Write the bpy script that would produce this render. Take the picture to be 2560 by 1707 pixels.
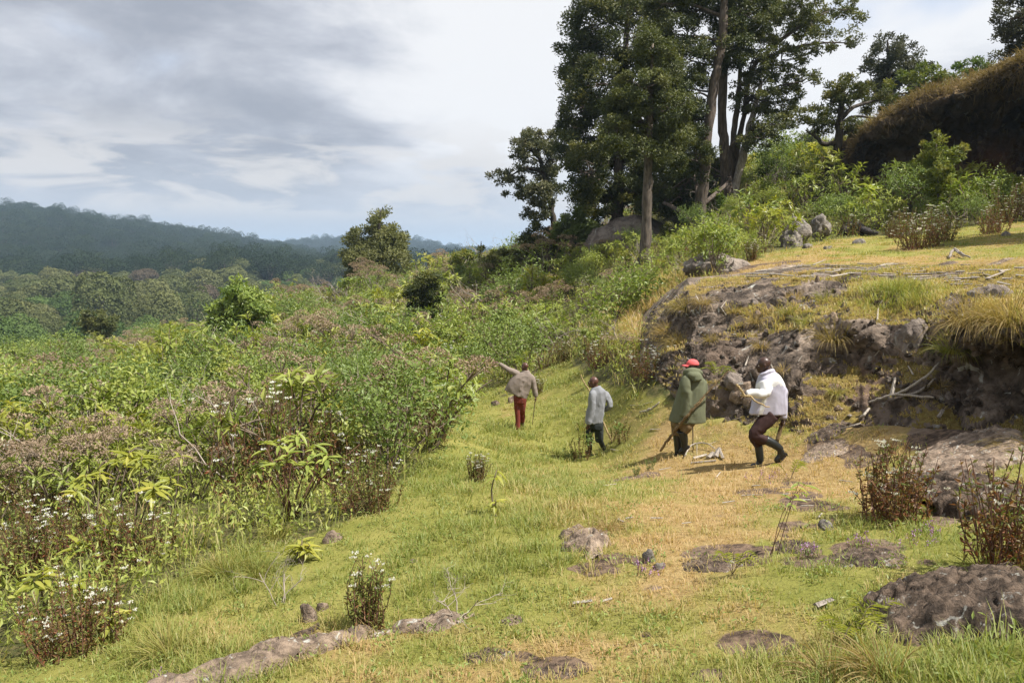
import bpy, math, random
import numpy as np
from mathutils import Vector, Matrix

for _o in list(bpy.data.objects):
    bpy.data.objects.remove(_o)
R = np.random.default_rng(7)
random.seed(7)
scene = bpy.context.scene
C = scene.collection

# ------------------------------------------------------------------ camera
F, CX, CY = 1920.0, 1280.0, 853.5            # focal length and centre in photograph pixels
HORIZON = 640.0
PITCH = math.atan((CY - HORIZON) / F)
CAMZ = 1.65
cam_data = bpy.data.cameras.new('camera')
cam_data.sensor_width = 36.0
cam_data.lens = 36.0 * F / 2560.0
cam_data.clip_start = 0.05
cam_data.clip_end = 30000.0
cam = bpy.data.objects.new('camera', cam_data)
C.objects.link(cam)
cam.location = (0, 0, CAMZ)
cam.rotation_euler = (math.radians(90) - PITCH, 0, 0)
scene.camera = cam

# ------------------------------------------------------------------ sun and sky
EXPOSURE = 0.95
SUN_EL = math.radians(57)
SUN_AZ = math.radians(113)                    # clockwise from +Y (the viewing direction)
sun_dir = Vector((math.cos(SUN_EL) * math.sin(SUN_AZ), math.cos(SUN_EL) * math.cos(SUN_AZ), math.sin(SUN_EL)))
sd = bpy.data.lights.new('sun', 'SUN')
sd.energy = 5.0
sd.angle = math.radians(0.55)
sd.color = (1.0, 0.955, 0.88)
sun = bpy.data.objects.new('sun', sd)
C.objects.link(sun)
sun.rotation_euler = sun_dir.to_track_quat('Z', 'Y').to_euler()
sun.location = (60, -20, 80)

scene.view_settings.view_transform = 'Standard'
scene.view_settings.look = 'None'
scene.view_settings.exposure = EXPOSURE
scene.view_settings.gamma = 1.0
scene.view_settings.use_curve_mapping = False

cy = scene.cycles
cy.use_denoising = True
try:
    cy.denoiser = 'OPENIMAGEDENOISE'
    cy.denoising_prefilter = 'ACCURATE'
except Exception:
    pass
cy.max_bounces = 6
cy.diffuse_bounces = 3
cy.glossy_bounces = 2
cy.transmission_bounces = 4
cy.volume_bounces = 0
cy.transparent_max_bounces = 8
cy.use_adaptive_sampling = True
cy.adaptive_threshold = 0.02
cy.caustics_reflective = False
cy.caustics_refractive = False


class NT:
    """small helper to write node trees in one line per node"""
    def __init__(self, tree):
        self.t = tree
        self.n = tree.nodes
        self.l = tree.links

    def node(self, kind, ins=None, **props):
        nd = self.n.new(kind)
        for k, v in props.items():
            setattr(nd, k, v)
        if ins:
            for k, v in ins.items():
                sock = nd.inputs[k]
                if isinstance(v, bpy.types.NodeSocket):
                    self.l.new(v, sock)
                elif isinstance(v, bpy.types.Node):
                    self.l.new(v.outputs[0], sock)
                else:
                    sock.default_value = v
        return nd

    def math(self, op, a, b=None, c=None, clamp=False):
        ins = {0: a}
        if b is not None:
            ins[1] = b
        if c is not None:
            ins[2] = c
        nd = self.node('ShaderNodeMath', ins, operation=op)
        nd.use_clamp = clamp
        return nd.outputs[0]

    def mix(self, fac, a, b, mode='MIX'):
        nd = self.n.new('ShaderNodeMix')
        nd.data_type = 'RGBA'
        nd.blend_type = mode
        for i, v in ((0, fac), (6, a), (7, b)):
            if isinstance(v, bpy.types.NodeSocket):
                self.l.new(v, nd.inputs[i])
            elif i == 0:
                nd.inputs[i].default_value = v
            else:
                nd.inputs[i].default_value = (*v[:3], 1.0)
        return nd.outputs[2]

    def smooth(self, v, lo, hi):
        nd = self.node('ShaderNodeMapRange', {0: v, 1: lo, 2: hi, 3: 0.0, 4: 1.0})
        nd.interpolation_type = 'SMOOTHSTEP'
        return nd.outputs[0]

    def noise(self, vec, scale, detail=4.0, rough=0.55, dist=0.0):
        ins = {'Scale': scale, 'Detail': detail, 'Roughness': rough, 'Distortion': dist}
        if vec is not None:
            ins['Vector'] = vec
        return self.node('ShaderNodeTexNoise', ins).outputs[0]


def view_dir(px, py):
    a = (px - CX) / F
    b = -(py - CY) / F
    v = Vector((a, math.cos(PITCH) + b * math.sin(PITCH), -math.sin(PITCH) + b * math.cos(PITCH)))
    return v.normalized()


world = bpy.data.worlds.new('World')
scene.world = world
world.use_nodes = True
W = NT(world.node_tree)
W.n.clear()
tc = W.node('ShaderNodeTexCoord')
D3 = W.node('ShaderNodeVectorMath', {0: tc.outputs['Generated']}, operation='NORMALIZE').outputs[0]
sep = W.node('ShaderNodeSeparateXYZ', {0: D3})
zc = W.math('ADD', W.math('MAXIMUM', sep.outputs[2], 0.0), 0.26)
cu = W.math('DIVIDE', sep.outputs[0], zc)
cv = W.math('DIVIDE', sep.outputs[1], zc)
plane = W.node('ShaderNodeCombineXYZ', {0: cu, 1: cv, 2: 0.0}).outputs[0]
sky = W.node('ShaderNodeTexSky', sky_type='NISHITA')
sky.sun_disc = False
sky.sun_elevation = SUN_EL
sky.sun_rotation = SUN_AZ
sky.altitude = 2500
sky.dust_density = 2.0
sky.air_density = 1.0
# broad banks of cloud, stretched sideways near the horizon
n_big = W.noise(plane, 0.62, 5.0, 0.5, 0.5)
n_mid = W.noise(plane, 1.9, 9.0, 0.58, 0.35)
n_fine = W.noise(plane, 5.5, 7.0, 0.6, 0.3)


def lobe(px, py, ang):
    """1 in the middle of a bank seen towards (px, py), 0 beyond ang radians"""
    d = W.node('ShaderNodeVectorMath', {0: D3, 1: view_dir(px, py)}, operation='DOT_PRODUCT').outputs['Value']
    return W.smooth(d, math.cos(ang), math.cos(ang * 0.1))


ELEV = sep.outputs[2]
shade = W.math('SUBTRACT', W.math('ADD', W.math('MULTIPLY', n_big, 0.60), W.math('MULTIPLY', n_mid, 1.25)), 0.315)       # ~0.3 .. 0.8
shade = W.math('ADD', shade, W.math('MULTIPLY', W.math('SUBTRACT', n_fine, 0.5), 0.30))
for px, py, ang, k in ((560, 330, 0.40, -0.17), (120, 40, 0.22, -0.12), (1000, 440, 0.24, -0.08), (1200, 170, 0.26, 0.26), (1900, 250, 0.5, 0.20),
                       (30, 270, 0.13, 0.12), (2500, 60, 0.3, 0.0)):
    shade = W.math('ADD', shade, W.math('MULTIPLY', lobe(px, py, ang), k))
light = W.smooth(shade, 0.22, 0.86)
K = 10.0 / (2 ** EXPOSURE)
def kc(r, g, b):
    return (r * K, g * K, b * K)
ramp = W.node('ShaderNodeValToRGB', {0: light})
cr = ramp.color_ramp
cr.elements[0].position = 0.0
cr.elements[0].color = (0.385, 0.412, 0.478, 1)
cr.elements[1].position = 1.0
cr.elements[1].color = (0.93, 0.935, 0.955, 1)
e = cr.elements.new(0.5)
e.color = (0.615, 0.638, 0.705, 1)
cloud = W.node('ShaderNodeVectorMath', {0: ramp.outputs[0], 1: (K, K, K)}, operation='MULTIPLY').outputs[0]
# thin veil towards the horizon with small warm puffs in it
veil = kc(0.575, 0.61, 0.68)
hz = W.smooth(ELEV, 0.15, 0.02)
cloud = W.mix(W.math('MULTIPLY', hz, 0.9), cloud, veil)
puffmap = W.node('ShaderNodeCombineXYZ', {0: W.math('MULTIPLY', sep.outputs[0], 7.0), 1: W.math('MULTIPLY', sep.outputs[1], 1.0),
                                          2: W.math('MULTIPLY', ELEV, 26.0)}).outputs[0]
pn = W.noise(puffmap, 1.0, 6.0, 0.55, 0.5)
puff = W.math('MULTIPLY', W.smooth(pn, 0.45, 0.57), W.math('MULTIPLY', W.smooth(ELEV, 0.035, 0.065), W.smooth(ELEV, 0.19, 0.10)))
cloud = W.mix(W.math('MULTIPLY', puff, 0.85), cloud, kc(0.80, 0.775, 0.76))
# a few gaps where the blue shows
gap = W.math('MULTIPLY', W.smooth(W.noise(plane, 1.9, 4.0, 0.5, 0.3), 0.60, 0.74), W.smooth(ELEV, 0.16, 0.30))
skyc = W.mix(1.0, sky.outputs[0], (1, 1, 1), 'MULTIPLY')
col = W.mix(W.math('MULTIPLY', gap, 0.55), cloud, skyc)
bg = W.node('ShaderNodeBackground', {0: col, 1: 0.10})
out = W.node('ShaderNodeOutputWorld', {0: bg.outputs[0]})
try:
    world.cycles.sampling_method = 'MANUAL'
    world.cycles.sample_map_resolution = 512
except Exception:
    pass


# ------------------------------------------------------------------ small maths
def P(px, py, D):
    """the world point that lies D metres ahead of the camera in the direction of photograph pixel (px, py)"""
    a = (px - CX) / F
    b = -(py - CY) / F
    dy = math.cos(PITCH) + b * math.sin(PITCH)
    dz = -math.sin(PITCH) + b * math.cos(PITCH)
    t = D / dy
    return np.array((a * t, D, CAMZ + dz * t))


def project(p):
    """photograph pixel of world points (N,3)"""
    p = np.atleast_2d(p)
    y, z = p[:, 1], p[:, 2] - CAMZ
    f = y * math.cos(PITCH) - z * math.sin(PITCH)
    u = y * math.sin(PITCH) + z * math.cos(PITCH)
    f = np.where(f < 0.05, 0.05, f)
    return CX + F * p[:, 0] / f, CY - F * u / f


def sstep(x, a, b):
    t = np.clip((np.asarray(x, float) - a) / (b - a), 0, 1)
    return t * t * (3 - 2 * t)


def _hash(ix, iy, iz, seed):
    h = (ix.astype(np.int64) * 374761393 + iy.astype(np.int64) * 668265263 + iz.astype(np.int64) * 1274126177 + seed * 974711) & 0xFFFFFFFF
    h = ((h ^ (h >> 13)) * 1103515245 + 12345) & 0xFFFFFFFF
    h = ((h ^ (h >> 16)) * 2246822519) & 0xFFFFFFFF
    h = h ^ (h >> 15)
    return (h & 0xFFFFFF) / float(0xFFFFFF)


def vnoise(p, seed=0):
    p = np.asarray(p, float)
    i = np.floor(p).astype(np.int64)
    f = p - i
    f = f * f * (3 - 2 * f)
    r = np.zeros(len(p))
    for dx in (0, 1):
        wx = f[:, 0] if dx else 1 - f[:, 0]
        for dy in (0, 1):
            wy = f[:, 1] if dy else 1 - f[:, 1]
            for dz in (0, 1):
                wz = f[:, 2] if dz else 1 - f[:, 2]
                r += wx * wy * wz * _hash(i[:, 0] + dx, i[:, 1] + dy, i[:, 2] + dz, seed)
    return r


def fbm(p, scale=1.0, octaves=4, seed=0, gain=0.5):
    """about -1 .. 1"""
    p = np.asarray(p, float) * scale
    s, a, tot = 0, 1.0, 0.0
    for k in range(octaves):
        s = s + a * (vnoise(p, seed + k * 17) * 2 - 1)
        tot += a
        a *= gain
        p = p * 2.03 + 11.3
    return s / tot * 1.5


def ridged(p, scale=1.0, octaves=4, seed=0):
    """0 .. 1, sharp creases near 1"""
    p = np.asarray(p, float) * scale
    s, a, tot = 0, 1.0, 0.0
    for k in range(octaves):
        s = s + a * (1 - np.abs(vnoise(p, seed + k * 13) * 2 - 1))
        tot += a
        a *= 0.5
        p = p * 2.1 + 5.7
    return s / tot


def cells_noise(p, scale=1.0, seed=0):
    """broken-rock pattern: a random level per block (0..1) and the gap to the next block"""
    p = np.asarray(p, float) * scale
    p = p + 0.25 * np.stack([vnoise(p * 1.7, seed + 1), vnoise(p * 1.7, seed + 2), vnoise(p * 1.7, seed + 3)], 1)
    i = np.floor(p).astype(np.int64)
    f1 = np.full(len(p), 9.0)
    f2 = np.full(len(p), 9.0)
    val = np.zeros(len(p))
    for dx in (-1, 0, 1):
        for dy in (-1, 0, 1):
            for dz in (-1, 0, 1):
                a, b, c = i[:, 0] + dx, i[:, 1] + dy, i[:, 2] + dz
                q = np.stack([a + _hash(a, b, c, seed), b + _hash(a, b, c, seed + 5), c + _hash(a, b, c, seed + 9)], 1)
                d = np.linalg.norm(q - p, axis=1)
                near_ = d < f1
                f2 = np.where(near_, f1, np.minimum(f2, d))
                val = np.where(near_, _hash(a, b, c, seed + 13), val)
                f1 = np.where(near_, d, f1)
    return val, f2 - f1


def xy0(x, y):
    return np.stack([np.asarray(x, float), np.asarray(y, float), np.zeros(len(np.atleast_1d(x)))], 1)


# ------------------------------------------------------------------ mesh building
def build_mesh(name, chunks, smooth=True):
    """chunks: (verts (N,3), faces (M,3|4), material or None, {attribute: values per vertex}) -> one mesh"""
    chunks = [c for c in chunks if len(c[0]) and len(c[1])]
    me = bpy.data.meshes.new(name)
    V = np.concatenate([np.asarray(c[0], np.float32) for c in chunks])
    loops, starts, mats_i, mats = [], [], [], []
    off = ls = 0
    for c in chunks:
        f = np.asarray(c[1], np.int64)
        k = f.shape[1]
        loops.append((f + off).ravel())
        starts.append(ls + np.arange(len(f)) * k)
        ls += len(f) * k
        if c[2] not in mats:
            mats.append(c[2])
        mats_i.append(np.full(len(f), mats.index(c[2])))
        off += len(c[0])
    loops = np.concatenate(loops).astype(np.int32)
    starts = np.concatenate(starts).astype(np.int32)
    me.vertices.add(len(V))
    me.vertices.foreach_set('co', V.ravel())
    me.loops.add(len(loops))
    me.loops.foreach_set('vertex_index', loops)
    me.polygons.add(len(starts))
    me.polygons.foreach_set('loop_start', starts)
    me.polygons.foreach_set('material_index', np.concatenate(mats_i).astype(np.int32))
    me.polygons.foreach_set('use_smooth', np.full(len(starts), bool(smooth)))
    names = sorted({k for c in chunks if len(c) > 3 and c[3] for k in c[3]})
    for nm in names:
        at = me.attributes.new(nm, 'FLOAT', 'POINT')
        vals = np.concatenate([np.broadcast_to(np.asarray((c[3] or {}).get(nm, 0.5) if len(c) > 3 else 0.5, np.float32), (len(c[0]),)) for c in chunks])
        at.data.foreach_set('value', np.ascontiguousarray(vals, np.float32))
    for m in mats:
        me.materials.append(m)
    me.update(calc_edges=True)
    return me


def add(name, mesh, parent=None, loc=(0, 0, 0), rot=(0, 0, 0), scl=1.0, label=None, cat=None, group=None, kind=None):
    o = bpy.data.objects.new(name, mesh)
    C.objects.link(o)
    o.location = loc
    o.rotation_euler = rot
    o.scale = (scl, scl, scl) if np.isscalar(scl) else scl
    if parent is not None:
        o.parent = parent
    if label:
        o['label'] = label
    if cat:
        o['category'] = cat
    if group:
        o['group'] = group
    if kind:
        o['kind'] = kind
    return o


def copy_tree(o, parent=None):
    c = o.copy()
    C.objects.link(c)
    c.parent = parent
    for ch in o.children:
        copy_tree(ch, c)
    return c


def grid_faces(nu, nv, closed=False):
    i = np.arange(nu - 1)[:, None] * nv + np.arange(nv - 1)[None, :]
    f = np.stack([i, i + nv, i + nv + 1, i + 1], -1).reshape(-1, 4)
    if closed:
        j = np.arange(nu - 1) * nv
        g = np.stack([j + nv - 1, j + 2 * nv - 1, j + nv, j], -1)
        f = np.concatenate([f, g])
    return f


def tube(pts, radii, sides=6, cap=True, squash=1.0):
    """a tapered tube along a polyline; returns verts, quad faces (caps as thin cones)"""
    pts = np.asarray(pts, float)
    radii = np.broadcast_to(np.asarray(radii, float), (len(pts),)).copy()
    if cap:
        d0 = pts[0] - pts[1]
        d1 = pts[-1] - pts[-2]
        pts = np.concatenate([[pts[0] + d0 / (np.linalg.norm(d0) + 1e-9) * radii[0] * 0.15], pts,
                              [pts[-1] + d1 / (np.linalg.norm(d1) + 1e-9) * radii[-1] * 0.15]])
        radii = np.concatenate([[radii[0] * 0.02], radii, [radii[-1] * 0.02]])
    t = np.gradient(pts, axis=0)
    t /= np.linalg.norm(t, axis=1, keepdims=True) + 1e-9
    ref = np.array((0, 0, 1.0)) if abs(t[0][2]) < 0.9 else np.array((1.0, 0, 0))
    n = np.cross(t[0], ref)
    n /= np.linalg.norm(n) + 1e-9
    ang = np.arange(sides) / sides * 2 * math.pi
    V = []
    for k in range(len(pts)):
        n = n - t[k] * np.dot(n, t[k])
        n /= np.linalg.norm(n) + 1e-9
        b = np.cross(t[k], n)
        V.append(pts[k] + radii[k] * (np.cos(ang)[:, None] * n + squash * np.sin(ang)[:, None] * b))
    return np.concatenate(V), grid_faces(len(pts), sides, True)


def merge(parts):
    """[(verts, quad faces)] -> one pair"""
    V, Fc, off = [], [], 0
    for v, f in parts:
        V.append(v)
        Fc.append(np.asarray(f) + off)
        off += len(v)
    return np.concatenate(V), np.concatenate(Fc)


def spline(pts, n):
    """Catmull-Rom through the rows of pts"""
    pts = np.asarray(pts, float)
    q = np.concatenate([[2 * pts[0] - pts[1]], pts, [2 * pts[-1] - pts[-2]]])
    u = np.linspace(0, len(pts) - 1 - 1e-9, n)
    i = np.floor(u).astype(int)
    t = (u - i)[:, None]
    a, b, c, d = q[i], q[i + 1], q[i + 2], q[i + 3]
    return 0.5 * (2 * b + (c - a) * t + (2 * a - 5 * b + 4 * c - d) * t * t + (3 * b - a - 3 * c + d) * t ** 3)


# leaf templates: (x across, y along, z up) and triangles
T_DIAMOND = (np.array([(0, 0, 0), (0.5, 0.45, 0.10), (0, 1, -0.05), (-0.5, 0.45, 0.10)], float), np.array([(0, 1, 2), (0, 2, 3)]))
T_LANCE2 = (np.array([(0, 0, 0), (0.5, 0.42, 0.03), (0, 0.45, -0.07), (-0.5, 0.42, 0.03), (0, 1, -0.30)], float),
            np.array([(0, 1, 2), (0, 2, 3), (2, 1, 4), (2, 4, 3)]))
_lv, _lf = [(0, 0, 0)], []
for _t, _w in ((0.2, 0.32), (0.42, 0.5), (0.66, 0.42), (0.86, 0.2)):
    _dz = -0.42 * _t * _t
    _lv += [(_w, _t - 0.02, _dz + 0.07), (0, _t, _dz - 0.02), (-_w, _t - 0.02, _dz + 0.07)]
_lv.append((0, 1.0, -0.42))
for _j in range(3):
    _b = 1 + 3 * _j
    _lf += [(_b, _b + 3, _b + 4), (_b, _b + 4, _b + 1), (_b + 1, _b + 4, _b + 5), (_b + 1, _b + 5, _b + 2)]
_lf += [(0, 1, 2), (0, 2, 3), (10, 13, 11), (11, 13, 12)]
T_LANCE = (np.array(_lv, float), np.array(_lf))
T_BLADE = (np.array([(0.5, 0, 0), (-0.5, 0, 0), (0.42, 0.38, 0.04), (-0.42, 0.38, 0.04), (0.28, 0.72, -0.06), (-0.28, 0.72, -0.06), (0, 1, -0.24)], float),
           np.array([(0, 2, 1), (1, 2, 3), (2, 4, 3), (3, 4, 5), (4, 6, 5)]))


def unit(v):
    v = np.asarray(v, float)
    return v / (np.linalg.norm(v, axis=-1, keepdims=True) + 1e-9)


def leaf_frames(dirs, ups=None):
    y = unit(dirs)
    if ups is None:
        ups = unit(R.normal(size=y.shape))
    x = unit(np.cross(y, ups))
    z = np.cross(x, y)
    return x, y, z


def leaves(pos, dirs, length, width, tpl=T_DIAMOND, ups=None, tint=None):
    """a batch of leaves -> verts, tris, tint per vertex"""
    pos = np.asarray(pos, float)
    n = len(pos)
    tv, tf = tpl
    x, y, z = leaf_frames(dirs, ups)
    L = np.broadcast_to(np.asarray(length, float), (n,))[:, None, None]
    Wd = np.broadcast_to(np.asarray(width, float), (n,))[:, None, None]
    V = pos[:, None, :] + tv[None, :, 0, None] * Wd * x[:, None, :] + tv[None, :, 1, None] * L * y[:, None, :] + tv[None, :, 2, None] * L * z[:, None, :]
    Fc = tf[None] + (np.arange(n) * len(tv))[:, None, None]
    if tint is None:
        tint = R.random(n)
    return V.reshape(-1, 3), Fc.reshape(-1, 3), np.repeat(np.broadcast_to(tint, (n,)), len(tv))


def rand_dirs(n, up=0.0):
    d = unit(R.normal(size=(n, 3)))
    d[:, 2] += up
    return unit(d)


# ------------------------------------------------------------------ materials
def new_mat(name):
    m = bpy.data.materials.new(name)
    m.use_nodes = True
    m.node_tree.nodes.clear()
    return m, NT(m.node_tree)


def finish(N, shader):
    N.node('ShaderNodeOutputMaterial', {0: shader})


def leaf_mat(name, stops, trans=0.32, rough=0.55, spec=0.25, gain=1.35, attr='tint', attr_type='GEOMETRY', rnd=0.35):
    """leaf colour picked from stops by the leaf's own tint and a little by the plant; light passes through the blade"""
    m, N = new_mat(name)
    a = N.node('ShaderNodeAttribute', attribute_name=attr, attribute_type=attr_type).outputs['Fac']
    oi = N.node('ShaderNodeObjectInfo').outputs['Random']
    t = N.math('ADD', N.math('MULTIPLY', a, 1 - rnd), N.math('MULTIPLY', oi, rnd), clamp=True)
    rp = N.node('ShaderNodeValToRGB', {0: t})
    els = rp.color_ramp.elements
    while len(els) < len(stops):
        els.new(0.5)
    for k, c in enumerate(stops):
        els[k].position = k / (len(stops) - 1)
        els[k].color = (*c, 1)
    pr = N.node('ShaderNodeBsdfPrincipled', {'Base Color': rp.outputs[0], 'Roughness': rough, 'Specular IOR Level': spec})
    tcx = N.mix(1.0, rp.outputs[0], (gain, gain * 1.02, gain * 0.55), 'MULTIPLY')
    tr = N.node('ShaderNodeBsdfTranslucent', {0: tcx})
    finish(N, N.node('ShaderNodeMixShader', {0: trans, 1: pr.outputs[0], 2: tr.outputs[0]}).outputs[0])
    return m


def bark_mat(name, c1, c2, scale=3.0, stretch=0.18, bump=0.5):
    m, N = new_mat(name)
    co = N.node('ShaderNodeTexCoord').outputs['Object']
    mp = N.node('ShaderNodeMapping', {'Vector': co, 'Scale': (scale, scale, scale * stretch)}).outputs[0]
    n1 = N.noise(mp, 3.0, 6.0, 0.65, 0.3)
    n2 = N.noise(co, 0.8, 3.0)
    colr = N.mix(N.smooth(n1, 0.35, 0.65), c1, c2)
    colr = N.mix(N.math('MULTIPLY', N.smooth(n2, 0.5, 0.75), 0.4), colr, (c2[0] * 1.3, c2[1] * 1.3, c2[2] * 1.25))
    bp = N.node('ShaderNodeBump', {'Strength': bump, 'Distance': 0.05, 'Height': n1})
    finish(N, N.node('ShaderNodeBsdfPrincipled', {'Base Color': colr, 'Roughness': 0.9, 'Specular IOR Level': 0.15, 'Normal': bp.outputs[0]}).outputs[0])
    return m


def plain_mat(name, col, rough=0.8, spec=0.2, var=0.15, scale=6.0, bump=0.0, bscale=40.0):
    m, N = new_mat(name)
    co = N.node('ShaderNodeTexCoord').outputs['Object']
    n = N.noise(co, scale, 4.0)
    c = N.mix(n, tuple(v * (1 - var) for v in col), tuple(min(1, v * (1 + var)) for v in col))
    ins = {'Base Color': c, 'Roughness': rough, 'Specular IOR Level': spec}
    if bump:
        ins['Normal'] = N.node('ShaderNodeBump', {'Strength': bump, 'Distance': 0.01, 'Height': N.noise(co, bscale, 3.0)}).outputs[0]
    finish(N, N.node('ShaderNodeBsdfPrincipled', ins).outputs[0])
    return m


def rock_mat(name, dark, mid, pale, lichen=0.5, scale=1.0, moss=None, soil=None):
    """weathered rock: patches of three tones, pale lichen blotches, cracks; 'turf' attribute brings in soil and moss"""
    m, N = new_mat(name)
    co = N.node('ShaderNodeTexCoord').outputs['Object']
    big = N.noise(co, 0.55 * scale, 5.0, 0.6, 0.4)
    med = N.noise(co, 2.6 * scale, 7.0, 0.65, 0.5)
    fine = N.noise(co, 14.0 * scale, 6.0, 0.7)
    c = N.mix(N.smooth(med, 0.36, 0.62), dark, mid)
    c = N.mix(N.math('MULTIPLY', N.smooth(big, 0.5, 0.68), 0.8), c, pale)
    c = N.mix(N.math('MULTIPLY', N.smooth(fine, 0.52, 0.75), 0.45), c, tuple(v * 0.45 for v in dark))
    li = N.math('MULTIPLY', N.smooth(N.noise(co, 3.4 * scale, 5.0, 0.6, 0.8), 0.60, 0.68), lichen)
    c = N.mix(li, c, (0.50, 0.50, 0.45))
    cr_ = N.node('ShaderNodeTexVoronoi', {'Vector': co, 'Scale': 2.3 * scale}, feature='DISTANCE_TO_EDGE').outputs[0]
    crack = N.smooth(cr_, 0.05, 0.0)
    if soil is not None:
        sa = N.node('ShaderNodeAttribute', attribute_name='soil').outputs['Fac']
        c = N.mix(sa, c, N.mix(N.smooth(med, 0.35, 0.65), tuple(v * 0.55 for v in soil), soil))
    if moss is not None:
        ta = N.node('ShaderNodeAttribute', attribute_name='turf').outputs['Fac']
        tf = N.smooth(N.math('ADD', ta, N.math('MULTIPLY', N.math('SUBTRACT', med, 0.5), 0.9)), 0.42, 0.58)
        mc = N.mix(N.smooth(fine, 0.35, 0.65), moss[0], moss[1])
        c = N.mix(tf, c, mc)
    h = N.math('ADD', N.math('MULTIPLY', med, 0.7), N.math('MULTIPLY', fine, 0.35))
    h = N.math('SUBTRACT', h, N.math('MULTIPLY', crack, 0.05))
    bp = N.node('ShaderNodeBump', {'Strength': 1.0, 'Distance': 0.22 / scale, 'Height': h})
    finish(N, N.node('ShaderNodeBsdfPrincipled', {'Base Color': c, 'Roughness': 0.93, 'Specular IOR Level': 0.15, 'Normal': bp.outputs[0]}).outputs[0])
    return m


M = {}
M['rock_bank'] = rock_mat('bank_rock', (0.050, 0.039, 0.031), (0.205, 0.158, 0.122), (0.37, 0.29, 0.225), 0.85, 1.0,
                          moss=((0.16, 0.11, 0.035), (0.24, 0.19, 0.06)), soil=(0.25, 0.17, 0.12))
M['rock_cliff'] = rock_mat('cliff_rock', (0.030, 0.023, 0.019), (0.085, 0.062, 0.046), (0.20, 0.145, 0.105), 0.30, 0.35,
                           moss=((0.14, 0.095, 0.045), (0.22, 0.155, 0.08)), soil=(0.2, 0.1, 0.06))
M['rock_pale'] = rock_mat('pale_boulder_rock', (0.16, 0.13, 0.11), (0.31, 0.26, 0.22), (0.44, 0.38, 0.33), 0.6, 0.8)
M['rock_grey'] = rock_mat('grey_stone', (0.10, 0.09, 0.08), (0.24, 0.21, 0.18), (0.36, 0.31, 0.27), 0.7, 2.5)
M['rock_tan'] = rock_mat('tan_ledge_stone', (0.12, 0.09, 0.068), (0.30, 0.225, 0.165), (0.42, 0.33, 0.25), 0.8, 3.2)
M['rock_dark'] = rock_mat('dark_ledge_rock', (0.042, 0.032, 0.025), (0.150, 0.109, 0.080), (0.27, 0.205, 0.155), 0.5, 3.4)
M['soil_dark'] = rock_mat('bare_dark_soil', (0.045, 0.032, 0.025), (0.105, 0.072, 0.052), (0.17, 0.115, 0.08), 0.1, 2.2)
# ------------------------------------------------------------------ the lie of the land
# control points: pixel where the bare ground would be seen, distance ahead
GP = [(-700, 1707, 6.2), (0, 1707, 5.6), (640, 1707, 5.0), (1280, 1707, 4.6), (1900, 1707, 3.9), (2560, 1707, 3.3), (3200, 1707, 2.9),
      (-500, 1580, 8.0), (0, 1560, 7.4), (500, 1500, 7.0), (1000, 1480, 6.6), (1500, 1450, 6.4), (2000, 1450, 5.6), (2450, 1500, 4.7), (3000, 1500, 4.3),
      (-500, 1400, 11.0), (0, 1400, 10.0), (600, 1320, 9.4), (1100, 1250, 9.6), (1600, 1250, 9.2), (2000, 1250, 8.6), (2400, 1290, 7.0), (3000, 1300, 6.2),
      (1690, 1141, 13.6), (1895, 1166, 12.0), (1500, 1138, 16.7), (1305, 1074, 19.5), (1100, 1100, 15), (900, 1180, 12.5), (400, 1200, 14), (0, 1210, 16), (-600, 1260, 16),
      (1100, 1050, 20), (1150, 1030, 23), (700, 1080, 22), (200, 1090, 24), (-500, 1120, 24), (1400, 930, 26), (1430, 880, 32), (1330, 960, 26),
      (1000, 940, 34), (500, 950, 38), (0, 975, 40), (-600, 1000, 40), (1250, 830, 48), (800, 840, 55), (300, 905, 60), (0, 935, 62), (-600, 980, 62),
      (930, 745, 86), (650, 805, 85), (300, 885, 95), (0, 930, 95), (-600, 1000, 95), (1250, 700, 75), (1100, 712, 85),
      (930, 775, 110), (1300, 690, 110), (600, 850, 120), (1450, 640, 85),
      (1500, 622, 60), (1615, 655, 42), (1650, 605, 52), (1750, 570, 48), (1840, 492, 54), (1950, 455, 60), (1800, 440, 72), (1500, 665, 48), (1500, 725, 40), (1600, 760, 34), (1540, 830, 29),
      (1600, 930, 19.5), (1700, 690, 32), (1800, 650, 30), (1960, 620, 32),
      (1850, 694, 24), (2100, 620, 30), (2300, 642, 24), (2560, 632, 21), (2560, 562, 30), (2300, 562, 36), (2100, 545, 42), (2560, 520, 38), (2100, 490, 46), (3000, 600, 20), (3000, 500, 32),
      (1800, 725, 21.5), (2100, 705, 19.5), (2560, 724, 15.0), (3000, 720, 13.0),
      (1780, 1000, 15.8), (1980, 1040, 13.7), (2250, 1085, 11.4), (2560, 1140, 8.8), (3000, 1180, 7.6), (1640, 960, 17.5),
      (2100, 440, 62), (2300, 330, 62), (2560, 240, 60), (2900, 200, 60), (2000, 445, 80), (2300, 330, 90), (2560, 260, 95), (1700, 560, 110)]
GPW = np.array([P(*g) for g in GP])
for th in np.radians([-70, -45, -20, 0, 20, 45, 70]):
    for r, z in ((0.9, -1.66), (2.2, -2.0)):
        GPW = np.vstack([GPW, (r * math.sin(th), r * math.cos(th), CAMZ + z - 0.10 * r * (-math.sin(th)) )])


def _tr(x, y):
    r = np.hypot(x, y)
    th = np.clip(np.arctan2(x, y), -1.25, 1.25)
    return np.stack([th * 2.0, np.log(np.maximum(r, 0.8))], 1), np.maximum(r, 0.8)


_q, _r = _tr(GPW[:, 0], GPW[:, 1])
_e = (GPW[:, 2] - CAMZ) / _r


def _phi(d):
    return np.where(d > 1e-9, d * d * np.log(np.maximum(d, 1e-9)), 0.0)


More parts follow.
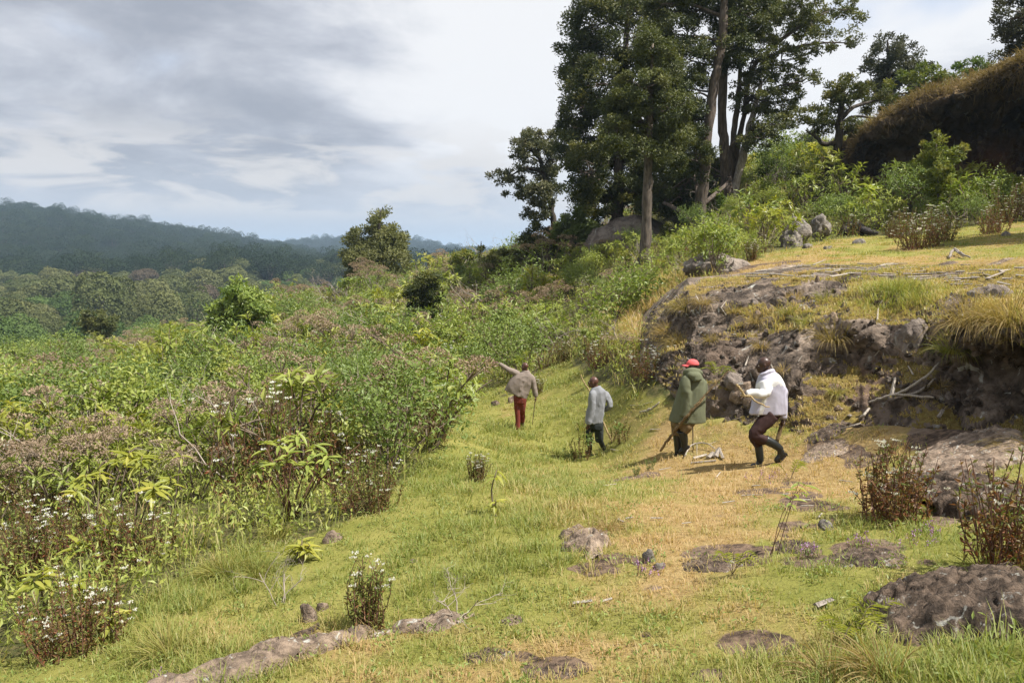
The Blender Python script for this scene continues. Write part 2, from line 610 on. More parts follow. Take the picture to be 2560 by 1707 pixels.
_n = len(_q)
_A = np.zeros((_n + 3, _n + 3))
_A[:_n, :_n] = _phi(np.linalg.norm(_q[:, None] - _q[None], axis=2)) + np.eye(_n) * 2e-3
_A[:_n, _n:] = np.concatenate([np.ones((_n, 1)), _q], 1)
_A[_n:, :_n] = _A[:_n, _n:].T
_w = np.linalg.solve(_A, np.concatenate([_e, np.zeros(3)]))


def near_h(x, y):
    o = np.zeros(len(x))
    for s in range(0, len(x), 20000):
        q, r = _tr(x[s:s + 20000], y[s:s + 20000])
        v = _phi(np.linalg.norm(q[:, None] - _q[None], axis=2)) @ _w[:_n] + _w[_n] + q @ _w[_n + 1:]
        o[s:s + 20000] = v * r + CAMZ
    return o


HILLS = [  # (distance, skyline pixels, skyline rows, start of the slope, distance where it has sunk again)
    (1250.0, [-1500, -600, 0, 100, 290, 400, 540, 720, 800, 880, 1000, 1400], [492, 512, 549, 557, 588, 607, 626, 650, 670, 704, 733, 760], 560.0, 2100.0),
    (2300.0, [300, 600, 730, 800, 880, 1000, 1100, 1160, 1250, 1500], [690, 650, 630, 622, 619, 626, 634, 642, 652, 665], 1300.0, 3300.0),
    (4300.0, [600, 1000, 1070, 1110, 1160, 1250, 1500, 2600], [650, 642, 632, 630, 634, 642, 646, 650], 3000.0, 6500.0)]


def far_h(x, y):
    D = np.maximum(y, 1.0)
    px = CX + F * x / D
    p = xy0(x, y)
    z = -36 + 9 * sstep(D, 200, 480) + 3.0 * fbm(p, 0.006, 3, 5)
    for Dc, xs, ys, d0, d1 in HILLS:
        crest = (HORIZON - np.interp(px, xs, ys)) / F * Dc
        rise = sstep(D, d0, Dc) ** 0.85 * (1 - sstep(D, Dc, d1))
        zz = -30 + (np.maximum(crest, -34) + 30) * rise + (6.0 * fbm(p, 0.004, 4, 9) + 2.0 * fbm(p, 0.02, 3, 4)) * np.clip(rise, 0, 1)
        z = np.maximum(z, zz)
    th = np.arctan2(x, y)
    right = sstep(th, 0.10, 0.30)
    z = z * (1 - right) + right * (8.0 - 30 * sstep(np.hypot(x, y), 140, 600))
    return z + CAMZ


# stations of the rocky bank and of the cliff: photograph column -> rows (pixel row, distance) from foot to top
BANK = {1600: [(945, 18.9), (930, 19.2), (905, 19.8), (880, 20.5), (855, 21.5), (835, 23), (815, 25), (780, 28)],
        1660: [(965, 17.4), (935, 17.6), (890, 18.1), (850, 18.7), (815, 19.4), (785, 20.3), (765, 22), (735, 26)],
        1720: [(985, 15.6), (950, 16.2), (890, 17.0), (855, 17.5), (800, 18.1), (750, 18.9), (725, 20.6), (695, 24)],
        1850: [(1012, 14.1), (962, 14.8), (890, 15.7), (838, 16.8), (800, 17.3), (738, 18.2), (708, 20.2), (684, 24)],
        2000: [(1040, 12.9), (990, 13.5), (885, 14.4), (815, 15.5), (770, 16.6), (724, 17.6), (698, 20), (664, 24)],
        2130: [(1058, 12.0), (998, 13.0), (885, 14.1), (795, 14.2), (764, 15.8), (730, 16.7), (694, 19), (657, 23)],
        2230: [(1075, 11.6), (1005, 12.3), (925, 13.0), (845, 13.7), (790, 14.5), (742, 15.5), (703, 17.5), (657, 22)],
        2330: [(1085, 10.9), (1020, 11.6), (930, 12.3), (850, 12.9), (800, 13.5), (750, 14.5), (712, 16.5), (657, 21)],
        2420: [(1100, 10.2), (1035, 11.4), (935, 11.9), (865, 11.4), (808, 11.7), (756, 12.9), (714, 15), (657, 20)],
        2560: [(1130, 9.2), (1060, 10.5), (960, 10.8), (872, 10.0), (802, 10.1), (750, 11.5), (715, 14), (657, 19)],
        2760: [(1160, 8.3), (1080, 9.7), (970, 9.9), (875, 9.1), (800, 9.1), (745, 10.6), (702, 13), (645, 18)],
        3000: [(1180, 7.6), (1100, 8.8), (980, 9.0), (880, 8.4), (800, 8.4), (740, 9.8), (695, 12), (630, 17)]}
CLIFF = {2060: [(478, 47.5), (472, 47.8), (462, 48), (450, 48.3), (438, 48.6), (428, 49), (420, 51), (415, 56)],
         2095: [(485, 46), (470, 46.4), (445, 46.7), (425, 46.8), (405, 46.8), (392, 47), (384, 49), (378, 55)],
         2135: [(492, 44.5), (470, 45.6), (440, 46.2), (410, 45.9), (378, 45), (352, 44.8), (341, 46.5), (334, 53)],
         2210: [(500, 43), (475, 44.8), (430, 45.6), (380, 45.0), (332, 43.3), (302, 43.2), (291, 45), (282, 53)],
         2330: [(505, 41), (465, 43.9), (400, 44.9), (335, 44.2), (282, 41.8), (252, 41.5), (239, 43.5), (227, 53)],
         2420: [(508, 39.5), (465, 43.0), (390, 44.2), (315, 43.5), (257, 40.2), (224, 39.8), (208, 42), (194, 53)],
         2560: [(518, 37.5), (465, 41.0), (370, 42.2), (275, 41.2), (202, 38.0), (163, 37.6), (146, 40), (128, 53)],
         2760: [(532, 35), (460, 38.2), (340, 39.4), (220, 38.4), (112, 35.6), (72, 35.2), (52, 37.5), (30, 52)],
         3000: [(545, 33), (455, 36), (320, 37), (180, 36), (60, 33.4), (10, 33), (-20, 36), (-40, 50)]}


def _span(tab):
    k = sorted(tab)
    b = [P(c, *tab[c][0]) for c in k]
    t = [P(c, *tab[c][-1]) for c in k]
    ab = [p[0] / p[1] for p in b]
    at = [p[0] / p[1] for p in t]
    return np.array(ab), np.array([p[1] for p in b]), np.array(at), np.array([p[1] for p in t])


_SB, _SC = _span(BANK), _span(CLIFF)


def H(x, y, dip=True):
    x = np.atleast_1d(np.asarray(x, float))
    y = np.atleast_1d(np.asarray(y, float))
    r = np.hypot(x, y)
    zn = near_h(x, y)
    p = xy0(x, y)
    zn = zn + 0.05 * fbm(p, 0.9, 3, 1) * sstep(r, 1.5, 5) + 0.22 * fbm(p, 0.22, 3, 2) * sstep(r, 22, 45)
    k = sstep(np.log(np.maximum(r, 1)), math.log(105), math.log(175))
    z = zn * (1 - k) + k * far_h(x, y) if np.any(k > 0) else zn
    if dip:
        a = x / np.maximum(y, 0.5)
        for (ab, db, at, dt), depth in ((_SB, 1.3), (_SC, 2.5)):
            d0 = np.interp(a, ab, db)
            d1 = np.interp(a, at, dt)
            s = (y - d0) / (d1 - d0)
            inside = (y > 2) & (a > ab[0]) 
            z = z - np.where(inside, depth * sstep(s, 0.02, 0.14) * (1 - sstep(s, 0.72, 0.97)) * sstep(a, ab[0], ab[0] + 0.05), 0)
    return z


def hz1(x, y):
    return float(H(np.array([x]), np.array([y]))[0])


def ground_px(px, py, lo=2.5, hi=140.0):
    """where the line of sight through a pixel first meets the ground"""
    Ds = np.exp(np.linspace(math.log(lo), math.log(hi), 500))
    pts = np.array([P(px, py, d) for d in Ds])
    g = H(pts[:, 0], pts[:, 1])
    under = np.nonzero(pts[:, 2] < g)[0]
    if len(under) == 0:
        return pts[-1]
    k = max(under[0], 1)
    f0, f1 = pts[k - 1, 2] - g[k - 1], pts[k, 2] - g[k]
    t = f0 / (f0 - f1 + 1e-12)
    q = pts[k - 1] * (1 - t) + pts[k] * t
    return q


# ------------------------------------------------------------------ what grows where (fields over the ground)
def in_poly(px, py, poly):
    inside = np.zeros(len(px), bool)
    n = len(poly)
    j = n - 1
    for i in range(n):
        xi, yi = poly[i]
        xj, yj = poly[j]
        c = ((yi > py) != (yj > py)) & (px < (xj - xi) * (py - yi) / (yj - yi + 1e-12) + xi)
        inside ^= c
        j = i
    return inside


MEADOW = [(-3000, 1720), (-400, 1690), (60, 1650), (300, 1560), (430, 1440), (640, 1365), (790, 1340), (880, 1290), (1000, 1190), (1080, 1120), (1120, 1060), (1150, 1010),
          (1215, 985), (1330, 960), (1385, 905), (1405, 868), (1462, 868), (1446, 920), (1490, 962), (1600, 985), (1730, 1000), (1765, 905), (4500, 880), (4500, 9000), (-3000, 9000)]
TERRACE = [(1790, 690), (1860, 655), (1985, 622), (2120, 596), (2330, 585), (2500, 560), (2700, 540), (4000, 540), (4000, 760), (2560, 726), (2100, 708), (1860, 705)]
FOOT = {}


def fields(x, y, z=None):
    """dict of masks (0..1) at ground points"""
    if z is None:
        z = H(x, y, False)
    px, py = project(np.stack([x, y, z], 1))
    D = y
    front = D > 0.3
    p = xy0(x, y)
    wob = fbm(p, 0.5, 3, 31)
    mead = in_poly(px + 26 * wob, py + 14 * wob, MEADOW) & (D < 60) | ~front
    terr = in_poly(px + 18 * wob, py + 5 * wob, TERRACE) & (D > 11) & (D < 60) & front
    # orange, cropped grass on the right of the meadow and along the edge of the terrace
    dry = np.zeros(len(x))
    for cx_, cy_, rx, ry, a in ((1950, 1180, 420, 130, 1.0), (2150, 1100, 300, 120, .8), (1760, 1330, 330, 110, .85), (1680, 1080, 230, 60, .7), (1600, 1480, 250, 90, .55),
                                (1900, 1580, 420, 140, .55), (1450, 1640, 330, 80, .65), (1120, 1590, 230, 60, .45), (1350, 1690, 500, 50, .55), (2250, 1500, 300, 120, .45), (820, 1620, 260, 50, .5)):
        dry = np.maximum(dry, a * np.exp(-(((px - cx_) / rx) ** 2 + ((py - cy_) / ry) ** 2) * 1.1))
    dry = np.where(terr, 0.30 + 0.50 * np.exp(-((py - 690) / 42.0) ** 2), dry)
    dry = np.clip(dry + 0.30 * fbm(p, 0.8, 4, 12) + 0.22 * fbm(p, 3.1, 3, 14) + 0.10, 0, 1)
    # bare soil and rock showing through the turf
    bare = np.zeros(len(x))
    for cx_, cy_, rx, ry, a in ((1390, 1668, 150, 42, 1.0), (1300, 1640, 90, 30, .8), (1900, 1610, 130, 55, .9), (1640, 1470, 130, 45, .9), (1830, 1390, 170, 40, .85), (2160, 1370, 130, 60, .9),
                                (2400, 1230, 190, 130, 1.0), (2430, 1090, 260, 70, 1.0), (2060, 1110, 110, 40, .8), (1780, 1690, 120, 40, .7), (2100, 1160, 150, 45, .6), (2380, 1560, 260, 120, .8), (760, 1600, 180, 22, .7),
                                (1560, 1330, 60, 25, .4), (1780, 1290, 90, 30, .5), (1990, 1200, 90, 40, .5)):
        bare = np.maximum(bare, a * np.exp(-(((px - cx_) / rx) ** 2 + ((py - cy_) / ry) ** 2) * 1.3))
    bare = np.where(front & (D < 14), sstep(bare + 0.34 * fbm(p, 1.6, 4, 44), 0.45, 0.75), 0)
    bare = np.maximum(bare, np.where(front & (D < 16) & (px > 1350), 0.85 * sstep(fbm(p, 1.2, 4, 77) + 0.25 * sstep(px, 1400, 2100), 0.62, 0.85), 0))
    bare = np.where(terr, 0.95 * sstep(fbm(p, 1.1, 4, 45) + 1.1 * np.exp(-((py - 684) / 34.0) ** 2), 0.66, 1.0), bare)
    return dict(px=px, py=py, meadow=mead, terrace=terr, dry=dry, bare=bare)


# ------------------------------------------------------------------ ground sheet
angs = np.concatenate([np.radians(np.arange(-180, -54, 6.0)), np.radians(np.arange(-54, 54.01, 0.42)), np.radians(np.arange(60, 180.1, 6.0))])
rads = np.concatenate([[0.05, 0.5], np.exp(np.arange(math.log(1.0), math.log(60), 0.0145)), np.exp(np.arange(math.log(60.5), math.log(9000), 0.024)), [9000.0]])
AA, RR = np.meshgrid(angs, rads, indexing='ij')
gx, gy = (RR * np.sin(AA)).ravel(), (RR * np.cos(AA)).ravel()
gz = H(gx, gy)
fl = fields(gx, gy, H(gx, gy, False))
rr = np.hypot(gx, gy)
near = rr < 60
mead_f = (fl['meadow'] | fl['terrace']).astype(float)
scrub_f = np.where(near, 1 - mead_f, 1.0)
gz = gz + np.where(near & (fl['bare'] > 0), 0.05 * fl['bare'] * (ridged(xy0(gx, gy), 3.0, 3, 8) - 0.75), 0)
forest_f = sstep(rr, 130, 200)

gm, N = new_mat('ground_turf')
co = N.node('ShaderNodeTexCoord').outputs['Object']
dryA = N.node('ShaderNodeAttribute', attribute_name='dry').outputs['Fac']
bareA = N.node('ShaderNodeAttribute', attribute_name='bare').outputs['Fac']
scrA = N.node('ShaderNodeAttribute', attribute_name='scrub').outputs['Fac']
forA = N.node('ShaderNodeAttribute', attribute_name='forest').outputs['Fac']
n1 = N.noise(co, 1.1, 6.0, 0.6)
n2 = N.noise(co, 9.0, 6.0, 0.65)
n3 = N.noise(co, 45.0, 4.0, 0.7)
green = N.mix(N.smooth(n1, 0.35, 0.65), (0.16, 0.165, 0.036), (0.225, 0.21, 0.058))
drycol = N.mix(N.smooth(n2, 0.35, 0.65), (0.25, 0.165, 0.066), (0.31, 0.225, 0.10))
c = N.mix(N.smooth(N.math('ADD', dryA, N.math('MULTIPLY', N.math('SUBTRACT', n2, 0.5), 0.5)), 0.3, 0.75), green, drycol)
c = N.mix(N.math('MULTIPLY', N.smooth(n3, 0.5, 0.7), 0.45), c, (0.075, 0.055, 0.025))
soilc = N.mix(N.smooth(n2, 0.36, 0.62), (0.045, 0.032, 0.025), (0.17, 0.118, 0.082))
soilc = N.mix(N.math('MULTIPLY', N.smooth(n1, 0.5, 0.68), 0.6), soilc, (0.24, 0.18, 0.135))
c = N.mix(N.smooth(N.math('ADD', bareA, N.math('MULTIPLY', N.math('SUBTRACT', n2, 0.5), 0.7)), 0.35, 0.6), c, soilc)
c = N.mix(scrA, c, N.mix(N.smooth(n2, 0.4, 0.65), (0.055, 0.06, 0.02), (0.12, 0.10, 0.045)))
c = N.mix(forA, c, N.mix(N.noise(co, 0.02, 5.0), (0.035, 0.055, 0.018), (0.065, 0.085, 0.03)))
hgt = N.math('ADD', N.math('MULTIPLY', n2, 0.6), N.math('MULTIPLY', n3, 0.4))
bp = N.node('ShaderNodeBump', {'Strength': 0.8, 'Distance': 0.05, 'Height': hgt})
finish(N, N.node('ShaderNodeBsdfPrincipled', {'Base Color': c, 'Roughness': 0.95, 'Specular IOR Level': 0.1, 'Normal': bp.outputs[0]}).outputs[0])
M['ground'] = gm
gme = build_mesh('ground', [(np.stack([gx, gy, gz], 1), grid_faces(len(angs), len(rads))[:, ::-1], gm,
                             dict(dry=fl['dry'], bare=fl['bare'], scrub=scrub_f, forest=forest_f))])
ground = add('ground', gme, kind='structure')


# ------------------------------------------------------------------ rocky bank and cliff (both overhang, so they are sheets of their own)
def sheet(tab, nu, nv):
    k = sorted(tab)
    knots = np.array([[P(c, *q) for q in tab[c]] for c in k])        # stations, rows, 3
    knots[:, 0, 2] = H(knots[:, 0, 0], knots[:, 0, 1], False) - 0.12      # the foot stands in the ground
    prof = np.stack([spline(s, nv) for s in knots])                  # stations, nv, 3
    # even steps along the columns
    kk = np.array(k, float)
    cu_ = np.linspace(kk[0], kk[-1], nu)
    pos = np.interp(cu_, kk, np.arange(len(kk)))
    i = np.clip(np.floor(pos).astype(int), 0, len(kk) - 2)
    t = (pos - i)[:, None, None]
    t = t * 0.6 + 0.4 * t * t * (3 - 2 * t)
    return prof[i] * (1 - t) + prof[i + 1] * t


def sheet_normals(G):
    du = np.gradient(G, axis=0)
    dv = np.gradient(G, axis=1)
    n = np.cross(du, dv)
    return n / (np.linalg.norm(n, axis=2, keepdims=True) + 1e-9)


def rough_sheet(G, amps, edge=0.06):
    nu, nv = G.shape[:2]
    n = sheet_normals(G)
    p = G.reshape(-1, 3)
    d = np.zeros(len(p))
    for kind, a, sc, seed in amps:
        if kind == 'c':
            cv_, gap_ = cells_noise(p, sc, seed)
            d += a * (cv_ - 0.5) * 2 - a * 0.6 * (1 - sstep(gap_, 0.0, 0.14))
        elif kind == 'r':
            d += a * (ridged(p, sc, 4, seed) - 0.72) * 2
        else:
            d += a * fbm(p, sc, 4, seed)
    v = np.linspace(0, 1, nv)[None, :].repeat(nu, 0)
    u = np.linspace(0, 1, nu)[:, None].repeat(nv, 1)
    fade = sstep(v, 0, edge) * (1 - sstep(v, 0.86, 0.98)) * sstep(u, 0, 0.05)
    flat = np.clip(n[..., 2], 0, 1)
    d = d.reshape(nu, nv) * fade * (1 - 0.55 * flat)
    return G + n * d[..., None]


Gb = sheet(BANK, 420, 150)
Gb = rough_sheet(Gb, [('f', 0.34, 0.55, 3), ('r', 0.20, 1.0, 7), ('c', 0.14, 1.2, 19), ('c', 0.045, 3.4, 37), ('c', 0.014, 8.0, 41), ('f', 0.03, 13.0, 23)])
nb = sheet_normals(Gb)
pb = Gb.reshape(-1, 3)
bpx, bpy_ = project(pb)
turf_b = sstep(nb[..., 2].ravel() + 0.20 * fbm(pb, 1.3, 3, 61), 0.62, 0.86)
soil_b = np.exp(-(((bpx - 2170 - (950 - bpy_) * 1.1) / 85) ** 2 + ((bpy_ - 960) / 110) ** 2)) + 0.35 * np.exp(-(((bpx - 1800) / 70) ** 2 + ((bpy_ - 890) / 50) ** 2))
soil_b = np.clip(soil_b * (1.0 + 0.9 * fbm(pb, 1.6, 4, 71)), 0, 1)
turf_b = turf_b * (1 - 0.9 * sstep(fbm(pb, 1.0, 4, 163) + 0.25, 0.15, 0.5) * np.exp(-((bpy_ - 690) / 32.0) ** 2))
for cx_, cy_, rx, ry in ((1750, 795, 95, 62), (1890, 735, 120, 26), (2060, 722, 80, 24), (1830, 905, 140, 60), (2150, 850, 140, 55), (2395, 780, 45, 50), (2480, 960, 170, 90), (1960, 880, 90, 60)):
    turf_b = turf_b * (1 - 0.95 * np.exp(-(((bpx - cx_) / rx) ** 2 + ((bpy_ - cy_) / ry) ** 2) ** 1.5))
bank = add('rocky_bank', build_mesh('rocky_bank', [(pb, grid_faces(*Gb.shape[:2]), M['rock_bank'], dict(turf=turf_b, soil=soil_b))]), kind='structure')

Gc = sheet(CLIFF, 260, 130)
Gc = rough_sheet(Gc, [('f', 1.2, 0.16, 5), ('r', 0.8, 0.33, 9), ('r', 0.42, 0.9, 13), ('r', 0.2, 2.2, 27), ('f', 0.14, 4.5, 17)], 0.03)
nc = sheet_normals(Gc)
pc = Gc.reshape(-1, 3)
turf_c = sstep(nc[..., 2].ravel() + 0.25 * fbm(pc, 0.5, 3, 61), 0.25, 0.6)
cpx, cpy = project(pc)
soil_c = np.clip(np.exp(-(((cpx - 2480) / 60) ** 2 + ((cpy - 400) / 45) ** 2)), 0, 1)
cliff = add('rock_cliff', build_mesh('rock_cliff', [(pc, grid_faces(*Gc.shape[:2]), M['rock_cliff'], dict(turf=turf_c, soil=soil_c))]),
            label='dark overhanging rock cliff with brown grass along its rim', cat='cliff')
# ------------------------------------------------------------------ trees
M['leaf_dark'] = leaf_mat('dark_evergreen_leaf', [(0.022, 0.032, 0.009), (0.044, 0.058, 0.015), (0.086, 0.095, 0.024), (0.20, 0.18, 0.04)], 0.22, 0.5, 0.3)
M['leaf_olive'] = leaf_mat('olive_leaf', [(0.045, 0.057, 0.018), (0.095, 0.110, 0.032), (0.165, 0.165, 0.052), (0.26, 0.235, 0.075)], 0.25, 0.5, 0.3)
M['leaf_silver'] = leaf_mat('silvery_leaf', [(0.045, 0.055, 0.024), (0.085, 0.092, 0.043), (0.135, 0.132, 0.066), (0.19, 0.17, 0.095)], 0.2, 0.55)
M['leaf_grey'] = leaf_mat('grey_green_leaf', [(0.040, 0.046, 0.025), (0.075, 0.080, 0.042), (0.12, 0.115, 0.065)], 0.2, 0.6)
M['leaf_lime'] = leaf_mat('light_green_leaf', [(0.075, 0.105, 0.02), (0.14, 0.17, 0.035), (0.22, 0.21, 0.05), (0.30, 0.21, 0.06)], 0.35, 0.5)
M['leaf_green'] = leaf_mat('fresh_green_leaf', [(0.045, 0.080, 0.016), (0.085, 0.130, 0.026), (0.145, 0.185, 0.040), (0.21, 0.23, 0.06)], 0.32, 0.42, 0.35)
M['leaf_feather'] = leaf_mat('feathery_pale_leaf', [(0.07, 0.10, 0.035), (0.13, 0.165, 0.055), (0.19, 0.22, 0.085)], 0.3, 0.55)
M['leaf_lone'] = leaf_mat('pale_olive_leaf', [(0.075, 0.085, 0.030), (0.135, 0.142, 0.050), (0.20, 0.198, 0.075), (0.27, 0.25, 0.10)], 0.28, 0.55)
M['leaf_bright'] = leaf_mat('glossy_bright_leaf', [(0.075, 0.125, 0.026), (0.14, 0.205, 0.042), (0.225, 0.285, 0.065), (0.30, 0.34, 0.09)], 0.34, 0.38, 0.45)
M['bark_brown'] = bark_mat('brown_bark', (0.058, 0.046, 0.037), (0.135, 0.108, 0.088))
M['bark_grey'] = bark_mat('grey_bark', (0.060, 0.050, 0.041), (0.155, 0.127, 0.102))
M['bark_dark'] = bark_mat('dark_bark', (0.030, 0.026, 0.021), (0.085, 0.072, 0.058))
M['bark_pale'] = bark_mat('bleached_wood', (0.22, 0.19, 0.16), (0.46, 0.41, 0.36), 6.0)


def crown_leaves(lobes, leaf_px=7.2, dens=1.0, shell=0.5, clump_px=17, flat=0.7, tight=1.0, aspect=0.45, tpl=T_DIAMOND, droop=0.0):
    """lobes in photograph pixels -> leaf batch and clump centres in world space"""
    out, centres = [], []
    for (px, py, rx, ry, D, rd) in lobes:
        m = D / F
        c = P(px, py, D)
        nleaf = max(30, int(1.4 * rx * ry * dens))
        ncl = max(4, int(rx * ry / clump_px ** 2 * 2.4))
        u = rand_dirs(ncl)
        rad = (shell + (1 - shell) * R.random(ncl)) ** 0.6
        cc = c + u * rad[:, None] * np.array([rx * m, rd if rd > 0 else max(rx, ry) * m * 0.9, ry * m])
        cl_tint = np.clip(0.42 + 0.20 * R.normal(size=ncl) + 0.10 * u[:, 2], 0.02, 0.98)
        k = R.integers(0, ncl, nleaf)
        cr_ = clump_px * m * (0.7 + 0.7 * R.random(ncl)) * tight
        off = rand_dirs(nleaf) * (R.random(nleaf) ** 0.45)[:, None] * cr_[k][:, None]
        off[:, 2] *= flat
        pos = cc[k] + off
        d = unit(off) * 0.35 + 0.9 * R.normal(size=(nleaf, 3)) + u[k] * 0.3
        d[:, 2] += 0.25 - droop
        L = leaf_px * m * (0.7 + 0.6 * R.random(nleaf))
        tint = np.clip(cl_tint[k] + 0.15 * R.normal(size=nleaf), 0, 1)
        up_ = unit(off) * 0.8 + u[k] * 0.75 + np.array([0, 0, 0.25]) + 0.42 * R.normal(size=(nleaf, 3))
        out.append((pos, d, L, tint, up_))
        centres.append((c, cc))
    pos, d, L, tint, up_ = (np.concatenate([o[i] for o in out]) for i in range(5))
    return leaves(pos, d, L, L * aspect, tpl, up_, tint), centres


def make_tree(name, label, cat, trunks, lobes, leaf='leaf_dark', bark='bark_brown', group=None, limbs=True, twigs=0.5, sides=10, bare=(), **kw):
    """trunks: lists of (px, py, D, radius); lobes: (px, py, rx, ry, D, depth radius or 0)"""
    tp = [np.array([P(*q[:3]) for q in t]) for t in trunks]
    tr = [np.array([q[3] for q in t]) for t in trunks]
    base = tp[0][0].copy()
    gz_ = hz1(base[0], base[1])
    if abs(gz_ - base[2]) < 6:
        base[2] = gz_
    (lv, lf, lt), centres = crown_leaves(lobes, **kw)
    root = add(name, None, loc=tuple(base), label=label, cat=cat, group=group)
    smooth_t = []
    for i, (p, r) in enumerate(zip(tp, tr)):
        n = max(8, len(p) * 5)
        q = spline(p, n)
        rad = np.interp(np.linspace(0, 1, n), np.linspace(0, 1, len(r)), r)
        if i == 0 or abs(p[0][2] - tp[0][0][2]) < 2:
            rad[:3] *= np.array([1.5, 1.22, 1.06])
            q[0, 2] = min(q[0, 2], hz1(q[0, 0], q[0, 1]) - 0.15)
        q[2:-1] += R.normal(size=(n - 3, 3)) * rad[2:-1, None] * 0.10
        smooth_t.append((q, rad))
        v, f = tube(q, rad, sides)
        nrm = fbm(v, 1.6, 3, 3)
        v = v + (v - np.repeat(np.concatenate([[q[0]], q, [q[-1]]]), sides, 0)) * (0.22 * nrm[:, None])
        add('trunk', build_mesh('trunk', [(v - base, f, M['bark_pale'] if i in bare else M[bark])]), root)
    parts = []
    if limbs:
        allq = np.concatenate([q for j, (q, r) in enumerate(smooth_t) if j not in bare])
        allr = np.concatenate([r for j, (q, r) in enumerate(smooth_t) if j not in bare])
        for (c, cc) in centres:
            hd = np.linalg.norm(allq[:, :2] - c[:2], axis=1)
            score = np.abs(allq[:, 2] - (c[2] - 0.30 * hd)) + hd * 0.5
            k = int(np.argmin(score))
            a = allq[k]
            r0 = min(allr[k] * 0.5, 0.05 + 0.02 * np.linalg.norm(c - a))
            mid = a * 0.5 + c * 0.5 + np.array([0, 0, 0.08 * np.linalg.norm(c - a)]) + R.normal(size=3) * 0.07 * np.linalg.norm(c - a)
            q = spline([a, mid, c], 7)
            parts.append(tube(q, np.linspace(r0, r0 * 0.45, 7), 5))
            for e_ in cc[R.random(len(cc)) < twigs]:
                s = q[R.integers(3, 7)]
                md = (s + e_) / 2 + R.normal(size=3) * 0.12 * np.linalg.norm(e_ - s)
                parts.append(tube(spline([s, md, e_], 4), np.linspace(r0 * 0.34, 0.02, 4), 4))
        v, f = merge(parts)
        add('limbs', build_mesh('limbs', [(v - base, f, M[bark])]), root, kind='stuff')
    add('crown', build_mesh('crown', [(lv - base, lf, M[leaf], dict(tint=lt))], smooth=False), root)
    return root


def L_(D, rd, *rows):
    return [(a, b, c, d, D + (R.random() - 0.5) * rd * 0.8, rd * 0.5) for a, b, c, d in rows]


make_tree('evergreen_tree', 'tall dark evergreen at the outer side of the grove, crown hanging low', 'tree',
          [[(1541, 560, 58, .5), (1543, 500, 58, .45), (1550, 380, 58, .4), (1560, 200, 58, .3), (1570, 0, 58, .15)]],
          L_(58, 6.0, (1500, 60, 85, 75), (1445, 150, 62, 55), (1570, -40, 110, 80), (1500, 210, 85, 65), (1455, 270, 52, 50), (1500, 340, 100, 75), (1455, 430, 58, 80), (1540, 450, 95, 75),
             (1620, 320, 85, 80), (1640, 190, 70, 80), (1600, 90, 90, 70), (1480, 520, 50, 42), (1590, 480, 70, 45), (1660, 430, 90, 55), (1420, 360, 25, 60)),
          'leaf_dark', 'bark_brown', dens=1.0, tight=1.25, leaf_px=7.8)
make_tree('evergreen_tree', 'slender evergreen with a bare straight grey-brown trunk standing in front of the grove', 'tree',
          [[(1612, 655, 42, .31), (1614, 600, 42, .28), (1618, 500, 42, .26), (1621, 380, 42, .23), (1627, 230, 42, .16), (1632, 110, 42, .06)]],
          L_(42, 3.0, (1625, 120, 42, 45), (1648, 180, 62, 45), (1602, 222, 66, 42), (1590, 300, 85, 50), (1682, 275, 48, 55), (1612, 385, 70, 30), (1662, 368, 42, 26), (1560, 250, 48, 45), (1540, 340, 45, 45), (1690, 345, 40, 28)),
          'leaf_olive', 'bark_grey', dens=1.35, shell=0.45, tight=1.2)
make_tree('evergreen_tree', 'thick brown trunked evergreen in the middle of the grove, top out of frame', 'tree',
          [[(1750, 570, 48, .36), (1752, 520, 48, .34), (1762, 430, 48, .32), (1770, 320, 48, .31), (1788, 190, 48, .29), (1802, 120, 48, .26), (1812, -60, 48, .2)]],
          L_(49, 4.0, (1780, -40, 130, 60), (1720, 20, 70, 34), (1850, 40, 80, 60), (1700, 330, 55, 45), (1720, 240, 35, 40), (1830, 120, 60, 50), (1690, 400, 60, 40), (1660, 10, 45, 25), (1740, 400, 34, 60), (1722, 150, 44, 50), (1735, 300, 30, 55), (1705, 90, 46, 34), (1725, 220, 30, 40))
          + L_(55, 4.0, (1690, 480, 95, 55), (1740, 440, 60, 60), (1790, 440, 35, 55), (1650, 510, 60, 30)),
          'leaf_dark', 'bark_brown', dens=1.2, tight=1.2)
make_tree('evergreen_tree', 'several-stemmed evergreen with a broken bleached stem and airy branches reaching over the clearing', 'tree',
          [[(1818, 485, 52, .36), (1812, 400, 52, .31), (1806, 300, 52, .29), (1807, 200, 52, .27), (1817, 90, 52, .25), (1822, -60, 52, .2)],
           [(1834, 480, 52.3, .27), (1850, 420, 52.3, .25), (1870, 335, 52.3, .23), (1886, 270, 52.3, .19), (1904, 203, 52.3, .10)],
           [(1826, 475, 52.6, .2), (1832, 350, 52.8, .19), (1846, 250, 53, .17), (1852, 140, 53, .12), (1862, 20, 53, .08)],
           [(1829, 478, 53, .22), (1842, 380, 53, .2), (1862, 280, 53, .17), (1878, 180, 53, .15), (1935, 115, 52, .12), (2010, 60, 51, .08), (2070, 30, 51, .04)],
           [(1905, 150, 53, .12), (1985, 120, 52, .09), (2060, 108, 51, .06), (2125, 108, 51, .03)]],
          L_(52, 4.0, (1905, 50, 62, 50), (1985, 20, 75, 45), (2075, 25, 58, 26), (2040, 105, 70, 20), (2115, 100, 34, 14), (1960, 165, 52, 42), (1895, 140, 55, 55), (1885, 240, 58, 52), (1955, 255, 46, 40),
             (2005, 205, 34, 22), (1930, 320, 46, 32), (1890, 345, 40, 35), (1985, 300, 22, 24), (2030, 60, 40, 24), (2120, 60, 24, 14), (1990, 85, 40, 22)),
          'leaf_olive', 'bark_brown', dens=0.72, shell=0.55, clump_px=13, bare=(1,), twigs=0.8)
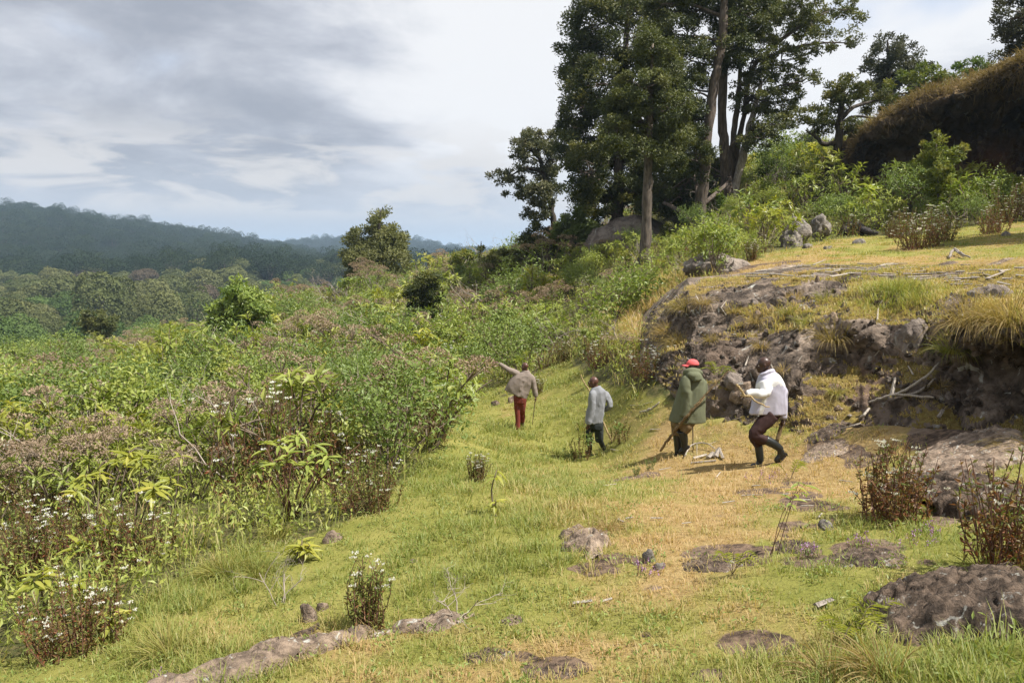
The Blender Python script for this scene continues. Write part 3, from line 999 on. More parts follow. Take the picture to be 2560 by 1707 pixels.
make_tree('flat_topped_tree', 'open silvery tree with flat layered crown leaning out from the grove over the slope', 'tree',
          [[(1392, 590, 72, .32), (1378, 520, 72, .27), (1366, 450, 72, .24), (1352, 405, 72, .2), (1346, 375, 72, .15), (1376, 342, 72, .08)],
           [(1362, 440, 72, .16), (1340, 425, 72, .13), (1305, 424, 72, .11), (1270, 445, 72, .05)],
           [(1350, 400, 72, .12), (1330, 380, 72, .09), (1305, 360, 72, .04)]],
          L_(72, 4.0, (1350, 342, 50, 16), (1318, 352, 34, 18), (1300, 385, 20, 20), (1260, 442, 36, 17), (1290, 452, 26, 12), (1335, 462, 52, 16), (1300, 482, 36, 14), (1350, 515, 26, 34), (1385, 400, 20, 45), (1330, 540, 22, 24), (1370, 370, 24, 20), (1335, 372, 44, 24), (1372, 440, 26, 40), (1318, 412, 30, 16), (1352, 490, 40, 30)),
          'leaf_silver', 'bark_dark', dens=1.05, shell=0.4, clump_px=12, leaf_px=7, twigs=0.8)
make_tree('lone_tree', 'lone bushy olive-green tree on the crest against the far hills', 'tree',
          [[(935, 725, 86, .4), (940, 660, 86, .34), (946, 590, 86, .2), (952, 525, 86, .06)]],
          L_(86, 5.0, (947, 556, 34, 28), (928, 596, 54, 34), (966, 600, 46, 38), (898, 645, 42, 34), (962, 655, 52, 40), (925, 685, 66, 32), (996, 640, 22, 26), (930, 640, 56, 46), (950, 615, 62, 56), (905, 598, 34, 34), (988, 596, 34, 36), (880, 640, 30, 34), (1000, 670, 30, 34), (940, 675, 66, 40), (952, 530, 12, 16), (880, 680, 26, 24), (935, 712, 60, 26), (900, 705, 36, 20), (975, 705, 34, 20), (935, 735, 50, 18)),
          'leaf_lone', 'bark_dark', dens=0.8, leaf_px=7.2)
make_tree('gnarled_tree', 'gnarled dark tree with a crooked low limb growing beside the end of the cliff', 'tree',
          [[(2056, 486, 46.5, .3), (2072, 445, 46.5, .27), (2092, 405, 46.5, .25), (2096, 356, 46.5, .24), (2100, 300, 46.5, .2), (2106, 245, 46.5, .12), (2112, 215, 46.5, .05)],
           [(2092, 356, 46.5, .16), (2060, 360, 46.3, .13), (2040, 344, 46.2, .1), (2014, 326, 46, .03)],
           [(2101, 300, 46.5, .15), (2128, 272, 46.5, .12), (2165, 258, 46.8, .08), (2200, 250, 47, .03)],
           [(2100, 310, 46.5, .1), (2135, 292, 46.3, .08), (2190, 296, 46.2, .04)]],
          L_(46.5, 3.0, (2092, 214, 30, 22), (2128, 222, 46, 22), (2176, 238, 38, 22), (2068, 258, 32, 24), (2036, 288, 26, 24), (2062, 310, 30, 20), (2112, 318, 34, 20), (2150, 326, 34, 18), (2196, 262, 26, 22), (2040, 330, 22, 12), (2120, 262, 26, 16)),
          'leaf_dark', 'bark_dark', dens=0.95, clump_px=12, shell=0.45, leaf_px=7)
make_tree('round_tree', 'distant rounded dark tree behind the bushes between grove and cliff', 'tree',
          [[(2022, 470, 108, .5), (2022, 420, 108, .4), (2025, 370, 108, .2)]],
          L_(108, 7.0, (1998, 392, 34, 30), (2030, 370, 34, 30), (2062, 378, 36, 34), (1982, 412, 28, 24), (2040, 405, 44, 30)), 'leaf_olive', 'bark_dark', dens=1.15, leaf_px=7, limbs=False)
make_tree('tall_tree', 'grey-brown airy tree rising behind the cliff rim', 'tree',
          [[(2226, 318, 64, .35), (2224, 240, 64, .28), (2222, 170, 64, .2), (2218, 100, 64, .06)]],
          L_(64, 4.0, (2218, 108, 34, 20), (2198, 148, 42, 28), (2256, 140, 42, 32), (2176, 190, 32, 26), (2240, 195, 50, 34), (2284, 184, 34, 28), (2188, 232, 34, 24), (2245, 238, 50, 24)),
          'leaf_grey', 'bark_dark', dens=0.8, clump_px=13, leaf_px=7, twigs=0.8)
make_tree('light_tree', 'yellow-green light tree on the cliff rim below the tall airy tree', 'tree',
          [[(2302, 290, 57, .2), (2298, 240, 57, .15), (2300, 190, 57, .06)]],
          L_(57, 3.0, (2252, 205, 34, 15), (2290, 182, 32, 16), (2332, 186, 28, 20), (2304, 215, 44, 16), (2352, 208, 20, 15), (2240, 238, 26, 14)), 'leaf_lime', 'bark_dark', dens=0.85, clump_px=11, leaf_px=8)
make_tree('light_tree', 'small fresh green tree peeping over the middle of the cliff rim', 'tree',
          [[(2432, 240, 55, .15), (2430, 200, 55, .1), (2432, 165, 55, .04)]],
          L_(55, 3.0, (2430, 168, 34, 13), (2405, 190, 22, 13), (2452, 182, 24, 13)), 'leaf_green', 'bark_dark', dens=0.9, clump_px=11, leaf_px=8)
make_tree('tall_tree', 'dark tree cut off by the upper corner above the cliff', 'tree',
          [[(2610, 215, 47, .35), (2590, 130, 47, .28), (2575, 40, 47, .15), (2570, -40, 47, .08)]],
          L_(47, 3.5, (2525, 48, 38, 30), (2560, 5, 44, 40), (2503, 108, 24, 22), (2560, 92, 40, 32), (2610, 50, 50, 50), (2640, 120, 50, 40), (2530, 130, 22, 16), (2590, -50, 60, 40)), 'leaf_grey', 'bark_dark', dens=0.95, clump_px=14, leaf_px=7.5)
# a tree further along the slope whose shadow lies over the terrace
make_tree('tall_tree', 'dark spreading tree just outside the frame whose shadow lies on the terrace', 'tree',
          [[(2860, 560, 25, .4), (2860, 380, 25, .34), (2865, 200, 25, .2), (2870, 60, 25, .1)]],
          L_(25, 3.0, (2840, 120, 150, 90), (2940, 60, 150, 90), (2780, 220, 110, 70), (2910, 230, 150, 80)), 'leaf_dark', 'bark_brown', dens=0.22, leaf_px=16, clump_px=34)

# mid-size shrubs and small trees that stand out of the scrub
make_tree('broadleaf_tree', 'small glossy broad-leaved tree standing alone in the scrub above the valley forest', 'tree',
          [[(594, 890, 42, .12), (596, 840, 42, .1), (600, 790, 42, .06), (606, 715, 42, .03)]],
          L_(42, 1.6, (606, 718, 30, 24), (604, 745, 40, 28), (572, 776, 42, 34), (634, 766, 44, 30), (540, 790, 20, 20), (600, 800, 46, 30), (652, 790, 30, 26), (575, 830, 36, 22), (625, 838, 32, 18), (560, 862, 30, 18), (640, 866, 30, 18), (600, 876, 40, 16), (545, 835, 20, 22), (662, 830, 20, 20)),
          'leaf_bright', 'bark_dark', dens=0.62, leaf_px=13, aspect=0.36, tpl=T_LANCE2, droop=0.55, clump_px=15)
make_tree('round_tree', 'small round dark green tree on the lower slope before the valley forest', 'tree',
          [[(248, 862, 92, .2), (248, 830, 92, .15), (248, 805, 92, .08)]],
          L_(92, 2.0, (245, 792, 34, 24), (226, 806, 26, 20), (266, 808, 26, 20), (248, 826, 36, 20)), 'leaf_olive', 'bark_dark', dens=1.4, leaf_px=6, clump_px=12, limbs=False)
make_tree('thin_tree', 'thin half-dead little tree poking above the crest of the scrub', 'tree',
          [[(1200, 690, 72, .08), (1198, 655, 72, .07), (1201, 628, 72, .06), (1203, 603, 72, .03)]],
          L_(72, 0.6, (1200, 617, 8, 9), (1198, 640, 8, 8), (1206, 628, 6, 6)), 'leaf_dark', 'bark_dark', dens=1.6, leaf_px=5, clump_px=8)
for nm, lab, px, py, D, lobes, leaf, kw in (
        ('dark_shrub', 'dense dark green shrub alone in the scrub below the lone tree', 1060, 765, 45, ((1062, 715, 40, 34), (1040, 735, 26, 26), (1085, 735, 22, 24)), 'leaf_dark', dict(dens=1.4, clump_px=12, leaf_px=7)),
        ('feathery_shrub', 'pale feathery green shrub at the foot of the grove next to the pale boulder', 1440, 610, 56, ((1440, 560, 46, 34), (1420, 585, 40, 28), (1470, 582, 28, 26), (1455, 535, 24, 16)), 'leaf_feather', dict(dens=1.2, clump_px=13, leaf_px=8)),
        ('dark_shrub', 'dark glossy shrub under the silvery flat-topped tree', 1360, 632, 58, ((1355, 592, 42, 28), (1325, 606, 24, 20), (1385, 605, 34, 24)), 'leaf_dark', dict(dens=1.4, clump_px=12, leaf_px=7)),
        ('olive_shrub', 'broad olive shrub on the crest beside the dark glossy shrub', 1275, 690, 60, ((1270, 650, 42, 28), (1235, 660, 26, 20), (1300, 665, 34, 24)), 'leaf_olive', dict(dens=1.3, clump_px=12, leaf_px=7)),
        ('green_shrub', 'bright green bushy shrub on the crest by the thin half-dead tree', 1165, 690, 68, ((1165, 648, 34, 18), (1140, 660, 22, 16), (1228, 650, 18, 22)), 'leaf_lime', dict(dens=1.3, clump_px=11, leaf_px=7)),
        ('dark_shrub', 'dark shrub filling the gap between the two nearest grove trunks', 1685, 640, 51, ((1685, 595, 26, 34), (1668, 615, 22, 22), (1708, 606, 20, 26)), 'leaf_dark', dict(dens=1.4, clump_px=11, leaf_px=7)),
        ('green_shrub', 'tall leafy green shrub behind the forked trunks of the grove', 1795, 570, 50, ((1790, 520, 22, 40), (1812, 545, 26, 30), (1775, 560, 20, 24)), 'leaf_green', dict(dens=1.3, clump_px=11, leaf_px=8)),
        ('green_shrub', 'bright bushy shrub on the rise between the grove and the gnarled tree', 1930, 470, 58, ((1930, 425, 34, 26), (1905, 445, 26, 22), (1965, 440, 28, 20)), 'leaf_green', dict(dens=1.2, clump_px=11, leaf_px=8)),
        ('olive_shrub', 'olive shrub at the left foot of the cliff behind the gnarled trunk', 2010, 470, 52, ((2005, 440, 38, 22), (1985, 455, 28, 18), (2040, 450, 26, 16)), 'leaf_olive', dict(dens=1.1, clump_px=11, leaf_px=7)),
        ('leafy_bush', 'tall pale-leaved bush standing before the dark hollow of the cliff', 2350, 470, 35.5, ((2340, 360, 20, 26), (2360, 395, 40, 20), (2330, 400, 30, 24), (2395, 385, 22, 16), (2355, 425, 34, 16)), 'leaf_lime', dict(dens=0.75, clump_px=11, leaf_px=9))):
    gp_ = P(px, py, D)
    gpy_ = float(project(np.array([[gp_[0], gp_[1], hz1(gp_[0], gp_[1])]]))[1][0])
    low = [(px + R.uniform(-14, 14), yy, lobes[0][2] * 0.95, 20) for yy in np.arange(min(l_[1] for l_ in lobes) + 40, max(gpy_, py) - 4, 22)]
    lobes = tuple(lobes) + tuple(low)
    py = max(gpy_, py)
    make_tree(nm, lab, 'shrub', [[(px, py, D, .07), ((px + lobes[0][0]) / 2, (py + lobes[0][1]) / 2, D, .05), (lobes[0][0], lobes[0][1], D, .03)]],
              L_(D, 2.0, *lobes), leaf, 'bark_dark', twigs=0.4, sides=6, **kw)


# ------------------------------------------------------------------ forest in the valley and on the hills
def local_tree(seed, wide, high, trunk_h, umbrella, leaf, nleaf=4300):
    """a forest tree in its own metres, base at the origin: a lumpy dome of leaves on a branching trunk"""
    rg = np.random.default_rng(seed)
    br = [tube(spline([(0, 0, -1), (rg.normal() * .4, rg.normal() * .4, trunk_h * .6), (rg.normal() * .8, rg.normal() * .8, high * .75)], 6), np.linspace(.45, .12, 6), 5)]
    cz = high * (0.72 if umbrella else 0.56)
    rad = np.array([wide * 0.5, wide * 0.5, high - cz])
    u = unit(rg.normal(size=(nleaf, 3)))
    u[:, 2] = np.where(u[:, 2] < -0.45, -u[:, 2], u[:, 2])
    off = rg.normal(size=3) * 40
    lump = fbm(u + off, 1.5, 2, seed) * 0.24 + fbm(u + off, 3.6, 2, seed + 3) * 0.15
    inner = np.where(rg.random(nleaf) < 0.75, 1.0, rg.uniform(0.55, 1.0, nleaf))
    pos = np.array([0, 0, cz]) + u * rad * ((1 + lump) * inner)[:, None]
    nrm = u / rad
    nrm = unit(nrm) + 0.25 * rg.normal(size=u.shape)
    for k in range(6):
        a = rg.random() * 6.28
        c = np.array([math.cos(a) * wide * .3, math.sin(a) * wide * .3, cz + rad[2] * .3])
        br.append(tube(spline([(0, 0, trunk_h * .7), c * np.array([.5, .5, .85]), c], 4), [.2, .14, .1, .05], 4))
    tint = np.clip(0.45 + 0.9 * lump + 0.10 * rg.normal(size=nleaf), 0, 1)
    L = 0.040 * wide * rg.uniform(0.7, 1.3, nleaf)
    lv, lf, lt = leaves(pos, rg.normal(size=(nleaf, 3)), L, L * 0.85, T_DIAMOND, nrm, tint)
    bv, bf = merge(br)
    return (bv, bf), (lv, lf, lt)


M['forest_olive'] = leaf_mat('forest_olive_leaf', [(0.050, 0.064, 0.024), (0.092, 0.108, 0.040), (0.135, 0.143, 0.056), (0.185, 0.175, 0.078)], 0.15, 0.7, 0.1, rnd=0.5)
M['forest_green'] = leaf_mat('forest_green_leaf', [(0.052, 0.088, 0.025), (0.085, 0.13, 0.036), (0.125, 0.17, 0.05)], 0.2, 0.7, 0.1, rnd=0.5)
M['forest_brown'] = leaf_mat('forest_brown_leaf', [(0.07, 0.055, 0.035), (0.12, 0.095, 0.065), (0.16, 0.13, 0.09)], 0.15, 0.7, 0.1, rnd=0.5)
FT = []
for k, (wd, hg, th_, um, lf) in enumerate(((13, 17, 8, True, 'forest_olive'), (15, 18, 9, True, 'forest_olive'), (11, 16, 6, False, 'forest_olive'), (10, 12, 4, False, 'forest_green'), (12, 13, 5, True, 'forest_green'),
                                           (9, 10, 3, False, 'forest_green'), (12, 15, 8, True, 'forest_brown'), (14, 19, 8, False, 'forest_olive'))):
    b, l = local_tree(100 + k, wd, hg, th_, um, lf)
    br_m = build_mesh('forest_trunk', [(b[0], b[1], M['bark_grey'])])
    cr_m = build_mesh('forest_crown', [(l[0], l[1], M[lf], dict(tint=l[2]))], smooth=False)
    jo_m = build_mesh('forest_tree', [(b[0], b[1], M['bark_grey'], dict(tint=np.zeros(len(b[0])))), (l[0], l[1], M[lf], dict(tint=l[2]))], smooth=False)
    FT.append((br_m, cr_m, jo_m, lf, um, wd, hg))

fr = np.random.default_rng(5)
cand = []
tries = 0
cells = {}
while len(cand) < 1100 and tries < 30000:
    tries += 1
    D = math.sqrt(fr.random() * (560 ** 2 - 165 ** 2) + 165 ** 2)
    px = fr.uniform(-420, 1180)
    x = (px - CX) / F * D
    key = (int(x // 9), int(D // 9))
    if any((x - q[0]) ** 2 + (D - q[1]) ** 2 < 7.6 ** 2 for i in (-1, 0, 1) for j in (-1, 0, 1) for q in cells.get((key[0] + i, key[1] + j), [])):
        continue
    cells.setdefault(key, []).append((x, D))
    cand.append((x, D, px))
ca = np.array(cand)
zz = H(ca[:, 0], ca[:, 1])
# the near slope hides the lower part: keep those whose crown shows above it
_, top_py = project(np.stack([ca[:, 0], ca[:, 1], zz + 13], 1))
brow = np.interp(ca[:, 2], [-400, 0, 100, 250, 400, 500, 650, 800, 1000, 1180], [930, 860, 835, 800, 775, 750, 715, 690, 660, 640])
seen = top_py < brow + 10
order = np.argsort(ca[:, 1] + np.where(seen, 0, 1e6))
forest_rest = []
LAB = {'forest_olive': {True: ('umbrella_tree', 'olive umbrella-crowned tree in the valley forest'), False: ('forest_tree', 'rounded olive-green tree in the valley forest')},
       'forest_green': {True: ('green_forest_tree', 'broad fresh green tree between olive crowns of the valley forest'), False: ('green_forest_tree', 'low rounded bright green tree in the valley forest')},
       'forest_brown': {True: ('brown_forest_tree', 'brownish half-leafless umbrella tree in the valley forest'), False: ('brown_forest_tree', 'brownish tree in the valley forest')}}
nobj = 0
for k in order:
    x, D, px = ca[k]
    far = sstep(D, 230, 470)
    w_ = np.array([0.7, 0.6, 0.9, 2.4, 2.2, 2.2, 0.25, 0.8])
    w_ = w_ * np.where(np.array([f[4] for f in FT]), 0.5 + 1.2 * far, 1.25 - 0.7 * far)
    v = fr.choice(8, p=w_ / w_.sum())
    s = 0.6 + 0.7 * fr.random() ** 1.6
    rz = fr.random() * 6.28
    if seen[k] and nobj < 300:
        nobj += 1
        nm, lab = LAB[FT[v][3]][FT[v][4]]
        if D < 260:
            o = add(nm, None, None, (x, D, zz[k] - 0.4), (0, 0, rz), s, lab + ', nearer part', 'tree', 'near trees: ' + lab)
            add('trunk', FT[v][0], o)
            add('crown', FT[v][1], o)
        else:
            add(nm, FT[v][2], None, (x, D, zz[k] - 0.4), (0, 0, rz), s, lab + ', further part', 'tree', 'far trees: ' + lab)
    elif seen[k]:
        forest_rest.append((x, D, zz[k] - 0.4, rz, s, v))


# instancing: a cloud of points that carries copies of small meshes
def scatter(name, protos, pos, rot, scl, idx, kind='stuff', attrs=None):
    col_ = bpy.data.collections.new(name + '_pieces')
    for k, me in enumerate(protos):
        ob = bpy.data.objects.new('%s_piece_%02d' % (name, k), me)
        col_.objects.link(ob)
    me = bpy.data.meshes.new(name)
    n = len(pos)
    me.vertices.add(n)
    me.vertices.foreach_set('co', np.ascontiguousarray(pos, np.float32).ravel())
    for nm, ty, val in (('rot', 'FLOAT_VECTOR', np.asarray(rot, np.float32)), ('scl', 'FLOAT', np.asarray(scl, np.float32)), ('idx', 'INT', np.asarray(idx, np.int32))):
        at = me.attributes.new(nm, ty, 'POINT')
        at.data.foreach_set('vector' if ty == 'FLOAT_VECTOR' else 'value', np.ascontiguousarray(val).ravel())
    for nm, val in (attrs or {}).items():
        at = me.attributes.new(nm, 'FLOAT', 'POINT')
        at.data.foreach_set('value', np.ascontiguousarray(val, np.float32))
    o = add(name, me, kind=kind)
    g = bpy.data.node_groups.new(name + '_scatter', 'GeometryNodeTree')
    g.interface.new_socket('Geometry', in_out='INPUT', socket_type='NodeSocketGeometry')
    g.interface.new_socket('Geometry', in_out='OUTPUT', socket_type='NodeSocketGeometry')
    nd = g.nodes
    gi, go = nd.new('NodeGroupInput'), nd.new('NodeGroupOutput')
    ci = nd.new('GeometryNodeCollectionInfo')
    ci.inputs['Collection'].default_value = col_
    ci.inputs['Separate Children'].default_value = True
    ci.inputs['Reset Children'].default_value = True
    ip = nd.new('GeometryNodeInstanceOnPoints')
    ip.inputs['Pick Instance'].default_value = True

    def attr(nm, ty):
        a = nd.new('GeometryNodeInputNamedAttribute')
        a.data_type = ty
        a.inputs['Name'].default_value = nm
        return a.outputs[0]
    g.links.new(gi.outputs[0], ip.inputs['Points'])
    g.links.new(ci.outputs[0], ip.inputs['Instance'])
    g.links.new(attr('idx', 'INT'), ip.inputs['Instance Index'])
    g.links.new(attr('rot', 'FLOAT_VECTOR'), ip.inputs['Rotation'])
    g.links.new(attr('scl', 'FLOAT'), ip.inputs['Scale'])
    g.links.new(ip.outputs[0], go.inputs[0])
    md = o.modifiers.new('scatter', 'NODES')
    md.node_group = g
    return o


# trees on the hillsides: one mass, cloud shade put into their darker leaf colour
M['forest_dark'] = leaf_mat('cloud_shaded_hill_leaf', [(0.013, 0.024, 0.011), (0.024, 0.038, 0.017), (0.040, 0.055, 0.024)], 0.12, 0.8, 0.05, rnd=0.5)
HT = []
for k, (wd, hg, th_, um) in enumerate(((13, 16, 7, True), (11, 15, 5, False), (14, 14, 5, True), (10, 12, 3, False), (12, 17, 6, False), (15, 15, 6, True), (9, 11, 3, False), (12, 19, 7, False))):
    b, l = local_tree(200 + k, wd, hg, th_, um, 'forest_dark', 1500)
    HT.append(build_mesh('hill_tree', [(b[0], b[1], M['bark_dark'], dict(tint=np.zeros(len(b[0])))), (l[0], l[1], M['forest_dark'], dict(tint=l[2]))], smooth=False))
hx, hy = [], []
for D0, D1, n, lo, hi in ((450, 1290, 6200, -350, 1150), (1300, 2350, 3200, 300, 1400), (2500, 4350, 1500, 600, 1500)):
    D = np.sqrt(fr.random(n) * (D1 ** 2 - D0 ** 2) + D0 ** 2)
    px = fr.uniform(lo, hi, n)
    hx.append((px - CX) / F * D)
    hy.append(D)
hx, hy = np.concatenate(hx), np.concatenate(hy)
hzz = H(hx, hy) - 0.5
hs = (0.7 + 1.1 * fr.random(len(hx)) ** 2.2) * np.where(hy > 2400, 1.6, np.where(hy > 1295, 1.25, 1.0))
hv = fr.choice(8, len(hx), p=np.array([2, 2, 2, 2, 1.5, 1, .4, 2]) / 12.9)
rest = np.array(forest_rest) if forest_rest else np.zeros((0, 6))
hp = np.concatenate([np.stack([hx, hy, hzz], 1), rest[:, :3]])
hr = np.concatenate([np.stack([0 * hx, 0 * hx, fr.random(len(hx)) * 6.28], 1), np.stack([0 * rest[:, 0], 0 * rest[:, 0], rest[:, 3]], 1)])
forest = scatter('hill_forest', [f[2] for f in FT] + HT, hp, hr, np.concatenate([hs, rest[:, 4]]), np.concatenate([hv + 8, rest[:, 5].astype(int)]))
forest['label'] = 'dense bluish forest covering the far hillsides'
forest['category'] = 'forest'
# ------------------------------------------------------------------ scrub: shrubs and tall herbs
M['leaf_scrub'] = leaf_mat('scrub_leaf', [(0.105, 0.150, 0.030), (0.195, 0.245, 0.050), (0.300, 0.330, 0.078), (0.41, 0.40, 0.11)], 0.36, 0.45, 0.35, rnd=0.45)
M['leaf_small'] = leaf_mat('small_scrub_leaf', [(0.100, 0.150, 0.040), (0.175, 0.23, 0.060), (0.255, 0.30, 0.088)], 0.33, 0.5, 0.3, rnd=0.5)
M['leaf_herb'] = leaf_mat('herb_leaf', [(0.21, 0.060, 0.032), (0.17, 0.105, 0.038), (0.13, 0.165, 0.040), (0.19, 0.24, 0.06)], 0.3, 0.5, 0.3, rnd=0.2)
M['leaf_yellow'] = leaf_mat('yellowing_leaf', [(0.14, 0.175, 0.027), (0.23, 0.25, 0.040), (0.33, 0.325, 0.06), (0.42, 0.36, 0.075)], 0.38, 0.42, 0.4, rnd=0.3)
M['stem_red'] = plain_mat('red_brown_stem', (0.13, 0.068, 0.045), 0.8)
M['stem_grey'] = plain_mat('grey_brown_stem', (0.15, 0.115, 0.085), 0.85)
M['stem_dead'] = plain_mat('bleached_twig', (0.33, 0.28, 0.235), 0.9)
M['petal_white'] = leaf_mat('white_petal', [(0.62, 0.60, 0.55), (0.80, 0.79, 0.76)], 0.2, 0.6)
M['petal_purple'] = leaf_mat('purple_petal', [(0.26, 0.12, 0.30), (0.42, 0.24, 0.46)], 0.25, 0.6)
M['petal_yellow'] = leaf_mat('yellow_petal', [(0.75, 0.52, 0.03), (0.8, 0.6, 0.05)], 0.2, 0.6)
M['seed_brown'] = leaf_mat('brown_seed_head', [(0.19, 0.135, 0.090), (0.30, 0.225, 0.158), (0.42, 0.325, 0.235)], 0.25, 0.8, 0.1, gain=1.1, rnd=0.4)
M['grass_dry'] = leaf_mat('dry_grass_blade', [(0.15, 0.14, 0.035), (0.23, 0.175, 0.065), (0.33, 0.235, 0.11), (0.44, 0.34, 0.19)], 0.35, 0.6, 0.2, rnd=0.45)


def skeleton(rg, nst, h, spread, branch=(1, 3), r0=0.014, base_r=0.08):
    """stems fanning from one base; returns tubes and tips (position, direction)"""
    tubes, tips = [], []
    for k in range(nst):
        a = rg.random() * 6.28
        rr_ = spread * math.sqrt(rg.random())
        b = np.array([math.cos(a), math.sin(a), 0]) * base_r * rg.random()
        top = np.array([rr_ * math.cos(a), rr_ * math.sin(a), h * rg.uniform(0.62, 1.0) * (1 - 0.25 * (rr_ / max(spread, .01)) ** 2)])
        mid = b * 0.4 + top * 0.45 + np.array([0, 0, 0.10 * h]) + rg.normal(size=3) * 0.05 * h
        q = spline([b - np.array([0, 0, 0.06]), mid, top], 6)
        tubes.append(tube(q, np.linspace(r0, r0 * 0.4, 6), 4, False))
        tips.append((top, unit(q[-1] - q[-2])))
        for j in range(rg.integers(branch[0], branch[1] + 1)):
            s = q[rg.integers(2, 5)]
            d = unit(rg.normal(size=3) * np.array([1, 1, 0.3]) + np.array([0, 0, 0.75]))
            e_ = s + d * h * rg.uniform(0.18, 0.42)
            m_ = (s + e_) / 2 + rg.normal(size=3) * 0.04 * h
            tubes.append(tube(spline([s, m_, e_], 4), np.linspace(r0 * 0.55, r0 * 0.3, 4), 4, False))
            tips.append((e_, unit(e_ - m_)))
    return tubes, tips


def whorl(rg, tips, n, L, tilt=(0.5, 1.35), droop=0.25, back=0.16):
    pos, d, up, tint = [], [], [], []
    for p, ax in tips:
        k = max(3, int(n * rg.uniform(0.7, 1.3)))
        ref = unit(np.cross(ax, [0.3, 0.9, 0.1]))
        ref2 = np.cross(ax, ref)
        a = np.arange(k) * 2.39996 + rg.random() * 6
        t = rg.uniform(tilt[0], tilt[1], k)
        dd = np.cos(t)[:, None] * ax + np.sin(t)[:, None] * (np.cos(a)[:, None] * ref + np.sin(a)[:, None] * ref2)
        dd[:, 2] -= droop * rg.random(k)
        pos.append(p - ax * (back * rg.random(k))[:, None])
        d.append(unit(dd))
        up.append(np.broadcast_to(ax + np.array([0, 0, 0.4]), (k, 3)))
        tint.append(np.clip(rg.normal(0.5, 0.15) + 0.14 * rg.normal(size=k), 0, 1))
    pos, d, up, tint = (np.concatenate(v) for v in (pos, d, up, tint))
    return pos, d, up, L * rg.uniform(0.65, 1.15, len(pos)), tint


def p_leafy(seed, nst=7, h=1.25, spread=0.75, n=11, L=0.19, mat='leaf_scrub', asp=0.30, branch=(1, 3)):
    rg = np.random.default_rng(seed)
    tb, tips = skeleton(rg, nst, h, spread, branch)
    pos, d, up, LL, ti = whorl(rg, tips, n, L)
    lv, lf, lt = leaves(pos, d, LL, LL * asp, T_LANCE2, up, ti)
    sv, sf = merge(tb)
    return [('stems', sv, sf, 'stem_grey', None), ('foliage', lv, lf, mat, lt)]


def p_seed(seed, nst=8, h=1.25, spread=0.7, L=0.16):
    rg = np.random.default_rng(seed)
    tb, tips = skeleton(rg, nst, h, spread, (1, 2))
    k = max(1, int(len(tips) * 0.55))
    tips = sorted(tips, key=lambda t: -t[0][2])
    lp = whorl(rg, [(p - a * 0.14, a) for p, a in tips], 7, L)
    pos, d = [], []
    for p, a in tips[:k]:
        rad = rg.uniform(0.10, 0.21)
        n = int(150 * (rad / 0.17) ** 2)
        u = unit(rg.normal(size=(n, 3)))
        u[:, 2] = np.abs(u[:, 2])
        q = p + u * rad * (0.8 + 0.25 * rg.random((n, 1))) * np.array([1, 1, 0.5])
        pos.append(q)
        d.append(u + 0.6 * rg.normal(size=(n, 3)))
        for j in range(7):
            tb.append(tube([p - a * 0.16, p + u[j] * rad * np.array([.9, .9, .45])], [0.005, 0.002], 3, False))
    pos, d = np.concatenate(pos), np.concatenate(d)
    bv, bf, bt = leaves(pos, d, rg.uniform(0.022, 0.042, len(pos)), 0.018, T_DIAMOND)
    lv, lf, lt = leaves(lp[0], lp[1], lp[3], lp[3] * 0.3, T_LANCE2, lp[2], lp[4])
    sv, sf = merge(tb)
    return [('stems', sv, sf, 'stem_grey', None), ('foliage', lv, lf, 'leaf_scrub', lt), ('seed_heads', bv, bf, 'seed_brown', bt)]


def p_white(seed, nst=24, h=0.85, spread=0.32, hmin=0.38, leafn=26, flowers=0.25, headr=0.024, L=0.05, red=0.0):
    rg = np.random.default_rng(seed)
    tb, lp, ld, fp, fd = [], [], [], [], []
    for k in range(nst):
        a = rg.random() * 6.28
        rr_ = spread * math.sqrt(rg.random())
        b = np.array([math.cos(a), math.sin(a), 0]) * rr_ * rg.uniform(0.35, 0.95)
        top = np.array([rr_ * math.cos(a) + 0.03 * rg.normal(), rr_ * math.sin(a) + 0.03 * rg.normal(), h * rg.uniform(hmin, 1.0) * (1 - 0.25 * (rr_ / spread) ** 2)]) + np.append(rg.normal(size=2) * 0.05, 0)
        q = spline([b - np.array([0, 0, 0.05]), (b + top) / 2 + rg.normal(size=3) * 0.045, top], 6)
        tb.append(tube(q, np.linspace(0.0058, 0.003, 6), 3, False))
        t = rg.random(leafn) * 0.85 + 0.12
        pts = np.stack([np.interp(t, np.linspace(0, 1, 6), q[:, j]) for j in range(3)], 1)
        lp.append(pts)
        dd = rand_dirs(leafn, 0.35)
        ld.append(dd)
        if rg.random() < flowers:
            for j in range(rg.integers(1, 4)):
                c = top + np.array([rg.normal() * 0.045, rg.normal() * 0.045, rg.normal() * 0.03 - 0.02])
                tb.append(tube([q[4], c], [0.003, 0.002], 3, False))
                n = 12
                o = rg.normal(size=(n, 3)) * np.array([1, 1, 0.18]) * headr * 0.55
                fp.append(c + o)
                fd.append(unit(o * np.array([1, 1, 0.2]) + np.array([0, 0, 0.3]) + 0.3 * rg.normal(size=(n, 3)) * headr))
    lp, ld = np.concatenate(lp), np.concatenate(ld)
    hgt = lp[:, 2] / h
    lv, lf, lt = leaves(lp, ld, L * rg.uniform(0.6, 1.3, len(lp)), L * 0.36, T_DIAMOND, None, np.clip(0.25 - red + 0.6 * hgt + 0.25 * rg.normal(size=len(lp)), 0, 1))
    sv, sf = merge(tb)
    out_ = [('stems', sv, sf, 'stem_red', None), ('foliage', lv, lf, 'leaf_herb', lt)]
    if fp:
        fp, fd = np.concatenate(fp), np.concatenate(fd)
        fv, ff, ft = leaves(fp, fd, 0.016, 0.014, T_DIAMOND, np.broadcast_to(np.array([0, 0, 1.0]), (len(fp), 3)) + 0.4 * rg.normal(size=(len(fp), 3)))
        out_.append(('flowers', fv, ff, 'petal_white', ft))
    return out_


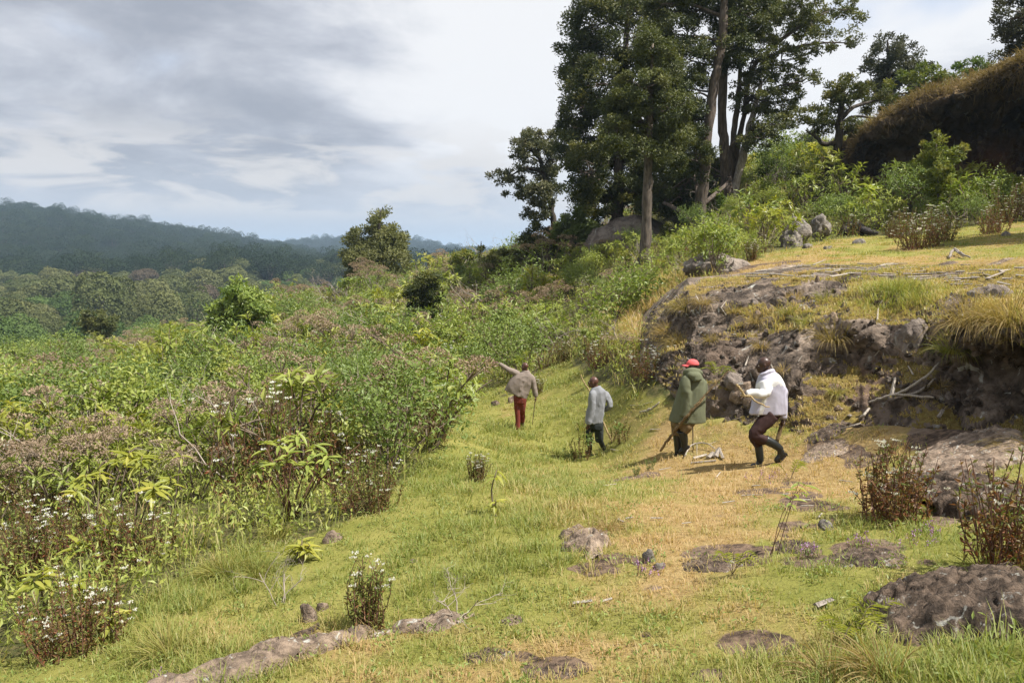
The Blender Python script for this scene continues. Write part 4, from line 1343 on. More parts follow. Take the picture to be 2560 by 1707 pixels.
def p_dense(seed, h=1.1, wide=0.75, n=1500, L=0.075, mat='leaf_small'):
    rg = np.random.default_rng(seed)
    tb, tips = skeleton(rg, 8, h, wide, (2, 3), 0.012)
    nt = len(tips)
    k = rg.integers(0, nt, n)
    c = np.array([t[0] for t in tips])[k]
    u = unit(rg.normal(size=(n, 3)))
    pos = c + u * (rg.random((n, 1)) ** 0.5) * 0.26 * h
    pos[:, 2] = np.maximum(pos[:, 2], 0.03)
    ct = np.clip(rg.normal(0.45, 0.17, nt), 0, 1)
    lv, lf, lt = leaves(pos, 0.3 * u + 0.9 * rg.normal(size=(n, 3)), L * rg.uniform(0.6, 1.4, n), L * 0.5, T_DIAMOND, u + np.array([0, 0, 0.5]) + 0.45 * rg.normal(size=(n, 3)), np.clip(ct[k] + 0.14 * rg.normal(size=n), 0, 1))
    sv, sf = merge(tb)
    return [('stems', sv, sf, 'stem_grey', None), ('foliage', lv, lf, mat, lt)]


def twig_tree(rg, p, d, L, r, depth, out_):
    n = 4
    q = [p]
    for k in range(n):
        d = unit(d + 0.22 * rg.normal(size=3))
        q.append(q[-1] + d * L / n)
    out_.append(tube(np.array(q), np.linspace(r, r * 0.55, n + 1), 4 if depth > 1 else 3, False))
    if depth > 0:
        for k in range(rg.integers(2, 4)):
            s = q[rg.integers(2, n + 1)]
            twig_tree(rg, s, unit(d + 0.75 * rg.normal(size=3)), L * rg.uniform(0.5, 0.8), r * 0.5, depth - 1, out_)


def p_dead(seed, h=1.2, nst=4, mat='stem_dead'):
    rg = np.random.default_rng(seed)
    tb = []
    for k in range(nst):
        a = rg.random() * 6.28
        twig_tree(rg, np.array([0.05 * math.cos(a), 0.05 * math.sin(a), -0.05]), unit(np.array([0.45 * math.cos(a), 0.45 * math.sin(a), 1.0])), h * rg.uniform(.4, .6), 0.011, 3, tb)
    v, f = merge(tb)
    return [('twigs', v, f, mat, None)]


def tussock_parts(seed, n=130, L=0.55, wide=0.16, lean=(0, 0), mat='grass_dry', width=0.008, arch=1.0):
    rg = np.random.default_rng(seed)
    V, Fc, T = [], [], []
    a = rg.random(n) * 6.28
    out_r = rg.random(n) ** 0.6
    for k in range(n):
        base = np.array([math.cos(a[k]), math.sin(a[k]), 0]) * wide * rg.random()
        ln = L * rg.uniform(0.55, 1.1)
        el = math.radians(86 - 52 * out_r[k])
        d = np.array([math.cos(a[k]) * math.cos(el) + lean[0], math.sin(a[k]) * math.cos(el) + lean[1], math.sin(el)])
        d = unit(d)
        pts = [base]
        m = 6
        for j in range(m):
            pts.append(pts[-1] + d * ln / m)
            d = unit(d + np.array([0.05 * rg.normal(), 0.05 * rg.normal(), -0.30 * arch * (0.3 + out_r[k])]))
        pts = np.array(pts)
        side = unit(np.cross(pts[-1] - pts[0], [0.1, 0.1, 1.0]) + 0.3 * rg.normal(size=3))
        w = width * np.array([1, 1, .95, .85, .7, .5, .12]) * rg.uniform(0.7, 1.3)
        V.append(np.concatenate([pts - side * w[:, None] / 2, pts + side * w[:, None] / 2]))
        i = np.arange(m)
        Fc.append(np.stack([i, i + 1, i + m + 2, i + m + 1], 1) + k * 2 * (m + 1))
        T.append(np.full(2 * (m + 1), np.clip(rg.normal(0.5, 0.22), 0, 1)))
    return [('blades', np.concatenate(V), np.concatenate(Fc), mat, np.concatenate(T))]


def to_meshes(parts, nm):
    pm = [(p[0], build_mesh(nm + '_' + p[0], [(p[1], p[2], M[p[3]], dict(tint=p[4] if p[4] is not None else 0.5))], smooth=p[0] in ('stems', 'twigs'))) for p in parts]
    jm = build_mesh(nm, [(p[1], p[2], M[p[3]], dict(tint=p[4] if p[4] is not None else 0.5)) for p in parts], smooth=False)
    return pm, jm


def place(name, pm, loc, rz=0.0, s=1.0, label=None, cat='shrub', group=None, tilt=(0, 0)):
    if len(pm) == 1:
        return add(name, pm[0][1], None, tuple(loc), (tilt[0], tilt[1], rz), s, label, cat, group)
    o = add(name, None, None, tuple(loc), (tilt[0], tilt[1], rz), s, label, cat, group)
    for nm, me in pm:
        add(nm, me, o, kind='stuff' if nm in ('flowers', 'seed_heads', 'foliage', 'stems', 'new_leaves') else None)
    return o


KINDS = {
    'leafy_shrub': [to_meshes(p_leafy(300 + k, nst=5 + k, h=1.05 + 0.1 * (k % 4), spread=0.5 + 0.07 * k, L=0.17 + 0.012 * (k % 3), mat='leaf_yellow' if k in (2, 5) else 'leaf_scrub'), 'leafy_shrub') for k in range(6)],
    'seed_head_shrub': [to_meshes(p_seed(320 + k, nst=6 + k, h=1.1 + 0.1 * (k % 3), spread=0.55 + 0.08 * k), 'seed_head_shrub') for k in range(4)],
    'white_flower_herb': [to_meshes(p_white(340 + k, nst=26 + 5 * k, h=0.85 + 0.08 * k, spread=0.34 + 0.05 * k), 'white_flower_herb') for k in range(4)],
    'bushy_shrub': [to_meshes(p_dense(360 + k, h=0.9 + 0.15 * k, wide=0.6 + 0.12 * k, n=1300 + 200 * k, mat='leaf_small' if k % 2 else 'leaf_scrub'), 'bushy_shrub') for k in range(4)],
    'dead_twig_shrub': [to_meshes(p_dead(380 + k, h=1.1 + 0.2 * k), 'dead_twig_shrub') for k in range(3)],
}
LABEL = {'leafy_shrub': 'leafy shrub with drooping lance-shaped leaves', 'seed_head_shrub': 'shrub with domes of brown seed heads', 'white_flower_herb': 'red-brown stemmed herb with flat white flower heads',
         'bushy_shrub': 'dense small-leaved green shrub', 'dead_twig_shrub': 'bare bleached dead twiggy shrub'}


def in_span(x, y, span, m0=0.3, m1=0.0):
    ab, db, at, dt = span
    a = x / np.maximum(y, 0.5)
    return (y > 2) & (a > ab[0]) & (y > np.interp(a, ab, db) - m0) & (y < np.interp(a, at, dt) + m1)


# hand-placed plants near the camera keep the loose scrub at a distance
KEEP_OUT = []
sr = np.random.default_rng(11)
spots = []
cells = {}
tries = 0
while tries < 120000 and len(spots) < 3000:
    tries += 1
    # denser near the viewer than far away
    D = math.exp(sr.uniform(math.log(7.5), math.log(125)))
    px = sr.uniform(-350, 2900)
    x = (px - CX) / F * D * 1.02
    dmin = 0.55 + 0.0122 * D
    key = (int(x // 2.4), int(D // 2.4))
    if any((x - q[0]) ** 2 + (D - q[1]) ** 2 < dmin ** 2 for i in (-1, 0, 1) for j in (-1, 0, 1) for q in cells.get((key[0] + i, key[1] + j), [])):
        continue
    cells.setdefault(key, []).append((x, D))
    spots.append((x, D))
sp = np.array(spots)
spz = H(sp[:, 0], sp[:, 1])
sf = fields(sp[:, 0], sp[:, 1], H(sp[:, 0], sp[:, 1], False))
ok = ~sf['meadow'] & ~sf['terrace'] & ~in_span(sp[:, 0], sp[:, 1], _SB, 0.2, 0.5) & ~in_span(sp[:, 0], sp[:, 1], _SC, -1.0, 0.0)
# the dry grass slope left of the bank carries few shrubs
dryslope = np.exp(-(((sf['px'] - 1640) / 150) ** 2 + ((sf['py'] - 795) / 105) ** 2))
ok &= ~((sp[:, 1] < 11.5) & (sf['px'] < 1000))
ok &= sr.random(len(sp)) > dryslope * 0.9
ok &= ~((sf['px'] > 1400) & (sf['px'] < 1700) & (sf['py'] > 545) & (sf['py'] < 640) & (sp[:, 1] > 50) & (sp[:, 1] < 64))      # the pale boulder
ok &= ~((sf['px'] > 1930) & (sf['px'] < 2110) & (sf['py'] > 572) & (sf['py'] < 640))      # the boulders on the terrace
sp, spz = sp[ok], spz[ok]
px_, py_ = sf['px'][ok], sf['py'][ok]
q = xy0(sp[:, 0], sp[:, 1])
f1, f2, f3 = fbm(q, 0.13, 3, 81), fbm(q, 0.17, 3, 82), fbm(q, 0.15, 3, 83)
edge = np.exp(-np.maximum(sp[:, 1] - 9, 0) / 9.0)
wts = np.stack([0.42 + 0.35 * f1, (0.27 + 0.38 * f2) * (1 - 0.5 * edge) * (px_ < 1600), 0.18 + 0.4 * edge + 0.2 * f3, 0.30 + 0.3 * f3, np.full(len(sp), 0.13)], 1)
wts = np.clip(wts, 0.02, None)
wts /= wts.sum(1, keepdims=True)
kinds = [list(KINDS)[sr.choice(5, p=w)] for w in wts]
counts = {k: 0 for k in KINDS}
rest = {k: [] for k in KINDS}
order = np.argsort(sp[:, 1])
ZONES = [(lambda px, py, D: px > 1850, 'below the cliff'), (lambda px, py, D: px > 1450 and D > 30, 'under the grove'), (lambda px, py, D: D < 14, 'at the meadow edge'),
         (lambda px, py, D: D < 26 and px < 900, 'in the left scrub'), (lambda px, py, D: D < 26, 'near the pointing man'),
         (lambda px, py, D: D < 55, 'midway up the scrub'), (lambda px, py, D: True, 'along the scrub crest')]
pr_ = np.random.default_rng(12)
members = {}
for k in order:
    kd = kinds[k]
    x, y = sp[k]
    D = y
    if D > 60 and (px_[k] < -60 or px_[k] > 2620):
        continue
    v = pr_.integers(0, len(KINDS[kd]))
    s = (0.62 + 0.85 * pr_.random() ** 1.4) * (1.08 + 0.42 * sstep(D, 10, 22) + 0.60 * sstep(D, 24, 55)) * (1 + 0.22 * float(f2[k]))
    if kd == 'dead_twig_shrub':
        s *= 1.1
    if px_[k] > 1400 and D > 28:
        s *= 0.62 if px_[k] < 1880 and D < 56 else 0.85
    if px_[k] < 620 and D > 34:
        s *= 0.70
    rz = pr_.random() * 6.28
    zz_ = spz[k] - 0.05
    lab_z = next(z for f, z in ZONES if f(px_[k], py_[k], D))
    visible = -140 < px_[k] < 2700
    if counts[kd] < 290 and visible:
        counts[kd] += 1
        lab = LABEL[kd] + ' ' + lab_z
        o_ = place(kd, KINDS[kd][v][0] if D < 24 else [('all', KINDS[kd][v][1])], (x, y, zz_), rz, s, lab, 'shrub', kd.replace('_', ' ') + 's ' + lab_z)
        members.setdefault((kd, lab_z), []).append((px_[k], o_))
    else:
        rest[kd].append((x, y, zz_, rz, s, v))
ORD = 'leftmost second third fourth fifth sixth seventh eighth ninth tenth eleventh twelfth thirteenth fourteenth fifteenth sixteenth seventeenth eighteenth nineteenth twentieth'.split()
for (kd, lz), mem in members.items():
    if 2 <= len(mem) <= 20:
        for k, (_, o_) in enumerate(sorted(mem, key=lambda t: t[0])):
            o_['label'] = LABEL[kd] + ' ' + lz + (', leftmost one' if k == 0 else ', %s from the left' % ORD[k])
allr, protos = [], []
for kd in KINDS:
    b = len(protos)
    protos += [m[1] for m in KINDS[kd]]
    allr += [(*r_[:5], r_[5] + b) for r_ in rest[kd]]
allr = np.array(allr)
if len(allr):
    o = scatter('scrub_thicket', protos, allr[:, :3], np.stack([0 * allr[:, 0], 0 * allr[:, 0], allr[:, 3]], 1), allr[:, 4], allr[:, 5].astype(int))
    o['label'] = 'dense mixed scrub covering the farther slope'
    o['category'] = 'scrub'

# ------------------------------------------------------------------ undergrowth and grass
GRASS_STOPS = [(0.172, 0.208, 0.045), (0.255, 0.258, 0.068), (0.340, 0.290, 0.110), (0.41, 0.29, 0.13), (0.44, 0.31, 0.16)]
M['grass'] = leaf_mat('grass_blade', GRASS_STOPS, 0.38, 0.5, 0.3, attr='dry', rnd=0.0)
T_BLADE3 = (np.array([(0.5, 0, 0), (-0.5, 0, 0), (0.40, 0.55, 0.02), (-0.40, 0.55, 0.02), (0, 1, -0.20)], float), np.array([(0, 2, 1), (1, 2, 3), (2, 4, 3)]))


def grass_mesh(name, cen, nblade, height, wide, dry, rg, lean=0.9, width0=0.0042, widthk=0.00062, nrm=None, mat='grass', droop=0.0):
    """tufts of single blades: cen (N,3), per-tuft height, spread and dryness"""
    n = len(cen)
    k = np.repeat(np.arange(n), nblade)
    m_ = len(k)
    a = rg.random(m_) * 6.28
    rad = wide[k] * np.sqrt(rg.random(m_))
    pos = cen[k] + np.stack([rad * np.cos(a), rad * np.sin(a), np.full(m_, -0.012)], 1)
    b = a + rg.normal(size=m_) * 0.9
    ln = rg.uniform(0.08, lean, m_)
    wind = 0.10
    d = np.stack([np.cos(b) * ln + wind, np.sin(b) * ln, np.full(m_, 0.75) - droop], 1)
    ups = np.stack([-np.cos(b), -np.sin(b), np.full(m_, 0.6)], 1)
    L = height[k] * rg.uniform(0.45, 1.2, m_)
    wd = (width0 + widthk * pos[:, 1]) * rg.uniform(0.7, 1.3, m_)
    v, f, t = leaves(pos, d, L, wd, T_BLADE3, ups, np.clip(dry[k] + 0.19 * rg.normal(size=m_), 0, 1))
    me = build_mesh(name, [(v, f, M[mat], dict(dry=t, tint=t))], smooth=False)
    return me


gr = np.random.default_rng(21)


def polar(n, r0, r1, e, rg):
    u = rg.random(n)
    r_ = (r0 ** e + u * (r1 ** e - r0 ** e)) ** (1 / e)
    th = rg.uniform(-0.78, 0.78, n)
    return r_ * np.sin(th), r_ * np.cos(th)


# meadow and terrace
n = 30000
x, y = polar(n, 3.0, 48.0, 0.62, gr)
g = fields(x, y, H(x, y, False))
keep = (g['meadow'] | g['terrace']) & ~in_span(x, y, _SB, -0.15, -0.6) & (gr.random(n) > g['bare'] * 0.9) & (g['px'] > -200) & (g['px'] < 2760) & (g['py'] < 1900)
x, y = x[keep], y[keep]
z = H(x, y)
dry, px, py, terr_ = g['dry'][keep], g['px'][keep], g['py'][keep], g['terrace'][keep]
pp = xy0(x, y)
tall = fbm(pp, 0.55, 4, 51) + 0.5 * fbm(pp, 1.7, 3, 52) - 1.0 * (dry - 0.35)
# longer grass by the left margin and in the hollow behind the walkers
for cx_, cy_, rx, ry, a in ((560, 1420, 260, 90, .9), (330, 1560, 260, 100, .6), (1650, 985, 150, 45, 1.2), (1420, 1300, 190, 60, .6), (1420, 1050, 220, 70, .5), (420, 1640, 110, 60, .9), (1250, 1180, 200, 60, .4)):
    tall += a * np.exp(-(((px - cx_) / rx) ** 2 + ((py - cy_) / ry) ** 2))
hgt = np.clip(0.045 + 0.10 * np.clip(tall, 0, 2.2) + 0.05 * gr.random(len(x)) ** 2 + 0.12 * (gr.random(len(x)) < 0.03), 0.03, 0.34) * np.where(terr_, 0.8, 1.0) * (1 + 0.25 * sstep(y, 15, 40))
wid = (0.055 + 0.0085 * y) * gr.uniform(0.7, 1.3, len(x))
o = add('meadow_grass', grass_mesh('meadow_grass', np.stack([x, y, z], 1), 17, hgt, wid, dry, gr, 0.9, 0.0034, 0.00056), kind='stuff')
o['label'], o['category'] = 'short green and orange-brown meadow grass', 'grass'


def weed_parts(cen, n_each, L, wide, h, rg):
    n = len(cen)
    k = np.repeat(np.arange(n), n_each)
    m_ = len(k)
    off = rg.normal(size=(m_, 3)) * wide[k][:, None] * 0.5
    off[:, 2] = rg.random(m_) ** 1.4 * h[k]
    ct = np.clip(rg.normal(0.5, 0.2, n), 0, 1)
    return leaves(cen[k] + off, rand_dirs(m_, 0.4), L[k] * rg.uniform(.6, 1.3, m_), L[k] * 0.42, T_DIAMOND, np.broadcast_to(np.array([0, 0, 1.0]), (m_, 3)) + 0.6 * rg.normal(size=(m_, 3)),
                  np.clip(ct[k] + 0.15 * rg.normal(size=m_), 0, 1))


# broad-leaved weeds in the turf
m = np.nonzero((gr.random(len(x)) < 0.075) & (dry < 0.75))[0]
v, f, t = weed_parts(np.stack([x, y, z], 1)[m], 16, np.full(len(m), 0.04), np.full(len(m), 0.13), np.full(len(m), 0.09), gr)
o = add('meadow_weeds', build_mesh('meadow_weeds', [(v, f, M['leaf_small'], dict(tint=t))], smooth=False), kind='stuff')
o['label'], o['category'] = 'low leafy weeds among the meadow grass', 'weeds'
# undergrowth between the shrubs
n = 20000
x, y = polar(n, 7.0, 100.0, 0.45, gr)
ex, ey = gr.uniform(1.5, 7.5, 16000), gr.uniform(17, 36, 16000)
g = fields(ex, ey, H(ex, ey, False))
k = (gr.random(16000) < 0.9 * np.exp(-(((g['px'] - 1640) / 110) ** 2 + ((g['py'] - 800) / 90) ** 2)))
x, y = np.concatenate([x, ex[k]]), np.concatenate([y, ey[k]])
g = fields(x, y, H(x, y, False))
keep = ~(g['meadow'] | g['terrace']) & ~in_span(x, y, _SB, 0.6, -0.6) & ~in_span(x, y, _SC, -1, 0) & (g['px'] > -200) & (g['px'] < 2760)
x, y, px, py = x[keep], y[keep], g['px'][keep], g['py'][keep]
z = H(x, y)
cen = np.stack([x, y, z], 1)
slope = np.exp(-(((px - 1640) / 150) ** 2 + ((py - 800) / 110) ** 2)) + 0.5 * np.exp(-(((px - 1750) / 90) ** 2 + ((py - 690) / 45) ** 2))
isg = gr.random(len(x)) < np.clip(0.42 + 0.7 * slope, 0, 0.97)
big = 1 + 0.5 * sstep(y, 20, 70)
dryv = np.clip(0.20 + 0.62 * slope + 0.18 * gr.normal(size=len(x)), 0, 1)
o = add('tall_grass', grass_mesh('tall_grass', cen[isg], 8, (gr.uniform(0.25, 0.6, len(x)) * big)[isg], (0.12 + 0.008 * y)[isg], dryv[isg], gr, 0.8, 0.006, 0.0006), kind='stuff')
o['label'], o['category'] = 'tall grass standing between the shrubs', 'grass'
w_ = ~isg
v, f, t = weed_parts(cen[w_], 11, (0.07 + 0.0016 * y)[w_], (0.30 + 0.006 * y)[w_], (0.45 * big)[w_], gr)
o = add('undergrowth', build_mesh('undergrowth', [(v, f, M['leaf_scrub'], dict(tint=t))], smooth=False), kind='stuff')
o['label'], o['category'] = 'low leafy undergrowth between the shrubs', 'undergrowth'

# turf on the ledges of the bank
turf2 = turf_b.reshape(Gb.shape[:2])
i = gr.integers(1, 419, 60000)
j = gr.integers(6, 146, 60000)
p = Gb[i, j] + gr.normal(size=(60000, 3)) * np.array([0.04, 0.04, 0])
w = np.linalg.norm(Gb[np.minimum(i + 1, 419), j] - Gb[i, j], axis=1) * np.linalg.norm(Gb[i, np.minimum(j + 1, 149)] - Gb[i, j], axis=1)
k = (turf2[i, j] > 0.45) & (gr.random(60000) < np.clip(w / 0.010, 0.08, 0.6))
p = p[k][:5200]
bx, by = project(p)
lng = np.exp(-(((bx - 2240) / 110) ** 2 + ((by - 740) / 40) ** 2)) * 1.3 + np.exp(-(((bx - 1920) / 120) ** 2 + ((by - 800) / 40) ** 2)) * 0.8 + np.exp(-(((bx - 2500) / 130) ** 2 + ((by - 800) / 50) ** 2)) + 0.45 * fbm(p, 0.9, 3, 91)
dr = np.clip(0.62 - 0.42 * np.exp(-(((bx - 2240) / 120) ** 2 + ((by - 750) / 50) ** 2)) + 0.22 * fbm(p, 0.8, 3, 92), 0, 1)
o = add('ledge_grass', grass_mesh('ledge_grass', p, 9, np.clip(0.07 + 0.20 * np.clip(lng, 0, 1.4), .05, .36), np.full(len(p), 0.12), dr, gr, 0.95), kind='stuff')
o['label'], o['category'] = 'straw-coloured grass growing on the ledges of the rocky bank', 'grass'

# brown grass hanging over the rim of the cliff
M['grass_cliff'] = leaf_mat('brown_cliff_grass_blade', [(0.07, 0.052, 0.026), (0.13, 0.095, 0.050), (0.20, 0.145, 0.085), (0.28, 0.21, 0.13)], 0.3, 0.7, 0.1)
i = gr.integers(3, 258, 12000)
j = gr.integers(10, 126, 12000)
rim = np.exp(-((j / 130 - 0.79) / 0.085) ** 2) * np.clip(0.75 + 1.3 * fbm(Gc[i, j], 0.45, 3, 8), 0.1, 1.3) + 0.10 * (turf_c.reshape(Gc.shape[:2])[i, j] > 0.4) + 0.30 * np.clip(fbm(Gc[i, j], 0.4, 3, 18), 0, 1)
k = gr.random(12000) < rim * 0.5
p = Gc[i, j][k]
nn = nc[i, j][k]
nb_ = 14
kk = np.repeat(np.arange(len(p)), nb_)
d = nn[kk] * 0.8 + gr.normal(size=(len(kk), 3)) * 0.45 + np.array([-0.2, -0.25, -0.25])
L = gr.uniform(0.22, 0.70, len(kk))
v, f, t = leaves(p[kk] + gr.normal(size=(len(kk), 3)) * 0.16, d, L, 0.030, T_BLADE3, np.broadcast_to(np.array([0, 0, 1.0]), d.shape) + 0.3 * gr.normal(size=d.shape), np.clip(0.42 + 0.2 * fbm(p, 0.5, 3, 3)[kk] + 0.16 * gr.normal(size=len(kk)), 0, 0.85))
o = add('cliff_grass', build_mesh('cliff_grass', [(v, f, M['grass_cliff'], dict(tint=t))], smooth=False), kind='stuff')
o['label'], o['category'] = 'dry brown grass draped over the rim of the cliff', 'grass'
# ------------------------------------------------------------------ people
def cloth_mat(name, col, col2=None, rough=0.85, bump=0.28, spec=0.15, weave=260.0):
    m, N = new_mat(name)
    co = N.node('ShaderNodeTexCoord').outputs['Object']
    n = N.noise(co, 5.0, 5.0, 0.6)
    base = N.mix(n, tuple(v * 0.86 for v in col), tuple(min(1, v * 1.12) for v in col))
    if col2 is not None:
        z = N.node('ShaderNodeAttribute', attribute_name='zone').outputs['Fac']
        base = N.mix(N.smooth(z, 0.42, 0.58), base, col2)
    fold = N.noise(N.node('ShaderNodeMapping', {'Vector': co, 'Scale': (5, 5, 4)}).outputs[0], 1.6, 3.0, 0.5, 0.7)
    h = N.math('ADD', fold, N.math('MULTIPLY', N.noise(co, weave, 2.0), 0.05))
    bp = N.node('ShaderNodeBump', {'Strength': bump, 'Distance': 0.03, 'Height': h})
    finish(N, N.node('ShaderNodeBsdfPrincipled', {'Base Color': base, 'Roughness': rough, 'Specular IOR Level': spec, 'Normal': bp.outputs[0]}).outputs[0])
    return m


M['skin'] = plain_mat('dark_skin', (0.050, 0.024, 0.016), 0.42, 0.45, 0.12, 12.0)
M['skin_warm'] = plain_mat('brown_skin', (0.085, 0.036, 0.024), 0.42, 0.45, 0.12, 12.0)
M['nail'] = plain_mat('eye_white', (0.55, 0.5, 0.45), 0.3, 0.5, 0.02)
M['iris'] = plain_mat('dark_eye', (0.015, 0.01, 0.008), 0.15, 0.5, 0.02)
M['cloth_taupe'] = cloth_mat('taupe_jacket_cloth', (0.215, 0.175, 0.150))
M['cloth_rust'] = cloth_mat('rust_red_trouser_cloth', (0.165, 0.040, 0.030))
M['cloth_grey'] = cloth_mat('grey_fleece', (0.215, 0.220, 0.235), None, 0.95, 0.3, 0.05)
M['cloth_slate'] = cloth_mat('dark_slate_trouser_cloth', (0.030, 0.035, 0.034))
M['cloth_olive'] = cloth_mat('olive_parka_cloth', (0.120, 0.128, 0.078))
M['cloth_khaki'] = cloth_mat('khaki_trouser_cloth', (0.165, 0.115, 0.060))
M['cloth_lilac'] = cloth_mat('lilac_and_white_jacket_cloth', (0.40, 0.385, 0.46), (0.62, 0.615, 0.605), 0.6, 0.2, 0.3)
M['cloth_brown'] = cloth_mat('dark_brown_trouser_cloth', (0.042, 0.022, 0.020), None, 0.7)
M['cloth_cap'] = cloth_mat('coral_red_cap_cloth', (0.64, 0.115, 0.115), None, 0.8, 0.1)
M['rubber'] = plain_mat('black_rubber_boot', (0.014, 0.016, 0.016), 0.36, 0.45, 0.25, 8.0, 0.1, 30)
M['rubber_sole'] = plain_mat('muddy_boot_sole', (0.060, 0.045, 0.036), 0.85, 0.2, 0.3, 20.0)
M['shoe'] = plain_mat('dark_shoe_leather', (0.030, 0.022, 0.018), 0.5, 0.4, 0.2)
M['stick_pale'] = bark_mat('peeled_stick_wood', (0.26, 0.19, 0.09), (0.40, 0.30, 0.16), 12.0)
M['stick_dark'] = bark_mat('dark_stick_wood', (0.05, 0.036, 0.026), (0.12, 0.085, 0.055), 12.0)
M['stick_olive'] = bark_mat('brown_stick_wood', (0.10, 0.068, 0.034), (0.21, 0.15, 0.075), 12.0)


def ellipsoid(c, r, ax=None, nu=14, nv=10):
    """closed ball stretched along three axes (rows of ax)"""
    ax = np.eye(3) if ax is None else np.asarray(ax)
    t = np.linspace(0.02, math.pi - 0.02, nv)
    p = np.arange(nu) / nu * 2 * math.pi
    V = np.stack([np.outer(np.sin(t), np.cos(p)), np.outer(np.sin(t), np.sin(p)), np.outer(np.cos(t), np.ones(nu))], -1).reshape(-1, 3) * np.asarray(r)
    return np.asarray(c) + V @ ax, grid_faces(nv, nu, True)[:, ::-1]


def rings(rows, n=20, power=2.4):
    """rows: (left point, right point, half depth) -> closed loft"""
    V = []
    ph = np.arange(n) / n * 2 * math.pi
    cs, sn = np.cos(ph), np.sin(ph)
    cs, sn = np.sign(cs) * np.abs(cs) ** (2 / power), np.sign(sn) * np.abs(sn) ** (2 / power)
    rr_ = []
    for a, b, d in rows:
        a, b = np.asarray(a), np.asarray(b)
        c, lat = (a + b) / 2, (b - a) / 2
        fw = unit(np.cross(lat, (0, 0, 1.0)))
        rr_.append((c, lat, fw * d))
    first, last = rr_[0], rr_[-1]
    rr_ = [(first[0], first[1] * 0.05, first[2] * 0.05)] + rr_ + [(last[0], last[1] * 0.05, last[2] * 0.05)]
    for c, lat, fw in rr_:
        V.append(c + cs[:, None] * lat + sn[:, None] * fw)
    return np.concatenate(V), grid_faces(len(rr_), n, True)


def solid(parts, voxel, smooth_it=4, decimate=None, wrinkle=0.0, wscale=7.0, seed=0):
    """union of closed shapes as one continuous skin -> verts, faces (quads or tris), normals"""
    v, f = merge(parts)
    me = build_mesh('work', [(v, f, None)])
    o = bpy.data.objects.new('work', me)
    C.objects.link(o)
    md = o.modifiers.new('r', 'REMESH')
    md.mode = 'VOXEL'
    md.voxel_size = voxel
    md.use_smooth_shade = True
    if smooth_it:
        ms = o.modifiers.new('s', 'SMOOTH')
        ms.factor = 0.5
        ms.iterations = smooth_it * 2
    if decimate:
        mdd = o.modifiers.new('d', 'DECIMATE')
        mdd.ratio = decimate
    bpy.context.view_layer.update()
    dg = bpy.context.evaluated_depsgraph_get()
    ev = o.evaluated_get(dg)
    res = bpy.data.meshes.new_from_object(ev, depsgraph=dg)
    bpy.data.objects.remove(o)
    bpy.data.meshes.remove(me)
    if wrinkle:
        n = len(res.vertices)
        co = np.empty(n * 3, np.float32)
        res.vertices.foreach_get('co', co)
        nr = np.empty(n * 3, np.float32)
        res.vertex_normals.foreach_get('vector', nr)
        co, nr = co.reshape(-1, 3).astype(float), nr.reshape(-1, 3)
        q = co * np.array([1, 1, 0.30]) + 0.10 * np.stack([fbm(co, 3.0, 2, seed + 9), fbm(co, 3.0, 2, seed + 11), 0 * co[:, 0]], 1)
        w = 2.0 * wrinkle * (ridged(q, wscale * 0.9, 1, seed) ** 2 - 0.35) + wrinkle * 0.8 * (ridged(co @ np.array([[1, 0, 0.6], [0, 1, 0.3], [-0.5, 0, 1.1]]), wscale * 1.1, 1, seed + 4) ** 2 - 0.35) + wrinkle * 0.5 * fbm(co, wscale * 0.4, 2, seed + 5)
        co = co + nr * w[:, None]
        res.vertices.foreach_set('co', co.astype(np.float32).ravel())
        res.update()
    return res


def verts_of(me):
    co = np.empty(len(me.vertices) * 3, np.float32)
    me.vertices.foreach_get('co', co)
    return co.reshape(-1, 3).astype(float)


